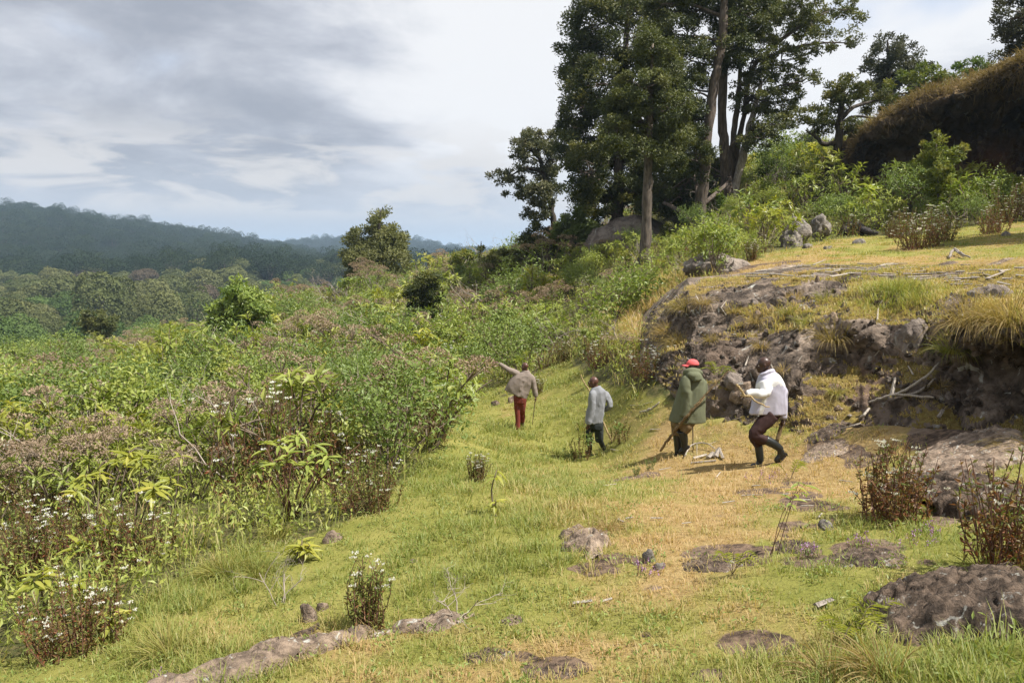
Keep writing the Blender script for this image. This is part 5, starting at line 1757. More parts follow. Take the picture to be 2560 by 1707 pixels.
class Figure:
    """a person posed from the photograph: J(x, y, depth) turns a spot of the enlarged crop into a joint in space"""
    def __init__(self, ox, oy, k, D, label, skin='skin'):
        self.ox, self.oy, self.k, self.D, self.skin = ox, oy, k, D, skin
        self.label = label
        self.body = []

    def J(self, x, y, dd=0.0):
        return P(self.ox + x / self.k, self.oy + y / self.k, self.D + dd)

    def z(self, pts):
        px, py = project(pts)
        return (px - self.ox) * self.k, (py - self.oy) * self.k

    def root(self, x, y):
        p = self.J(x, y)
        p[2] = hz1(p[0], p[1])
        self.base = p
        self.o = add('person', None, None, tuple(p), label=self.label, cat='person')

    def limb(self, pts, rad, n=12, sides=12):
        q = spline([self.J(*p) for p in pts], n)
        return tube(q, np.interp(np.linspace(0, 1, n), np.linspace(0, 1, len(rad)), rad), sides)

    def ringset(self, rows, n=22, power=2.3):
        return rings([(self.J(r[0], r[1], r[5] if len(r) > 5 else 0), self.J(r[2], r[3], r[6] if len(r) > 6 else 0), r[4]) for r in rows], n, power)

    def part(self, name, me, mat, parent=None):
        co = verts_of(me) - self.base
        me.vertices.foreach_set('co', co.astype(np.float32).ravel())
        me.materials.clear()
        me.materials.append(M[mat])
        me.polygons.foreach_set('use_smooth', np.ones(len(me.polygons), bool))
        me.update()
        return add(name, me, parent or self.o)

    def head(self, x, y, face, h=0.235, tilt=0.0):
        """skull, jaw, nose, lips, ears; face = horizontal direction it looks"""
        c = self.J(x, y)
        f = unit(np.array([face[0], face[1], tilt]))
        r = unit(np.cross(f, (0, 0, 1.0)))
        u = np.cross(r, f)
        ax = np.array([r, f, u])
        s = h / 0.235
        def at(a, b, d):
            return c + s * (a * r + b * f + d * u)
        self.body += [ellipsoid(at(0, -0.012, 0.022), np.array([0.076, 0.096, 0.095]) * s, ax), ellipsoid(at(0, 0.035, -0.045), np.array([0.058, 0.062, 0.075]) * s, ax),
                      ellipsoid(at(0, 0.075, -0.098), np.array([0.026, 0.022, 0.020]) * s, ax), ellipsoid(at(0, 0.104, -0.022), np.array([0.016, 0.020, 0.026]) * s, ax),
                      ellipsoid(at(0, 0.094, -0.066), np.array([0.024, 0.016, 0.014]) * s, ax), ellipsoid(at(0, 0.086, 0.018), np.array([0.050, 0.014, 0.010]) * s, ax),
                      ellipsoid(at(0.078, -0.012, -0.012), np.array([0.010, 0.020, 0.033]) * s, ax), ellipsoid(at(-0.078, -0.012, -0.012), np.array([0.010, 0.020, 0.033]) * s, ax)]
        self.eyes = [(at(0.030 * k, 0.070, -0.004), at(0.030 * k, 0.0785, -0.004)) for k in (-1, 1)]
        self.head_axes = (c, r, f, u, s)

    def hand(self, wrist, knuckle, side, curl=1.0, bend=None, spread=0.012):
        """palm with four unequal fingers and a thumb; side = direction across the knuckles, bend = where the fingers curl to"""
        w, k = np.asarray(wrist), np.asarray(knuckle)
        d = unit(k - w)
        s = unit(np.asarray(side) - d * np.dot(side, d))
        b = unit(np.cross(d, s)) if bend is None else unit(np.asarray(bend) - d * np.dot(bend, d))
        out_ = [tube(np.array([w, w + d * 0.03, w + d * 0.07, w + d * 0.092]), [0.026, 0.035, 0.040, 0.034], 10, True, 0.55)]
        m = w + d * 0.085
        for j, L in enumerate((0.070, 0.078, 0.073, 0.058)):
            q = [m + s * (j - 1.5) * 0.021]
            dd = d.copy()
            for seg in (0.42, 0.33, 0.25):
                q.append(q[-1] + dd * L * seg)
                dd = unit(dd * math.cos(0.95 * curl) + b * math.sin(0.95 * curl))
            out_.append(tube(np.array(q), [0.0105, 0.010, 0.0092, 0.008], 7))
        t0 = w + d * 0.03 - s * 0.028
        out_.append(tube(np.array([t0, t0 - s * 0.024 + d * 0.022 + b * 0.010, t0 - s * 0.026 + d * 0.048 + b * 0.026 * curl, t0 - s * 0.012 + d * 0.066 + b * 0.040 * curl]), [0.013, 0.0125, 0.011, 0.009], 7))
        self.body += out_

    def finish_body(self):
        me = solid(self.body, 0.0075, 3, 0.30)
        self.part('body', me, self.skin)
        for a, b in self.eyes:
            e1 = add('eye', build_mesh('eye', [(*[q for q in (ellipsoid(a, (0.013, 0.013, 0.011), None, 10, 8))], M['nail'])]), self.o)
            e1.data.transform(Matrix.Translation(Vector(-self.base)))
            e2 = add('iris', build_mesh('iris', [(*[q for q in (ellipsoid(b, (0.0065, 0.0065, 0.0065), None, 8, 6))], M['iris'])]), e1)
            e2.data.transform(Matrix.Translation(Vector(-self.base)))

    def boot(self, name, shaft, rad, heel, toe, mat='rubber', foot_r=0.046, sole=True):
        """shaft joints down to the ankle, then heel and toe"""
        pts = [self.J(*p) for p in shaft]
        n = 10
        q = spline(pts, n) if len(pts) > 2 else np.linspace(pts[0], pts[1], n)
        parts = [tube(q, np.interp(np.linspace(0, 1, n), np.linspace(0, 1, len(rad)), rad), 14)]
        hl, te = self.J(*heel), self.J(*toe)
        fd = te - hl
        parts.append(tube(spline([hl, hl + fd * 0.35, hl + fd * 0.7, te], 9), np.interp(np.linspace(0, 1, 9), [0, .2, .6, .9, 1], np.array([0.75, 0.95, 1.02, 0.8, 0.5]) * foot_r), 12))
        parts.append(tube(np.array([q[-1], hl * 0.6 + te * 0.4]), [rad[-1], foot_r * 0.95], 12))
        me = solid(parts, 0.009, 3, 0.5)
        o = self.part(name, me, mat)
        if sole:
            up = unit(q[-1] - (hl * 0.7 + te * 0.3))
            dn = -up
            fdn = unit(fd)
            up2 = unit(up - fdn * np.dot(up, fdn))
            lat = np.cross(fdn, up2)
            rows, V = [], []
            prof = [(-0.045, 0.6), (-0.02, 0.85), (0.25, 0.72), (0.62, 1.0), (0.9, 0.8), (1.03, 0.4)]
            for t, w in prof:
                c = hl + fd * t - up2 * foot_r * 0.80
                V += [c - lat * foot_r * w, c + lat * foot_r * w, c + lat * foot_r * w - up2 * 0.018, c - lat * foot_r * w - up2 * 0.018]
            fs = grid_faces(len(prof), 4, True)
            fs = np.concatenate([fs, [(0, 1, 2, 3)], [tuple(4 * (len(prof) - 1) + k for k in (3, 2, 1, 0))]])
            add('sole', build_mesh('sole', [(np.array(V) - self.base, fs, M['rubber_sole'])], smooth=False), o)
        return o


def stick(name, label, pts, rad, mat, sides=7, twigs=(), knots=True, squash=1.0):
    """a held or lying stick; pts world points"""
    n = max(8, len(pts) * 5)
    q = spline(pts, n) if len(pts) > 2 else np.linspace(pts[0], pts[1], n)
    q = np.asarray(q, float)
    base = q[-1].copy()
    r = np.interp(np.linspace(0, 1, n), np.linspace(0, 1, len(rad)), rad)
    if knots:
        r = r * (1 + 0.16 * np.sin(np.arange(n) * 2.1) * R.random(n))
        q[1:-1] += R.normal(size=(n - 2, 3)) * r[1:-1, None] * 0.25
    tb = [tube(q, r, sides, True, squash)] + [tube(np.asarray(t, float), np.linspace(w, w * 0.45, len(t)), 6) for t, w in twigs]
    v, f = merge(tb)
    return add(name, build_mesh(name, [(v - base, f, M[mat])]), None, tuple(base), label=label, cat='stick')


# --- the man pointing across the valley
A = Figure(1220, 880, 7.127, 19.5, 'man in taupe jacket and rust-red trousers pointing across the valley', 'skin_warm')
A.root(530, 1400)
A.head(655, 262, (-0.75, 0.66), 0.225)
A.body += [A.limb([(672, 300), (672, 345), (665, 400)], [.052, .055, .06])]
A.body += [A.ringset([(560, 390, 760, 400, .09), (500, 470, 740, 480, .10), (490, 650, 700, 680, .10), (480, 780, 680, 800, .11)]),
           A.limb([(520, 375), (340, 300), (200, 208)], [.05, .043, .03]), A.limb([(760, 430), (822, 620), (846, 800)], [.05, .043, .03]),
           A.limb([(522, 800), (522, 1030), (530, 1200), (530, 1385)], [.07, .05, .04, .032]), A.limb([(622, 800), (615, 1000, .03), (612, 1100, .12), (614, 1235, .18), (606, 1340, .22)], [.07, .05, .04, .032, .03])]
A.hand(A.J(196, 200), A.J(130, 186), (0, -0.75, -0.6), 0.10, (0, 0, -1))
A.hand(A.J(846, 785), A.J(852, 830), (0, 1, 0), 1.5, (-1, 0, 0))
A.finish_body()
A.part('jacket', solid([A.ringset([(628, 318, 728, 330, .07), (600, 350, 745, 362, .08), (530, 372, 775, 392, .10), (468, 402, 803, 440, .12), (415, 450, 790, 520, .135), (362, 525, 765, 605, .145), (318, 602, 738, 715, .15),
                                   (283, 672, 692, 842, .15)]),
                        A.limb([(590, 400), (510, 375), (430, 342), (335, 298), (205, 208)], [.05, .088, .078, .068, .050]), A.limb([(700, 415), (762, 445), (800, 530), (822, 640), (845, 790)], [.04, .082, .076, .066, .050])], 0.013, 3, 0.55, 0.013, 6.0, 2), 'cloth_taupe')
A.part('trousers', solid([A.ringset([(465, 740, 690, 770, .12), (458, 830, 688, 840, .125), (465, 900, 672, 905, .12)]),
                          A.limb([(522, 840), (522, 1030), (530, 1200), (532, 1372)], [.092, .070, .062, .060]), A.limb([(625, 840), (615, 1000, .03), (612, 1100, .12), (614, 1235, .18)], [.092, .072, .062, .062])], 0.013, 3, 0.55, 0.008, 9.0, 3), 'cloth_rust')
A.boot('shoe', [(530, 1345), (530, 1385)], [.05, .045], (530, 1402), (515, 1385, .2), 'shoe', 0.042, False)
A.boot('boot', [(614, 1210, .18), (608, 1290, .2), (605, 1340, .22)], [.052, .05, .045], (608, 1352, .2), (595, 1335, .42), 'stick_dark', 0.042, True)
stick('walking_stick', 'thin dark walking stick in the lowered hand of the pointing man', [A.J(866, 690), A.J(852, 830), A.J(820, 1020, -.03), A.J(792, 1290, -.05)], [.012, .012, .011, .008], 'stick_dark')

# --- the man in the grey fleece
B = Figure(1420, 920, 6.817, 16.7, 'bald man in grey fleece and dark trousers walking behind brown stalks', 'skin_warm')
B.root(500, 1445)
B.head(432, 240, (-0.93, 0.36), 0.25)
B.body += [B.limb([(465, 290), (475, 330), (490, 400)], [.055, .06, .07]),
           B.ringset([(390, 400, 640, 380, .09), (390, 560, 640, 540, .10), (400, 760, 600, 760, .10), (400, 950, 580, 950, .11)]),
           B.limb([(405, 430, -.1), (415, 660, -.14), (345, 960, -.14)], [.05, .042, .03]), B.limb([(650, 420, .05), (722, 640, .02), (600, 715, .22)], [.05, .042, .03]),
           B.limb([(515, 950), (530, 1110), (545, 1240), (590, 1325), (632, 1415)], [.07, .055, .045, .035, .03]), B.limb([(440, 960, .1), (368, 1100, .12), (362, 1240, .12), (375, 1395, .12)], [.07, .05, .04, .03])]
B.hand(B.J(348, 945, -.14), B.J(322, 1010, -.14), (-0.6, 0.5, 0), 0.7, (0.5, 0.8, 0))
B.hand(B.J(600, 715, .22), B.J(560, 740, .27), (0, 0, 1), 1.4, (0.3, 0.9, 0))
B.finish_body()
B.part('fleece', solid([B.ringset([(385, 345, 552, 300, .075), (385, 372, 590, 340, .095), (368, 425, 655, 392, .12), (352, 525, 668, 475, .13), (348, 640, 640, 600, .135), (318, 740, 612, 755, .14), (302, 850, 592, 860, .145), (300, 935, 590, 925, .145)]),
                        B.limb([(450, 385, -.03), (422, 440, -.09), (408, 540, -.13), (415, 670, -.15), (350, 950, -.15)], [.04, .078, .070, .063, .058]), B.limb([(570, 385, .03), (640, 440, .05), (690, 530, .03), (720, 645, .02), (610, 712, .2)], [.04, .078, .070, .064, .055])],
                       0.012, 3, 0.55, 0.010, 7.0, 8), 'cloth_grey')
B.part('trousers', solid([B.ringset([(385, 900, 590, 900, .12), (390, 970, 598, 975, .125), (395, 1030, 596, 1030, .12)]),
                          B.limb([(515, 980), (530, 1110), (540, 1250)], [.105, .092, .075]), B.limb([(430, 970, .1), (368, 1100, .12), (362, 1260, .12)], [.105, .088, .07])], 0.013, 3, 0.55, 0.012, 8.0, 9), 'cloth_slate')
B.boot('boot', [(548, 1225), (590, 1325), (632, 1415)], [.062, .055, .05], (650, 1432), (585, 1462), 'rubber')
B.boot('boot', [(362, 1235, .12), (370, 1330, .12), (378, 1395, .12)], [.06, .054, .05], (392, 1425, .1), (300, 1430, .2), 'rubber')
stick('long_staff', 'long pale staff held slantwise across the front of the man in grey', [B.J(220, 112, .32), B.J(255, 210, .32), B.J(360, 380, .32), B.J(480, 640, .33), B.J(585, 885, .3), B.J(680, 1090, .2), B.J(735, 1210, .16), B.J(818, 1385, .1)],
      [.012, .014, .016, .018, .020, .020, .020, .018], 'stick_pale')

# --- the man in the olive parka and red cap
G_ = Figure(1640, 880, 5.6, 13.6, 'person in long olive parka and coral red cap carrying a forked pole', 'skin')
G_.root(300, 1460)
G_.head(503, 195, (-0.95, 0.31), 0.235)
G_.body += [G_.limb([(515, 230), (515, 270), (510, 340)], [.055, .06, .07]),
            G_.ringset([(400, 360, 620, 370, .10), (370, 560, 640, 570, .12), (330, 900, 580, 900, .12)]),
            G_.limb([(440, 390, -.10), (414, 500, -.15), (432, 640, -.17), (388, 890, -.165)], [.045, .045, .042, .030]), G_.limb([(640, 400, .1), (650, 620, .16), (560, 760, .3)], [.055, .045, .032]),
            G_.limb([(455, 940, -.04), (440, 1030, -.07), (370, 1110, -.08), (385, 1180, -.06), (402, 1262, -.02)], [.075, .065, .05, .045, .035]), G_.limb([(300, 940, .08), (292, 1060, .13), (300, 1160, .14), (306, 1395, .13)], [.075, .06, .05, .035])]
G_.hand(G_.J(388, 885, -.16), G_.J(400, 950, -.17), (-0.8, 0.4, 0.1), 1.35, (0.2, -0.9, 0))
G_.hand(G_.J(560, 760, .3), G_.J(525, 800, .33), (0, 0.2, 1), 1.3, (0.8, 0.3, 0))
G_.finish_body()
G_.part('parka', solid([G_.ringset([(425, 285, 600, 280, .09), (385, 325, 650, 332, .13), (352, 385, 678, 402, .15), (322, 480, 686, 500, .165), (282, 620, 690, 640, .175), (232, 780, 690, 800, .185), (205, 880, 688, 895, .19), (180, 966, 685, 980, .195)], 26, 2.5),
                        G_.limb([(480, 330, -.04), (438, 390, -.11), (412, 500, -.15), (432, 640, -.17), (388, 895, -.17)], [.05, .095, .088, .076, .060]), G_.limb([(580, 380, .04), (635, 430, .08), (650, 560, .12), (625, 680, .2), (565, 755, .28)], [.04, .085, .078, .07, .058])],
                       0.013, 3, 0.55, 0.012, 5.5, 21), 'cloth_olive')
hood_c = G_.J(540, 335, -.15)
G_.part('hood', solid([ellipsoid(hood_c, (0.145, 0.075, 0.075), [(0.97, 0, -0.22), (0, 1, 0), (0.22, 0, 0.97)]), ellipsoid(G_.J(575, 375, -.18), (0.095, 0.05, 0.045)),
                       tube(spline([G_.J(400, 320, .02), G_.J(430, 280, -.08), G_.J(520, 262, -.12), G_.J(610, 290, -.05), G_.J(625, 330, .03)], 14), [.035, .045, .05, .052, .052, .054, .054, .054, .052, .05, .05, .045, .04, .03], 10)], 0.012, 3, 0.55, 0.008, 8, 31), 'cloth_olive')
G_.part('trousers', solid([G_.ringset([(225, 930, 560, 940, .15), (225, 990, 545, 1000, .15), (225, 1030, 520, 1040, .14)]),
                           G_.limb([(455, 960, -.04), (440, 1030, -.07), (385, 1110, -.08)], [.115, .11, .085]), G_.limb([(300, 960, .08), (290, 1050, .13), (292, 1150, .14)], [.115, .105, .085])], 0.014, 3, 0.55, 0.012, 8.0, 33), 'cloth_khaki')
G_.boot('boot', [(362, 1100, -.08), (385, 1180, -.06), (402, 1262, -.02)], [.092, .078, .062], (438, 1295, -.02), (325, 1415, .02), 'rubber', 0.05)
G_.boot('boot', [(300, 1140, .14), (304, 1280, .14), (306, 1395, .12)], [.085, .072, .06], (318, 1435, .1), (268, 1450, .28), 'rubber', 0.05)
# cap: domed crown, peak towards the face, strap hole at the back
c, r, f, u, s = G_.head_axes
ax = np.array([r, f, u])
nv, nu = 9, 22
t = np.linspace(0.03, 1.62, nv)
p_ = np.arange(nu) / nu * 6.2832
V = np.stack([np.outer(np.sin(t), np.cos(p_)) * 0.094, np.outer(np.sin(t), np.sin(p_)) * 0.112, np.outer(np.cos(t), np.ones(nu)) * 0.098], -1).reshape(-1, 3)
V = V @ ax + c + u * 0.028 - f * 0.012
inner = (V - c) * 0.95 + c
fc = grid_faces(nv, nu, True)
allv = np.concatenate([V, inner])
rim = (nv - 1) * nu + np.arange(nu)
rimf = np.stack([rim, np.roll(rim, -1), np.roll(rim, -1) + nv * nu, rim + nv * nu], 1)
cap = add('cap', build_mesh('cap', [(allv - G_.base, np.concatenate([fc[:, ::-1], fc + nv * nu, rimf]), M['cloth_cap'])]), G_.o)
br = []
for layer in (0.004, -0.004):
    for a in np.linspace(-1.15, 1.15, 13):
        for q_ in (0.0, 0.5, 1.0):
            rad_x = 0.092 + q_ * 0.012
            y_ = math.cos(a) * (0.108 + q_ * 0.085) - 0.012
            br.append(c + r * math.sin(a) * rad_x + f * y_ + u * (0.024 - q_ * 0.018 - 0.010 * math.sin(a) ** 2 * q_ + layer))
br = np.array(br)
gf = grid_faces(13, 3)
side_ = np.array([(3 * k + 2, 3 * (k + 1) + 2, 3 * (k + 1) + 2 + 39, 3 * k + 2 + 39) for k in range(12)])
add('peak', build_mesh('peak', [(br - G_.base, np.concatenate([gf, gf[:, ::-1] + 39, side_]), M['cloth_cap'])]), cap)
hole = ellipsoid(c - f * 0.118 + u * 0.012, (0.030, 0.006, 0.017), ax, 12, 8)
add('strap_opening', build_mesh('strap_opening', [(hole[0] - G_.base, hole[1], M['iris'])]), cap)
pole = [(1005, 268, -.25), (930, 345, -.26), (800, 480, -.27), (690, 600, -.28), (560, 745, -.28), (420, 905, -.26), (300, 1050, -.2), (200, 1180, -.15), (60, 1385, -.1)]
stick('forked_pole', 'long rough forked pole dragged behind by the person in the parka', [G_.J(*q_) for q_ in pole], [.010, .012, .015, .018, .022, .026, .026, .026, .022], 'stick_olive',
      twigs=[([G_.J(430, 890, -.26), G_.J(520, 810, -.3), G_.J(610, 725, -.31), G_.J(690, 620, -.3)], .018), ([G_.J(560, 750, -.28), G_.J(528, 738, -.3)], .016), ([G_.J(330, 1015, -.22), G_.J(318, 990, -.24)], .015),
             ([G_.J(190, 1195, -.15), G_.J(165, 1240, -.14), G_.J(162, 1290, -.14)], .010), ([G_.J(870, 405, -.26), G_.J(860, 440, -.27)], .009)])
stick('walking_stick', 'thin straight walking stick planted in front of the person in the parka', [G_.J(500, 770, .34), G_.J(513, 1060, .25), G_.J(521, 1385, .15)], [.012, .011, .010], 'stick_dark')

# --- the man in the lilac and white jacket
E_ = Figure(1820, 880, 5.056, 12.0, 'man in lilac and white jacket and rubber boots striding at the rear', 'skin')
E_.root(400, 1440)
E_.head(448, 160, (-0.97, 0.22), 0.245, -0.12)
E_.body += [E_.limb([(485, 215), (510, 250), (530, 330)], [.058, .062, .07]),
            E_.ringset([(420, 360, 660, 340, .10), (400, 520, 690, 510, .11), (420, 700, 680, 700, .11), (430, 800, 660, 800, .12)]),
            E_.limb([(450, 420, -.14), (468, 528, -.2), (225, 530, -.24)], [.055, .045, .032]), E_.limb([(680, 420, .12), (715, 640, .14), (690, 840, .12)], [.055, .045, .032]),
            E_.limb([(555, 800, -.07), (435, 920, -.09), (322, 1045, -.1), (400, 1085, -.11), (490, 1115, -.12), (650, 1212, -.12)], [.08, .07, .055, .045, .045, .035]), E_.limb([(545, 800, .08), (425, 930, .09), (332, 1062, .1), (362, 1140, .1), (390, 1200, .1), (410, 1385, .1)], [.08, .07, .055, .045, .04, .035])]
E_.hand(E_.J(228, 530, -.24), E_.J(178, 548, -.25), (0, -0.6, 0.8), 1.35, (0.1, -0.75, -0.6))
E_.hand(E_.J(690, 842, .12), E_.J(676, 905, .11), (-0.5, 0.8, 0), 1.35, (-0.4, -0.85, 0))
E_.finish_body()
jk = solid([E_.ringset([(410, 285, 585, 255, .08), (395, 310, 625, 280, .105), (385, 345, 660, 315, .125), (365, 400, 700, 375, .145), (352, 470, 724, 460, .15), (335, 560, 736, 550, .155), (308, 670, 739, 672, .16), (290, 735, 738, 738, .16), (278, 775, 735, 778, .158)], 26, 2.4),
            E_.limb([(455, 400, -.10), (475, 470, -.18), (465, 528, -.22), (350, 522, -.24), (235, 528, -.24)], [.095, .092, .082, .068, .055]), E_.limb([(600, 370, .05), (660, 430, .1), (695, 560, .13), (706, 680, .13), (692, 835, .12)], [.04, .085, .075, .066, .055]),
            tube(spline([E_.J(412, 288, -.05), E_.J(470, 264, -.08), E_.J(552, 238, -.03), E_.J(585, 260, .05)], 10), [.022] * 10, 8)], 0.012, 3, 0.55, 0.012, 6.0, 41)
jv = verts_of(jk)
zx, zy = E_.z(jv)
yoke = [(340, 415), (405, 362), (490, 358), (560, 300), (640, 270), (720, 370), (760, 455), (705, 430), (640, 405), (575, 440), (548, 500), (480, 620), (440, 790), (385, 790), (420, 640), (460, 560), (340, 500)]
zone = in_poly(zx, zy, yoke).astype(float)
sl = np.array([E_.J(470, 470, -.18), E_.J(465, 528, -.22), E_.J(350, 522, -.24), E_.J(225, 528, -.24)])
for a_, b_ in zip(sl[:-1], sl[1:]):
    tt = np.clip(((jv - a_) @ (b_ - a_)) / np.dot(b_ - a_, b_ - a_), 0, 1)
    zone = np.maximum(zone, (np.linalg.norm(jv - (a_ + tt[:, None] * (b_ - a_)), axis=1) < 0.098).astype(float))
at_ = jk.attributes.new('zone', 'FLOAT', 'POINT')
at_.data.foreach_set('value', zone.astype(np.float32))
E_.part('jacket', jk, 'cloth_lilac')
E_.part('trousers', solid([E_.ringset([(420, 740, 690, 740, .13), (400, 800, 665, 800, .135), (420, 850, 620, 850, .12)]),
                           E_.limb([(555, 800, -.07), (435, 920, -.09), (320, 1040, -.1), (400, 1085, -.11), (490, 1115, -.12)], [.125, .112, .085, .078, .072]),
                           E_.limb([(545, 800, .08), (425, 930, .09), (330, 1060, .1), (362, 1140, .1), (388, 1195, .1)], [.12, .108, .085, .07, .062])], 0.013, 3, 0.55, 0.012, 8.0, 43), 'cloth_brown')
E_.boot('boot', [(470, 1105, -.12), (560, 1150, -.12), (640, 1205, -.12), (665, 1235, -.12)], [.078, .073, .06, .056], (712, 1262, -.12), (595, 1385, -.1), 'rubber', 0.05)
E_.boot('boot', [(385, 1180, .1), (398, 1280, .1), (410, 1380, .1)], [.066, .065, .056], (425, 1432, .08), (285, 1440, .14), 'rubber', 0.05)
stick('crooked_stick', 'short crooked peeled stick gripped in the raised hand of the man in lilac', [E_.J(110, 405, -.26), E_.J(160, 480, -.27), E_.J(205, 548, -.28)], [.017, .018, .018], 'stick_pale',
      twigs=[([E_.J(150, 548, -.27), E_.J(225, 556, -.29), E_.J(290, 556, -.31), E_.J(330, 610, -.33), E_.J(380, 640, -.34), E_.J(430, 655, -.34), E_.J(480, 690, -.34), E_.J(528, 692, -.34)], .019)])
bl = [E_.J(690, 870, .10), E_.J(672, 940, .10), E_.J(650, 1020, .09), E_.J(615, 1132, .08)]
bv, bf = tube(spline(bl, 10), np.interp(np.linspace(0, 1, 10), [0, .25, .5, 1], [.012, .012, .013, .013]), 12, True, 2.6)
add('wooden_bat', build_mesh('wooden_bat', [(bv - bl[-1], bf, M['stick_olive'])]), None, tuple(bl[-1]), label='flat brown wooden bat hanging from the lowered hand of the man in lilac', cat='stick')
# ------------------------------------------------------------------ rocks and stones
def ico(sub):
    import bmesh
    bm = bmesh.new()
    bmesh.ops.create_icosphere(bm, subdivisions=sub, radius=1.0)
    v = np.array([p.co[:] for p in bm.verts])
    f = np.array([[q.index for q in t.verts] for t in bm.faces])
    bm.free()
    return v, f


ICO4, ICO3 = ico(4), ico(3)


def rock(name, label, px, py, wpx, hpx, mat, D=None, cat='rock', seed=0, depth=1.0, sink=0.35, rough=0.27, group=None, base=ICO4, rz=None, flat=0.0, freq=1.5, on=None):
    """a weathered lump whose visible outline is about wpx by hpx photograph pixels, bedded in the ground"""
    g = on if on is not None else (ground_px(px, py) if D is None else P(px, py, D))
    d = g[1]
    w, h = wpx * d / F / 2, hpx * d / F
    v, f = base
    rg = np.random.default_rng(seed + 900)
    off = rg.normal(size=3) * 30
    # a few planar cuts give it faces
    p = v.copy()
    for k in range(7):
        n = unit(rg.normal(size=3))
        lim = rg.uniform(0.62, 0.92)
        dd = p @ n
        p = p - np.outer(np.maximum(dd - lim, 0) * 0.8, n)
    disp = rough * fbm(v + off, freq, 4, seed) + rough * 0.5 * (ridged(v + off, freq * 2.2, 3, seed + 3) - 0.7) + rough * 0.30 * fbm(v + off, freq * 6, 4, seed + 4)
    p = p * (1 + disp[:, None])
    if flat:
        p[:, 2] = np.where(p[:, 2] > 0, np.tanh(p[:, 2] * 1.6) * (1 - flat) + p[:, 2] * flat * 0.3, p[:, 2])
    a = rg.random() * 6.28 if rz is None else rz
    p = p * np.array([w, w * depth, h / (1 - sink * 0.5)])
    ca_, sa_ = math.cos(a), math.sin(a)
    if depth == 1.0:
        p = p @ np.array([[ca_, sa_, 0], [-sa_, ca_, 0], [0, 0, 1]])
    p[:, 2] -= h * sink * 0.2
    return add(name, build_mesh(name, [(p, f, M[mat])]), None, tuple(g), label=label, cat=cat, group=group)


rock('pale_boulder', 'large smooth pale grey-brown boulder under the grove', 1580, 622, 240, 62, 'rock_pale', 55, 'boulder', 1, 0.5, 0.5, 0.16)
rock('boulder', 'upright brown boulder, tallest of the three at the back of the terrace', 1990, 588, 66, 36, 'rock_grey', 33.5, 'boulder', 2, 1.0, 0.3)
rock('boulder', 'grey lichen-spotted boulder behind the upright one on the terrace', 2052, 568, 52, 26, 'rock_grey', 34.5, 'boulder', 3)
rock('boulder', 'low rounded boulder in front of the upright one on the terrace', 1974, 610, 58, 32, 'rock_grey', 32, 'boulder', 4)
rock('flat_rock', 'pale rock slab showing among the bushes on the slope above the walkers', 1785, 672, 150, 34, 'rock_pale', 27, 'rock', 5, 0.6, 0.5)
rock('stone', 'round grey stone lying on orange turf', 2062, 1322, 42, 20, 'rock_grey', None, 'stone', 12, base=ICO3)
rock('stone', 'pale pointed stone beside a second one in the turf', 1624, 1402, 38, 26, 'rock_grey', None, 'stone', 13, base=ICO3)
rock('stone', 'smaller pale stone just below the pointed one', 1646, 1420, 30, 18, 'rock_grey', None, 'stone', 14, base=ICO3)
rock('stone', 'brown pitted stone in the left foreground grass', 772, 1548, 52, 36, 'rock_tan', None, 'stone', 15, base=ICO4)
rock('stone', 'small tan stone joined to the pitted one', 806, 1522, 34, 20, 'rock_tan', None, 'stone', 16, base=ICO3)
rock('stone', 'slanting brown stone in grass below the leafy shrubs', 832, 1352, 50, 24, 'rock_tan', None, 'stone', 17, base=ICO3)
rock('stone', 'white chip of stone at the foot of the dry grass hummock', 1408, 1340, 20, 12, 'rock_pale', None, 'stone', 19, base=ICO3)
rock('stone', 'small flat pinkish stone flush with the meadow', 1036, 1404, 24, 8, 'rock_tan', None, 'stone', 20, base=ICO3)
rock('stone', 'small dark stone left of the pointing man', 1240, 1012, 24, 12, 'rock_dark', None, 'stone', 24, base=ICO3)
rock('stone', 'small brown stone in grass beside the pointing man', 1283, 1004, 26, 16, 'rock_tan', None, 'stone', 25, base=ICO3)
rock('stone', 'pale boulder-like stone at the foot of the bank behind the parka', 1838, 962, 52, 28, 'rock_pale', None, 'stone', 28, on=P(1838, 958, 15.0))
rock('rock', 'rusty brown rock at the foot of the bank behind the rear walker', 1880, 985, 76, 36, 'rock_tan', None, 'rock', 29, on=P(1868, 985, 14.8))
rock('rock', 'grey lichen-crusted rock spur crossing the bank', 2285, 835, 70, 50, 'rock_pale', None, 'rock', 30, on=P(2278, 850, 13.3), rough=0.3)
rock('rock', 'pale broken rock crowning the bank near the frame edge', 2480, 745, 100, 30, 'rock_pale', None, 'rock', 31, on=P(2480, 745, 12.9), rough=0.3)
rock('stone', 'whitish stone set in dark soil near the top of the bank', 2386, 748, 22, 18, 'rock_pale', None, 'stone', 32, on=P(2386, 748, 14.2), base=ICO3)
for k, (px, py, w, h, lab) in enumerate(((2020, 620, 26, 12, 'small spotted stone on terrace grass near the boulders'), (2070, 622, 22, 8, 'flat brown stone on terrace grass below the charred log'),
                                         (2150, 608, 34, 12, 'low dark stone alone in the middle of the terrace'), (2250, 590, 20, 8, 'pale stone at the back edge of the terrace'), (2515, 588, 24, 8, 'small dark stone in the shaded end of the terrace'))):
    rock('stone', lab, px, py, w, h, 'rock_grey', None, 'stone', 40 + k, base=ICO3)
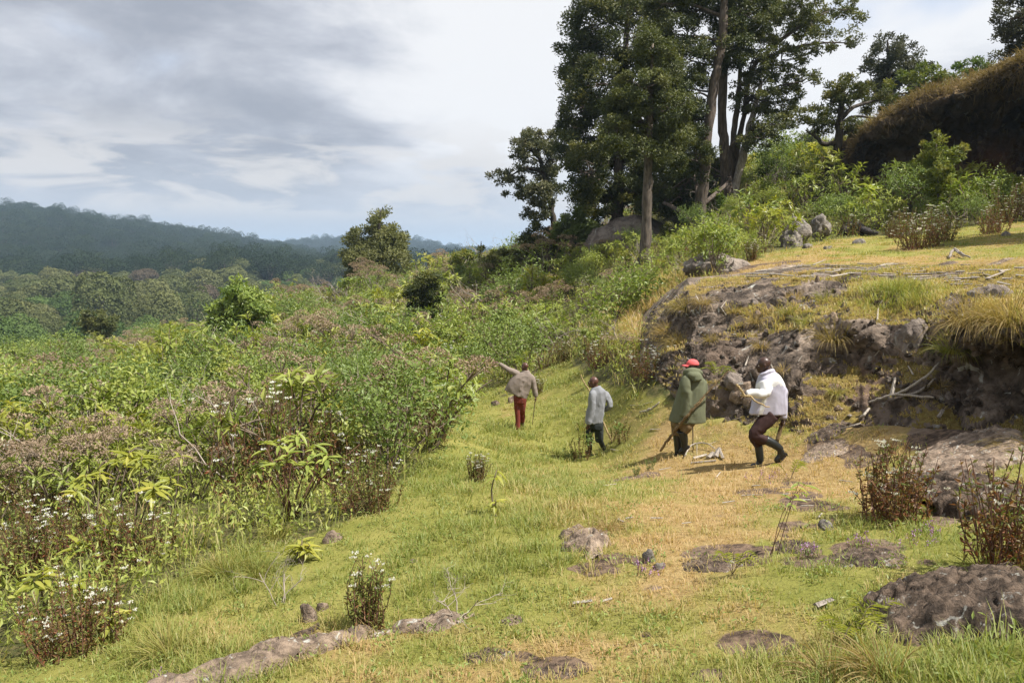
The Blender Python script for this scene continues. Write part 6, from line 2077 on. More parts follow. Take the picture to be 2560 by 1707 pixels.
# stones lodged in the face of the bank
sg = np.random.default_rng(77)
n = 0
while n < 26:
    i, j = sg.integers(10, 380), sg.integers(15, 125)
    p = Gb[i, j]
    bx, by = project(p)
    if 1690 < bx[0] < 2540 and 700 < by[0] < 1030:
        rock('stone', 'small weathered stone lodged in the rocky bank', 0, 0, sg.uniform(9, 24), sg.uniform(6, 14), 'rock_pale' if sg.random() < 0.4 else 'rock_tan', None, 'stone', 60 + n, base=ICO3, on=p, group='stones in the bank')
        n += 1


def slab(name, label, px, py, wpx, dpx, hpx, mat, seed=0, cat='rock'):
    """a flat rock that comes through the turf: wpx wide, dpx deep and hpx proud in photograph pixels"""
    g = ground_px(px, py)
    f0, f1 = ground_px(px, py + dpx / 2), ground_px(px, py - dpx / 2)
    w, dp, h = wpx * g[1] / F / 2, max(abs(f1[1] - f0[1]) / 2, 0.05), hpx * g[1] / F
    n = 96 if wpx > 140 else 56
    a = np.linspace(-1.12, 1.12, n)
    X, Y = np.meshgrid(a, a, indexing='ij')
    x, y = g[0] + X.ravel() * w, g[1] + Y.ravel() * dp
    p = xy0(x, y)
    p[:, 2] = seed * 3.1
    sc = 1.0 / np.clip(w, 0.15, 0.45)
    rr_ = np.sqrt(X.ravel() ** 2 + Y.ravel() ** 2) + 0.42 * fbm(p, 1.1 * sc, 4, seed) * sstep(np.sqrt(X.ravel() ** 2 + Y.ravel() ** 2), 0.25, 0.8)
    prof = np.clip(1 - rr_ ** 2.6, -1, 1)
    cv_, gap_ = cells_noise(p, 1.3 * sc, seed)
    z = H(x, y) + h * 0.22 * ((cv_ - 0.5) - 0.5 * (1 - sstep(gap_, 0, 0.07))) + h * np.where(prof > 0, prof ** 0.55, prof * 2.2) + h * 0.55 * (ridged(p, 2.6 * sc, 4, seed + 1) - 0.72) + 0.012 * fbm(p, 14 * sc, 3, seed + 2) - 0.02
    V = np.stack([x, y, z], 1) - g
    return add(name, build_mesh(name, [(V, grid_faces(n, n), M[mat])]), None, tuple(g), label=label, cat=cat)


# crumbled rock and clods all over the face of the bank
PEB = []
for k in range(5):
    rg = np.random.default_rng(300 + k)
    v, f = ico(2)
    for q_ in range(6):
        n_ = unit(rg.normal(size=3))
        v = v - np.outer(np.maximum(v @ n_ - rg.uniform(.45, .8), 0), n_)
    v = v * (1 + 0.25 * fbm(v + k * 9, 2.0, 3, k)[:, None]) * np.array([1, 0.8, 0.6])
    PEB.append(build_mesh('clod', [(v, f, M['rock_tan'] if k == 0 else M['rock_pale'] if k == 1 else M['rock_bank'])], smooth=False))
i = sg.integers(8, 412, 26000)
j = sg.integers(3, 128, 26000)
pk = (turf2[i, j] < 0.35) & (sg.random(26000) < 0.30 + 0.5 * (fbm(Gb[i, j], 1.2, 3, 5) > 0))
pk = np.nonzero(pk)[0][:1300]
o = scatter('bank_rubble', PEB, Gb[i[pk], j[pk]], sg.random((len(pk), 3)) * 6.28, 0.02 + 0.10 * sg.random(len(pk)) ** 3, sg.choice(5, len(pk), p=[.2, .1, .25, .25, .2]))
o['label'], o['category'] = 'crumbled stones and clods covering the rocky bank', 'rubble'


def ledge(name, label, path, mat, seed=0, cat='rock'):
    """a long low rib of rock along pixel points (px, py, half width px, height px)"""
    pts, rad, hh = [], [], []
    for px, py, w, h in path:
        g = ground_px(px, py)
        pts.append(g)
        rad.append(w * g[1] / F)
        hh.append(h * g[1] / F)
    n = 150
    q = spline(np.array(pts), n)
    rr_ = np.interp(np.linspace(0, 1, n), np.linspace(0, 1, len(rad)), rad)
    h_ = np.interp(np.linspace(0, 1, n), np.linspace(0, 1, len(hh)), hh)
    t = unit(np.gradient(q, axis=0))
    side = unit(np.cross(t, (0, 0, 1.0)))
    m = 26
    a = np.linspace(-1, 1, m)
    V = q[:, None] + side[:, None] * (rr_[:, None] * a)[..., None] + np.array([0, 0, 1.0]) * (h_[:, None] * (np.clip(1 - a ** 2, 0, 1) ** 0.5) - 0.04 - 0.10 * (np.abs(a) ** 4))[..., None]
    V = V.reshape(-1, 3)
    V = V + np.array([0, 0, 1.0]) * (0.05 * fbm(V, 2.5, 4, seed) + 0.055 * (ridged(V, 5.0, 4, seed + 1) - 0.7))[:, None] + side.repeat(m, 0) * (0.05 * fbm(V, 3.0, 3, seed + 2))[:, None]
    cv_, gap_ = cells_noise(V, 4.0, seed + 5)
    V = V + np.array([0, 0, 1.0]) * (0.05 * (cv_ - 0.5) - 0.02 * (1 - sstep(gap_, 0, .08)))[:, None] + side.repeat(m, 0) * (0.10 * fbm(V, 1.6, 3, seed + 8))[:, None]
    b = pts[len(pts) // 2]
    return add(name, build_mesh(name, [(V - b, grid_faces(n, m), M[mat])]), None, tuple(b), label=label, cat=cat)


ledge('rock_ledge', 'long tan rock rib running through the bottom of the meadow', [(330, 1800, 70, 42), (470, 1735, 80, 50), (600, 1685, 92, 56), (720, 1650, 70, 52), (820, 1615, 64, 46), (900, 1590, 46, 42), (980, 1578, 36, 28), (1050, 1570, 40, 30), (1110, 1556, 50, 44), (1185, 1543, 28, 22)], 'rock_tan', 3)
ledge('rock_ledge', 'dark wet rock lip beside the tan rib in the grass', [(500, 1690, 14, 8), (640, 1640, 26, 12), (750, 1598, 30, 12), (850, 1568, 18, 8)], 'rock_dark', 5)

slab('flat_rock', 'dark low rock hump in the foreground corner, half sunk in turf', 2420, 1545, 470, 190, 100, 'rock_dark', 6, 'rock')
slab('flat_rock', 'flat layered rock below the undercut bank at the frame edge', 2440, 1148, 330, 70, 26, 'rock_tan', 8, 'rock')
slab('flat_rock', 'dark flat slab breaking through the turf before the walkers', 1780, 1414, 170, 47, 14, 'rock_dark', 9, 'rock')
slab('flat_rock', 'narrow dark slab in dry turf beyond the leafy sprig', 1975, 1365, 150, 42, 9, 'rock_dark', 10, 'rock')
slab('rock_mass', 'dark eroded rock mass behind the red-stemmed herbs near the frame edge', 2440, 1255, 260, 190, 62, 'rock_dark', 7, 'rock')
slab('flat_rock', 'brown layered rock shelf between the bank and the dark rock mass', 2400, 1130, 300, 60, 30, 'rock_tan', 47, 'rock')
slab('flat_rock', 'mossy dark slab among purple flowers', 2170, 1391, 210, 58, 16, 'rock_dark', 11, 'rock')
slab('rock', 'brown hummock of rock wrapped in dry grass in mid meadow', 1462, 1355, 118, 70, 34, 'rock_tan', 18, 'rock')
slab('rock', 'low brown rock at the end of the tan ledge', 1280, 1554, 60, 26, 16, 'rock_tan', 21, 'rock')
slab('rock', 'dark crumbling rock by the muddy patch at the bottom', 1215, 1641, 130, 36, 14, 'rock_dark', 22, 'rock')
slab('flat_rock', 'dark rounded mud-brown slab at the bottom of the meadow', 1385, 1678, 210, 58, 11, 'rock_dark', 23, 'rock')
slab('flat_rock', 'tan pitted rock low in the dry turf by the rear walker', 2060, 1128, 150, 42, 9, 'rock_tan', 26, 'rock')
slab('rock', 'dark earthy rock clump with twigs near the foot of the bank', 2060, 1088, 110, 30, 16, 'rock_dark', 27, 'rock')

for k, (px, py, w, d, h, m, lab) in enumerate(((1905, 704, 120, 16, 9, 'rock_bank', 'dark rock crust at the lip of the terrace above the parka'), (2010, 694, 110, 14, 8, 'rock_bank', 'thin dark outcrop on the terrace lip above the rear walker'), (2085, 684, 90, 12, 8, 'rock_tan', 'brown outcrop with wood scraps on the terrace lip'),
                                                (2170, 676, 110, 12, 6, 'rock_bank', 'long flat dark outcrop behind the wide green tussock'), (2330, 680, 120, 14, 7, 'rock_bank', 'dark stony patch behind the pale broken rock'), (2470, 668, 150, 12, 6, 'rock_tan', 'weathered stony strip on the shaded end of the terrace'),
                                                (1960, 668, 90, 10, 5, 'rock_tan', 'low tan outcrop in the middle of the terrace turf'))):
    slab('flat_rock', lab, px, py, w, d, h, m, 130 + k)

# ------------------------------------------------------------------ dead wood on the ground
M['wood_pale'] = bark_mat('weathered_white_wood', (0.22, 0.19, 0.155), (0.43, 0.38, 0.32), 14.0, 0.1)
M['wood_grey'] = bark_mat('weathered_grey_wood', (0.13, 0.11, 0.095), (0.32, 0.28, 0.24), 14.0, 0.1)
M['wood_char'] = bark_mat('charred_wood', (0.018, 0.016, 0.015), (0.075, 0.065, 0.06), 8.0, 0.15)


def bank_at(px, py):
    """point of the bank sheet that shows at a pixel (nearest of those in front)"""
    d2 = (bpx - px) ** 2 + (bpy_ - py) ** 2
    c = np.argsort(d2)[:12]
    return pb[c[np.argmin(pb[c, 1])]]


def spot(px, py):
    if 1660 < px < 2760 and 655 < py < 1050:
        b = bank_at(px, py)
        g = ground_px(px, py)
        return b if b[1] < g[1] + 0.8 else g
    return ground_px(px, py)


def lying(name, label, pts, rad, mat='wood_pale', group=None, cat='stick', twigs=(), lift=0.015):
    w = [spot(*p[:2]) + np.array([0, 0, lift + (p[2] if len(p) > 2 else 0)]) for p in pts]
    tw = [([spot(*p[:2]) + np.array([0, 0, lift + (p[2] if len(p) > 2 else 0)]) for p in t], r) for t, r in twigs]
    split_ = name in ('firewood_piece', 'wood_chip', 'wood_scrap', 'wood_splinter')
    o = stick(name, label, w, rad, mat, 4 if split_ else 6, tw, not split_, 0.7 if split_ else 1.0)
    if split_:
        o.data.polygons.foreach_set('use_smooth', np.zeros(len(o.data.polygons), bool))
    o['category'] = cat
    if group:
        o['group'] = group
    return o


lying('fallen_branch', 'bleached forked branch lying behind the parka boots', [(1712, 1146, .03), (1730, 1127, .10), (1765, 1122, .09), (1790, 1130, .03)], [.013, .014, .012, .007], 'wood_pale', None, 'branch', [([(1742, 1124, .09), (1742, 1142, .02)], .008), ([(1770, 1124, .08), (1790, 1113, .06)], .006)])
lying('firewood_piece', 'longest white split log between the two rear walkers', [(1733, 1151, .03), (1766, 1142, .03)], [.03, .03], 'wood_pale', None, 'wood')
lying('firewood_piece', 'grey split block standing at the end of the white log', [(1788, 1146, .02), (1798, 1134, .08)], [.05, .04], 'wood_grey', None, 'wood')
lying('firewood_piece', 'thin grey offcut leaning by the split block', [(1808, 1150, .02), (1797, 1132, .08)], [.025, .022], 'wood_grey', None, 'wood')
lying('firewood_piece', 'small square chunk of wood between white log and block', [(1770, 1148, .02), (1782, 1140, .05)], [.045, .04], 'wood_grey', None, 'wood')
lying('firewood_piece', 'flat plank lying below the white log', [(1727, 1160, .01), (1790, 1154, .01)], [.02, .018], 'wood_grey', None, 'wood')
lying('fallen_branch', 'bleached crooked branch in the long grass left of the parka', [(1600, 1035, .03), (1620, 1033, .05), (1640, 1026, .10), (1648, 1022, .14)], [.022, .03, .022, .01], 'wood_pale', None, 'branch')
lying('fallen_branch', 'long split pole leaning on the ramp of the bank', [(2215, 998, .05), (2260, 985, .08), (2310, 955, .10), (2350, 920, .12)], [.018, .024, .022, .014], 'wood_pale', None, 'branch')
lying('fallen_branch', 'second grey pole lying along the leaning split pole', [(2230, 1000, .03), (2290, 985, .05), (2340, 950, .05)], [.024, .024, .018], 'wood_grey', None, 'branch')
lying('fallen_branch', 'thin pole crossing the foot of the split poles', [(2165, 1008, .05), (2230, 998, .06), (2335, 1000, .05)], [.02, .022, .018], 'wood_pale', None, 'branch')
lying('wood_chip', 'upright pale wedge of wood at the foot of the split poles', [(2222, 998, .02), (2236, 972, .2)], [.04, .02], 'wood_pale', None, 'wood')
lying('wood_chip', 'pale board end lying in orange grass below the earth ramp', [(2092, 1062, .04), (2128, 1042, .06)], [.045, .04], 'wood_pale', None, 'wood')
lying('fallen_branch', 'slim white branch propped in dry turf below the earth ramp', [(2138, 1062, .03), (2155, 1045, .05), (2168, 1030, .08)], [.025, .025, .02], 'wood_pale', None, 'branch')
lying('fallen_branch', 'curved pale stick lying in turf left of the board end', [(2102, 1078, .03), (2140, 1068, .03), (2190, 1050, .04)], [.012, .014, .01], 'wood_pale', None, 'branch')
lying('wood_chip', 'short log chip in shade under the overhanging grass', [(2345, 1042, .03), (2355, 1028, .06)], [.03, .03], 'wood_grey', None, 'wood')
lying('wood_chip', 'grey splinter of log lying in the lower meadow', [(2038, 1525, .02), (2080, 1512, .03)], [.028, .02], 'wood_grey', None, 'wood')
lying('wood_chip', 'broken white stick in the meadow grass below the middle', [(1432, 1515, .015), (1480, 1511, .02)], [.016, .016], 'wood_pale', None, 'wood')
lying('wood_chip', 'shorter white stick end beyond the broken one', [(1500, 1512, .015), (1530, 1505, .02)], [.014, .012], 'wood_pale', None, 'wood')
lying('fallen_branch', 'charred log lying at the back of the terrace beside the boulders', [(2108, 590, .15), (2130, 578, .35), (2165, 590, .2), (2195, 590, .1)], [.2, .22, .16, .08], 'wood_char', None, 'log', [([(2120, 578, .4), (2140, 572, .6)], .08)])
lying('fallen_branch', 'grey root stump with splayed arms on the terrace', [(2372, 648, .03), (2385, 638, .16), (2400, 642, .1), (2425, 648, .03)], [.035, .045, .03, .02], 'wood_grey', None, 'stump', [([(2388, 640, .14), (2410, 648, .03)], .025)])
lying('fallen_branch', 'pale log end beside brown bush on the terrace', [(2268, 590, .05), (2300, 580, .12)], [.09, .07], 'wood_pale', None, 'log')
dg_ = np.random.default_rng(55)
for k in range(80):
    # scraps of bleached wood strewn over the terrace edge
    px = dg_.uniform(1850, 2540)
    py = 655 + 40 * dg_.random() + 20 * (px > 2300) * dg_.random()
    ln = dg_.uniform(14, 60)
    an = dg_.normal(0, 0.25)
    lying('wood_scrap', 'bleached wood scrap strewn along the edge of the terrace', [(px, py, .02), (px + ln * math.cos(an), py + ln * 0.25 * math.sin(an), .03)], [dg_.uniform(.015, .035), dg_.uniform(.01, .025)], 'wood_pale' if dg_.random() < 0.55 else 'wood_grey', 'wood scraps on the terrace edge', 'wood')
for k in range(18):
    px, py = dg_.uniform(1700, 2330), dg_.uniform(740, 940)
    ln = dg_.uniform(14, 40)
    lying('wood_splinter', 'pale wood splinter caught on the face of the rocky bank', [(px, py, .03), (px + ln * dg_.uniform(-.8, .8), py - ln * dg_.uniform(.1, .8), .06)], [.016, .01], 'wood_pale', 'wood splinters on the bank', 'wood')
for k in range(26):
    px, py = dg_.uniform(1500, 2150), dg_.uniform(1010, 1330)
    ln = dg_.uniform(14, 36)
    an = dg_.normal(0, 0.5)
    lying('wood_chip', 'small bleached wood chip lying on the orange turf', [(px, py, .01), (px + ln * math.cos(an), py + ln * .4 * math.sin(an), .02)], [dg_.uniform(.008, .018), .008], 'wood_pale', 'wood chips on the turf', 'wood')


# ------------------------------------------------------------------ plants close to the camera
LEAF_MESH = {}
for mt in ('leaf_yellow', 'leaf_scrub', 'leaf_green'):
    for k in range(3):
        LEAF_MESH[mt, k] = build_mesh('leaf', [(T_LANCE[0] * np.array([0.30, 1, 1]), T_LANCE[1], M[mt], dict(tint=0.25 + 0.25 * k))])


def frame_matrix(pos, d, up, L):
    x, y, z = leaf_frames(d[None], up[None])
    m = np.eye(4)
    m[:3, 0], m[:3, 1], m[:3, 2] = x[0] * L, y[0] * L, z[0] * L
    m[:3, 3] = pos
    return Matrix(m.tolist())


def big_leaf_plant(label, px, py, tips, L=0.19, n=12, mat='leaf_yellow', D=None, name='leafy_plant', stem='stem_grey', extra=(), thin=1.0):
    """tips: photograph pixels (x, y, depth offset) of the leaf rosettes; every leaf is a piece of its own"""
    g = ground_px(px, py) if D is None else P(px, py, D)
    d0 = g[1]
    root = add(name, None, None, tuple(g), label=label, cat='plant')
    rg = np.random.default_rng(int(px * 7 + py))
    tb, tp = [], []
    for t in tips:
        e_ = P(t[0], t[1], d0 + (t[2] if len(t) > 2 else 0)) - g
        h = np.linalg.norm(e_)
        mid = e_ * 0.5 + np.array([rg.normal() * .06 * h, rg.normal() * .06 * h, .04 * h])
        q = spline([np.array([rg.normal() * .02, rg.normal() * .02, -0.04]), mid, e_], 7)
        tb.append(tube(q, np.linspace(0.013, 0.006, 7) * thin, 5))
        tp.append((e_, unit(e_ - mid + np.array([0, 0, 0.3 * h]))))
    for ex in extra:
        tb.append(tube([P(q_[0], q_[1], d0 + (q_[2] if len(q_) > 2 else 0)) - g for q_ in ex], np.linspace(0.009, 0.004, len(ex)), 4))
    v, f = merge(tb)
    add('stems', build_mesh('stems', [(v, f, M[stem])]), root)
    pos, d, up, LL, ti = whorl(rg, tp, n, L, (0.7, 1.5), 0.55, 0.14)
    for k in range(len(pos)):
        o = bpy.data.objects.new('leaf', LEAF_MESH[mat, min(2, int(ti[k] * 3))])
        C.objects.link(o)
        o.parent = root
        o.matrix_local = frame_matrix(pos[k], d[k], up[k], LL[k])
    return root


big_leaf_plant('yellow-green rosette plant nearest the lower left corner', 110, 1545, [(108, 1420), (135, 1440, .1), (85, 1450, -.1)], 0.21)
big_leaf_plant('yellow-green plant just right of the corner rosette, leaves hanging', 200, 1545, [(195, 1440), (215, 1465, .1)], 0.20)
big_leaf_plant('yellowish plant with upright rosettes behind white flowers on the left', 215, 1450, [(195, 1350), (245, 1330, .1), (265, 1310, .15)], 0.20)
big_leaf_plant('tall drooping yellow-leaved shrub with two leafy heads, left scrub', 330, 1370, [(325, 1125), (300, 1150, .2), (355, 1140, -.1), (385, 1215, -.2)], 0.23, 14)
big_leaf_plant('drooping yellow plant beside the tall two-headed shrub', 235, 1330, [(215, 1185), (250, 1175, .2), (190, 1220, -.2)], 0.22)
big_leaf_plant('withering plant with few yellow leaves on a pale bent stem', 430, 1300, [(455, 1125), (428, 1190, -.1)], 0.19, 7, extra=[[(440, 1290), (445, 1190), (455, 1130)]])
big_leaf_plant('branching green-leaved shrub with dark bare stems at the meadow edge', 725, 1300, [(660, 1105), (700, 1090, .2), (745, 1080), (790, 1110, .1), (820, 1135, -.1), (640, 1150, .1), (720, 1130, -.3), (770, 1150, -.2), (690, 1150, -.2)], 0.20, 12, 'leaf_scrub', stem='stem_red',
               extra=[[(740, 1290), (800, 1200), (850, 1150), (900, 1110)], [(845, 1265), (835, 1200), (830, 1120)], [(840, 1225), (780, 1180), (730, 1160)]])
big_leaf_plant('small pale rosette plant in the meadow under the branching shrub', 755, 1405, [(755, 1350), (740, 1365, .1), (775, 1362)], 0.17, 11)
big_leaf_plant('small yellow-green plant alone at the meadow margin by the corner', 275, 1590, [(277, 1510), (275, 1545, -.1)], 0.15, 9)
big_leaf_plant('two-tiered thin plant with hanging leaves in mid meadow', 1236, 1290, [(1242, 1175), (1240, 1250, -.05)], 0.17, 7)
big_leaf_plant('light green broad-leaved plant left of the pointing man', 1140, 1010, [(1135, 935), (1165, 945, .2), (1105, 950, -.1)], 0.26, 11, 'leaf_scrub')
big_leaf_plant('yellow drooping shrub at the left frame edge', 60, 1180, [(40, 1020), (75, 1010, .3), (10, 1040), (95, 1050), (25, 1000, .4)], 0.26, 12)
big_leaf_plant('thin leaning sprig with a few leaves in front of the rear walker', 1930, 1390, [(2000, 1195, -.1), (1985, 1230, -.2), (2020, 1200, 0)], 0.12, 5, 'leaf_scrub', stem='stem_red', thin=0.3)
big_leaf_plant('leafy sprig at the right frame edge among red herbs', 2545, 1420, [(2540, 1240), (2500, 1270, .1), (2560, 1290, -.1), (2535, 1330), (2490, 1340, .1)], 0.10, 9, 'leaf_green', stem='stem_red')
big_leaf_plant('bright palm-like rosette plant in front of the cliff', 2172, 505, [(2170, 470), (2168, 462, .2)], 0.62, 12, 'leaf_scrub', D=37)

WH = [to_meshes(p_white(700 + k, nst=34 + 8 * k, h=0.64, spread=0.115 + .05 * k, hmin=0.6, leafn=30, flowers=0.30, headr=0.026, L=0.042), 'white_flower_herb') for k in range(2)]
WH2 = [to_meshes(p_white(720 + k, nst=70, h=0.85, spread=0.36, leafn=30, flowers=0.14, headr=0.034, L=0.05, red=0.28), 'white_flower_herb') for k in range(2)]
WH3 = [to_meshes(p_white(740 + k, nst=60, h=0.85, spread=0.42, leafn=28, flowers=0.2, headr=0.026, L=0.05), 'white_flower_herb') for k in range(3)]
for lab, px, py, s, pm in (('slim clump of red-brown stems with white flowers in the near meadow', 922, 1572, 1.0, WH[0]), ('bushy red-brown herb with white flower heads beside the dark rock block', 2235, 1300, 1.05, WH2[0]),
                           ('tall red-leaved herb clump at the right frame edge', 2545, 1440, 1.1, WH2[1]), 
                           ('rounded herb clump crowned with white flowers right of the branching shrub', 920, 1275, 1.05, WH3[0]), ('red-brown white-flowered clump by the left corner', 190, 1625, 0.95, WH3[1]),
                           ('wide white-flowered herb thicket at the left edge', 60, 1440, 1.15, WH3[2]), ('white-flowered herb thicket behind the yellow rosettes', 330, 1420, 1.1, WH3[0]), ('white-flowered clump between thicket and frame edge', 150, 1400, 1.1, WH3[1]),
                           ('small brown flowerless herb clump in the meadow below the pointing man', 1195, 1205, 0.8, WH[1]), ('brown herb mass on the meadow edge left of the pointing man', 1075, 1100, 1.35, WH3[2]),
                           ('dark brown herb beside the path behind the pointing man', 1405, 905, 1.3, WH3[0]), ('brown-red herb clump across the path', 1500, 915, 1.3, WH3[1]), ('brown herb beside the pointing man', 1345, 985, 0.95, WH[1]),
                           ('brown dry bush beside the stump on the terrace', 2300, 622, 1.9, WH3[1]), ('second brown bush behind the terrace stump', 2350, 604, 1.6, WH3[2]), ('small brown bush at the shaded end of the terrace', 2485, 585, 1.5, WH3[0]), ('brown herb at the back edge of the terrace', 2235, 596, 1.2, WH3[2]), ('thin brown herb at the outer corner of the terrace', 1880, 652, 1.3, WH[1]),
                           ('white-dotted herb under the nose of the bank', 1680, 965, 1.25, WH3[2]), ('herb tangle at the foot of the nose of the bank', 1620, 945, 1.2, WH3[1])):
    g = ground_px(px, py)
    place('white_flower_herb', pm[0], g, R.random() * 6.28, s, lab, 'herb')

# dry stalks in front of the man in grey, dead shrub in the meadow
for k, (px, py, h, lab) in enumerate(((1452, 1150, 1.05, 'tallest dry brown stalk in front of the man in grey'), (1470, 1150, 0.85, 'dry leafy stalk touching the arm of the man in grey'), (1532, 1105, 0.6, 'dead stalk behind the man in grey'),
                                      (1548, 1108, 0.5, 'short dead stalk with green tip right of the man in grey'), (1566, 1103, 0.62, 'thin dead stalk furthest from the man in grey'), (1440, 1148, 0.7, 'leaning dry stalk beside the tallest one'))):
    g = ground_px(px, py)
    pr2 = p_white(800 + k, 3, h, 0.05, 0.6, 60, 0.0, 0.03, 0.045)
    pr2[0] = (pr2[0][0], pr2[0][1], pr2[0][2], 'stem_red', None)
    if k in (1, 3):
        w = weed_parts(np.array([(0, 0, h * 0.45)]), 60, np.array([0.09]), np.array([0.16]), np.array([0.2]), np.random.default_rng(k))
        pr2.append(('new_leaves', w[0], w[1], 'leaf_small', w[2]))
    place('dry_stalk', to_meshes(pr2, 'dry_stalk')[0], g, 0, 1.0, lab, 'plant')
for k, (px, py, h, lab) in enumerate(((1420, 1148, 0.28, 'grey woolly low bush left of the dry stalks'), (1625, 1175, 0.22, 'silver-green spiky herb in front of the parka'), (1590, 1188, 0.14, 'tiny silver herb beside the spiky one'), (1835, 985, 0.35, 'silver-green herb at the foot of the bank'),
                                      (1800, 990, 0.3, 'green herb at the bank foot beside the silver one'))):
    g = ground_px(px, py) if py > 1000 else P(px, py, 15.2)
    n = 170
    rg = np.random.default_rng(k + 5)
    a = rg.random(n) * 6.28
    st = rg.integers(0, 9, n)
    sx = np.stack([np.cos(np.arange(9) * 2.4) * .07, np.sin(np.arange(9) * 2.4) * .07], 1) * (h / 0.22)
    zz_ = rg.random(n) * h * (0.6 + 0.4 * rg.random(9))[st]
    pos = np.stack([sx[st, 0] * (0.5 + zz_ / h), sx[st, 1] * (0.5 + zz_ / h), zz_], 1)
    d = np.stack([np.cos(a), np.sin(a), np.full(n, 0.9)], 1)
    v, f, t = leaves(pos, d, 0.05 * (h / .22) ** .5, 0.012 * (h / .22) ** .5, T_LANCE2)
    add('silver_herb', build_mesh('silver_herb', [(v, f, M['leaf_feather'], dict(tint=t))], smooth=False), None, tuple(g), label=lab, cat='herb')
for k, (px, py, s, lab) in enumerate(((1142, 1545, .55, 'small bare grey twig bush above the end of the tan ledge'), (700, 1510, .5, 'bare arching twig at the left margin of the meadow'), (640, 900, 1.3, 'bleached leafless bush under the small broad-leaved tree'),
                                      (1730, 690, 1.3, 'bleached leafless bush on the slope above the bank'), (1640, 850, 1.0, 'tangle of bare twigs in the dry grass by the bank'))):
    place('twig_bush', KINDS['dead_twig_shrub'][k % 3][0], ground_px(px, py), R.random() * 6, s, lab, 'shrub')

# ferns
def fern_mesh(seed, nf=4, L=0.32):
    rg = np.random.default_rng(seed)
    V, ti, off, Fc = [], [], 0, []
    tb = []
    for k in range(nf):
        a = rg.random() * 6.28
        el = rg.uniform(0.7, 1.2)
        q = spline([(0, 0, 0), (math.cos(a) * L * .35, math.sin(a) * L * .35, L * .6 * el), (math.cos(a) * L * .8, math.sin(a) * L * .8, L * .55 * el)], 14)
        tb.append(tube(q, np.linspace(.003, .0012, 14), 3, False))
        t = unit(np.gradient(q, axis=0))
        s = unit(np.cross(t, (0, 0, 1.0)))
        for sg_ in (-1, 1):
            n = 11
            idx_ = np.arange(3, 14)
            ln = L * 0.26 * np.sin(np.linspace(0.9, 3.0, n))
            v, f, tt = leaves(q[idx_], s[idx_] * sg_ + t[idx_] * 0.5, np.maximum(ln, .01), L * 0.035, T_DIAMOND, np.broadcast_to(np.array([0, 0, 1.0]), (n, 3)))
            V.append((v, f, M['leaf_yellow'], dict(tint=tt * .6)))
    sv, sf_ = merge(tb)
    return build_mesh('fern', V + [(sv, sf_, M['stem_grey'], dict(tint=.5))], smooth=False)


for k, (px, py, L, lab) in enumerate(((1975, 1200, .42, 'yellow-green fern by the heel of the rear walker'), (2090, 1600, .26, 'light fern frond in the lower meadow'), (2130, 1610, .3, 'curling fern beside the light frond'), (2180, 1565, .26, 'small fern before the dark rock hump'),
                                      (2275, 1290, .24, 'yellow fern under the bushy red-brown herb'), (1795, 955, .5, 'fern against the bank behind the parka'), (1830, 1435, .3, 'green feathery fern beside the dark flat slab'))):
    g = ground_px(px, py) if k != 5 else P(px, py, 15.3)
    add('fern', fern_mesh(k + 3, 4 + k % 3, L), None, tuple(g), label=lab, cat='fern')

# tufts of purple and yellow flowers
def flower_tuft(seed, n, h, wide, petal):
    rg = np.random.default_rng(seed)
    tb, fp = [], []
    for k in range(n):
        b = rg.normal(size=3) * wide * .4
        b[2] = -0.01
        t = b + np.array([rg.normal() * .03, rg.normal() * .03, h * rg.uniform(.6, 1)])
        tb.append(tube([b, (b + t) / 2 + rg.normal(size=3) * .006, t], [.002, .0018, .0012], 3, False))
        m = 7
        fp.append(t - np.array([0, 0, 1.0]) * (rg.random((m, 1)) * h * .35) + rg.normal(size=(m, 3)) * .006)
    fp = np.concatenate(fp)
    fv, ff, ft = leaves(fp, rand_dirs(len(fp), .3), .014, .012, T_DIAMOND)
    wv, wf, wt = weed_parts(np.array([(0, 0, 0.0)]), 40, np.array([.03]), np.array([wide]), np.array([h * .5]), rg)
    sv, sf_ = merge(tb)
    return [('stems', sv, sf_, 'stem_red', None), ('foliage', wv, wf, 'leaf_small', wt), ('flowers', fv, ff, petal, ft)]


for k, (px, py, h, w, pt, lab) in enumerate(((2275, 1370, .14, .2, 'petal_purple', 'purple flower patch beside the mossy dark slab'), (2330, 1345, .16, .14, 'petal_purple', 'purple flowers under the dark rock block'), (2150, 1365, .13, .12, 'petal_purple', 'sparse purple flowers left of the mossy slab'),
                                             (2025, 1390, .15, .06, 'petal_purple', 'single purple flower spike in the turf'), (1610, 1440, .12, .16, 'petal_purple', 'purple flowers below the pale stones'), (1985, 1045, .3, .35, 'petal_purple', 'pinkish heather-like flowers behind the rear walker'),
                                             (2045, 1060, .16, .1, 'petal_yellow', 'yellow flower in dry turf behind the rear walker'), (405, 1695, .06, .06, 'petal_purple', 'tiny magenta flower at the bottom of the meadow'), (1915, 1210, .2, .3, 'petal_purple', 'weedy purple-flowered tuft before the rear walker'))):
    place('flower_tuft', to_meshes(flower_tuft(k + 60, 10 + k, h, w, pt), 'flower_tuft')[0], ground_px(px, py), 0, 1.0, lab, 'flowers')

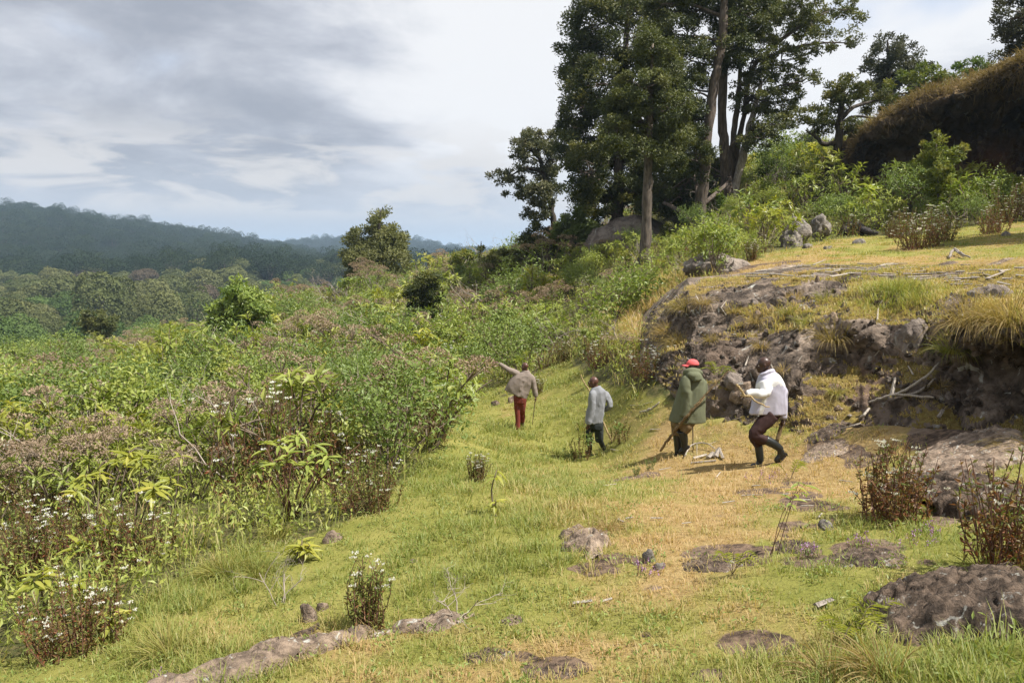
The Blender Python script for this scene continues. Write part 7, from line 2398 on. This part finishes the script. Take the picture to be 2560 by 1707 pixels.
# tussocks
for k, (px, py, D, L, n, lean, mt, lab) in enumerate((
        (2075, 845, 13.9, .62, 260, (-.25, -.45), 'grass_dry', 'big straw tussock hanging over the dark hollow of the bank'),
        (2420, 810, 11.5, .75, 320, (-.35, -.5), 'grass_dry', 'large drooping tussock on the lip of the undercut bank'), (2520, 800, 10.2, .75, 320, (-.3, -.5), 'grass_dry', 'broad drooping tussock at the frame edge of the bank'),
        (2370, 880, 11.6, .5, 220, (-.3, -.3), 'grass_green', 'greenish tussock below the drooping ones at the bank lip'), (2470, 790, 11.0, .7, 260, (-.3, -.45), 'grass_dry', 'straw tussock between the two drooping ones'),
        (2250, 745, 15.2, .55, 320, (0, -.2), 'grass_green', 'wide green tussock on top of the bank'), (2300, 775, 14.4, .5, 260, (.1, -.3), 'grass_green', 'green-gold tussock beside the wide one on the bank'),
        (1760, 752, 18.4, .5, 220, (-.4, -.3), 'grass_dry', 'blond tussock over the nose of the bank'), (1700, 775, 18.9, .55, 240, (-.5, -.2), 'grass_dry', 'shaggy blond tussock at the outer nose of the bank'),
        (1880, 800, 16.9, .4, 200, (-.1, -.3), 'grass_dry', 'golden tussock on the middle ledge of the bank'), (1960, 770, 16.4, .38, 200, (-.1, -.3), 'grass_green', 'green tussock on the middle ledge of the bank'), (1780, 850, 17.2, .3, 150, (-.2, -.3), 'grass_dry', 'small tussock low on the nose of the bank'),
        (1960, 925, 14.3, .25, 110, (-.2, -.3), 'grass_dry', 'little tussock in the shadow behind the rear walker'), (2090, 970, 13.2, .3, 110, (-.1, -.3), 'grass_green', 'small fresh green tuft in the dark hollow'),
        (1830, 770, 17.6, .32, 160, (-.2, -.3), 'grass_dry', 'tussock on the upper rock step above the parka'), (1905, 865, 15.4, .3, 150, (-.2, -.3), 'grass_dry', 'tussock low on the rock behind the rear walker'),
        (2010, 805, 15.5, .42, 200, (-.1, -.3), 'grass_green', 'leafy gold tussock at the middle of the rock step'), (2160, 765, 15.6, .45, 220, (-.1, -.3), 'grass_dry', 'straw tussock over the back of the dark hollow'),
        (2060, 745, 17.0, .36, 180, (-.1, -.3), 'grass_green', 'short green tussock on the upper rock step'), (1990, 735, 17.4, .3, 160, (-.2, -.3), 'grass_dry', 'blond tuft below the terrace lip'), (2350, 960, 12.0, .26, 120, (-.2, -.3), 'grass_dry', 'withered tuft beside the split poles'),
        (1690, 850, 18.2, .5, 240, (-.5, -.2), 'grass_dry', 'long blond grass on the flank of the bank nose'), (1655, 820, 19.6, .55, 260, (-.5, -.2), 'grass_dry', 'shaggy dry grass on the slope beside the bank nose'),
        (1475, 1345, None, .28, 200, (-.1, -.3), 'grass_dry', 'dry brown grass draped over the meadow hummock'), (1520, 1330, None, .3, 120, (.2, .1), 'grass_dry', 'wispy dry grass right of the meadow hummock'),
        (2470, 1455, None, .4, 160, (-.2, -.2), 'grass_green', 'long grass over the dark rock hump'), (2200, 1690, None, .32, 160, (-.3, -.1), 'grass_dry', 'bleached wispy grass at the bottom before the rock hump'), (2060, 1700, None, .3, 130, (-.3, -.1), 'grass_dry', 'pale bent grass tuft at the bottom edge'),
        (2560, 1120, None, .7, 40, (-1.4, -.2), 'grass_dry', 'long bleached stems lying over the flat layered rock'), (420, 1640, None, .4, 200, (-.2, 0), 'grass_green', 'tall golden tussock at the lower left of the meadow'), (560, 1440, None, .42, 220, (-.1, 0), 'grass_green', 'tall green tussock below the branching shrub'),
        (640, 1440, None, .4, 200, (.2, 0), 'grass_green', 'second tall green tussock below the branching shrub'), (700, 1345, None, .35, 160, (.1, 0), 'grass_green', 'lush tussock at the foot of the branching shrub'))):
    if 'grass_green' not in M:
        M['grass_green'] = leaf_mat('green_gold_grass_blade', [(0.12, 0.155, 0.03), (0.19, 0.20, 0.045), (0.28, 0.245, 0.075), (0.38, 0.31, 0.13)], 0.35, 0.55, 0.25, rnd=0.3)
    if D is None:
        g = ground_px(px, py)
    else:
        c = np.argsort((bpx - px) ** 2 + (bpy_ - py) ** 2 + (50 * (pb[:, 1] - D)) ** 2)[0]
        g = pb[c] - np.array([0, 0, .05])
    t_ = tussock_parts(900 + k, n, L, L * .35, lean, mt, 0.009 if D else 0.006, 1.0)
    add('grass_tussock', build_mesh('grass_tussock', [(t_[0][1], t_[0][2], M[mt], dict(tint=t_[0][4]))], smooth=False), None, tuple(g), label=lab, cat='grass')
# ------------------------------------------------------------------ haze
hv_ = np.array([(-9300, -9300, -48), (9300, -9300, -48), (9300, 9300, -48), (-9300, 9300, -48), (-9300, -9300, 150), (9300, -9300, 150), (9300, 9300, 150), (-9300, 9300, 150)], float)
hf_ = np.array([(0, 3, 2, 1), (4, 5, 6, 7), (0, 1, 5, 4), (1, 2, 6, 5), (2, 3, 7, 6), (3, 0, 4, 7)])
hm, N = new_mat('haze_air')
vol = N.node('ShaderNodeVolumePrincipled', {'Color': (0.56, 0.76, 1.0, 1), 'Density': 0.00019, 'Anisotropy': 0.15})
N.node('ShaderNodeOutputMaterial', {'Volume': vol.outputs[0]})
add('haze', build_mesh('haze', [(hv_, hf_, hm)], smooth=False), kind='stuff')
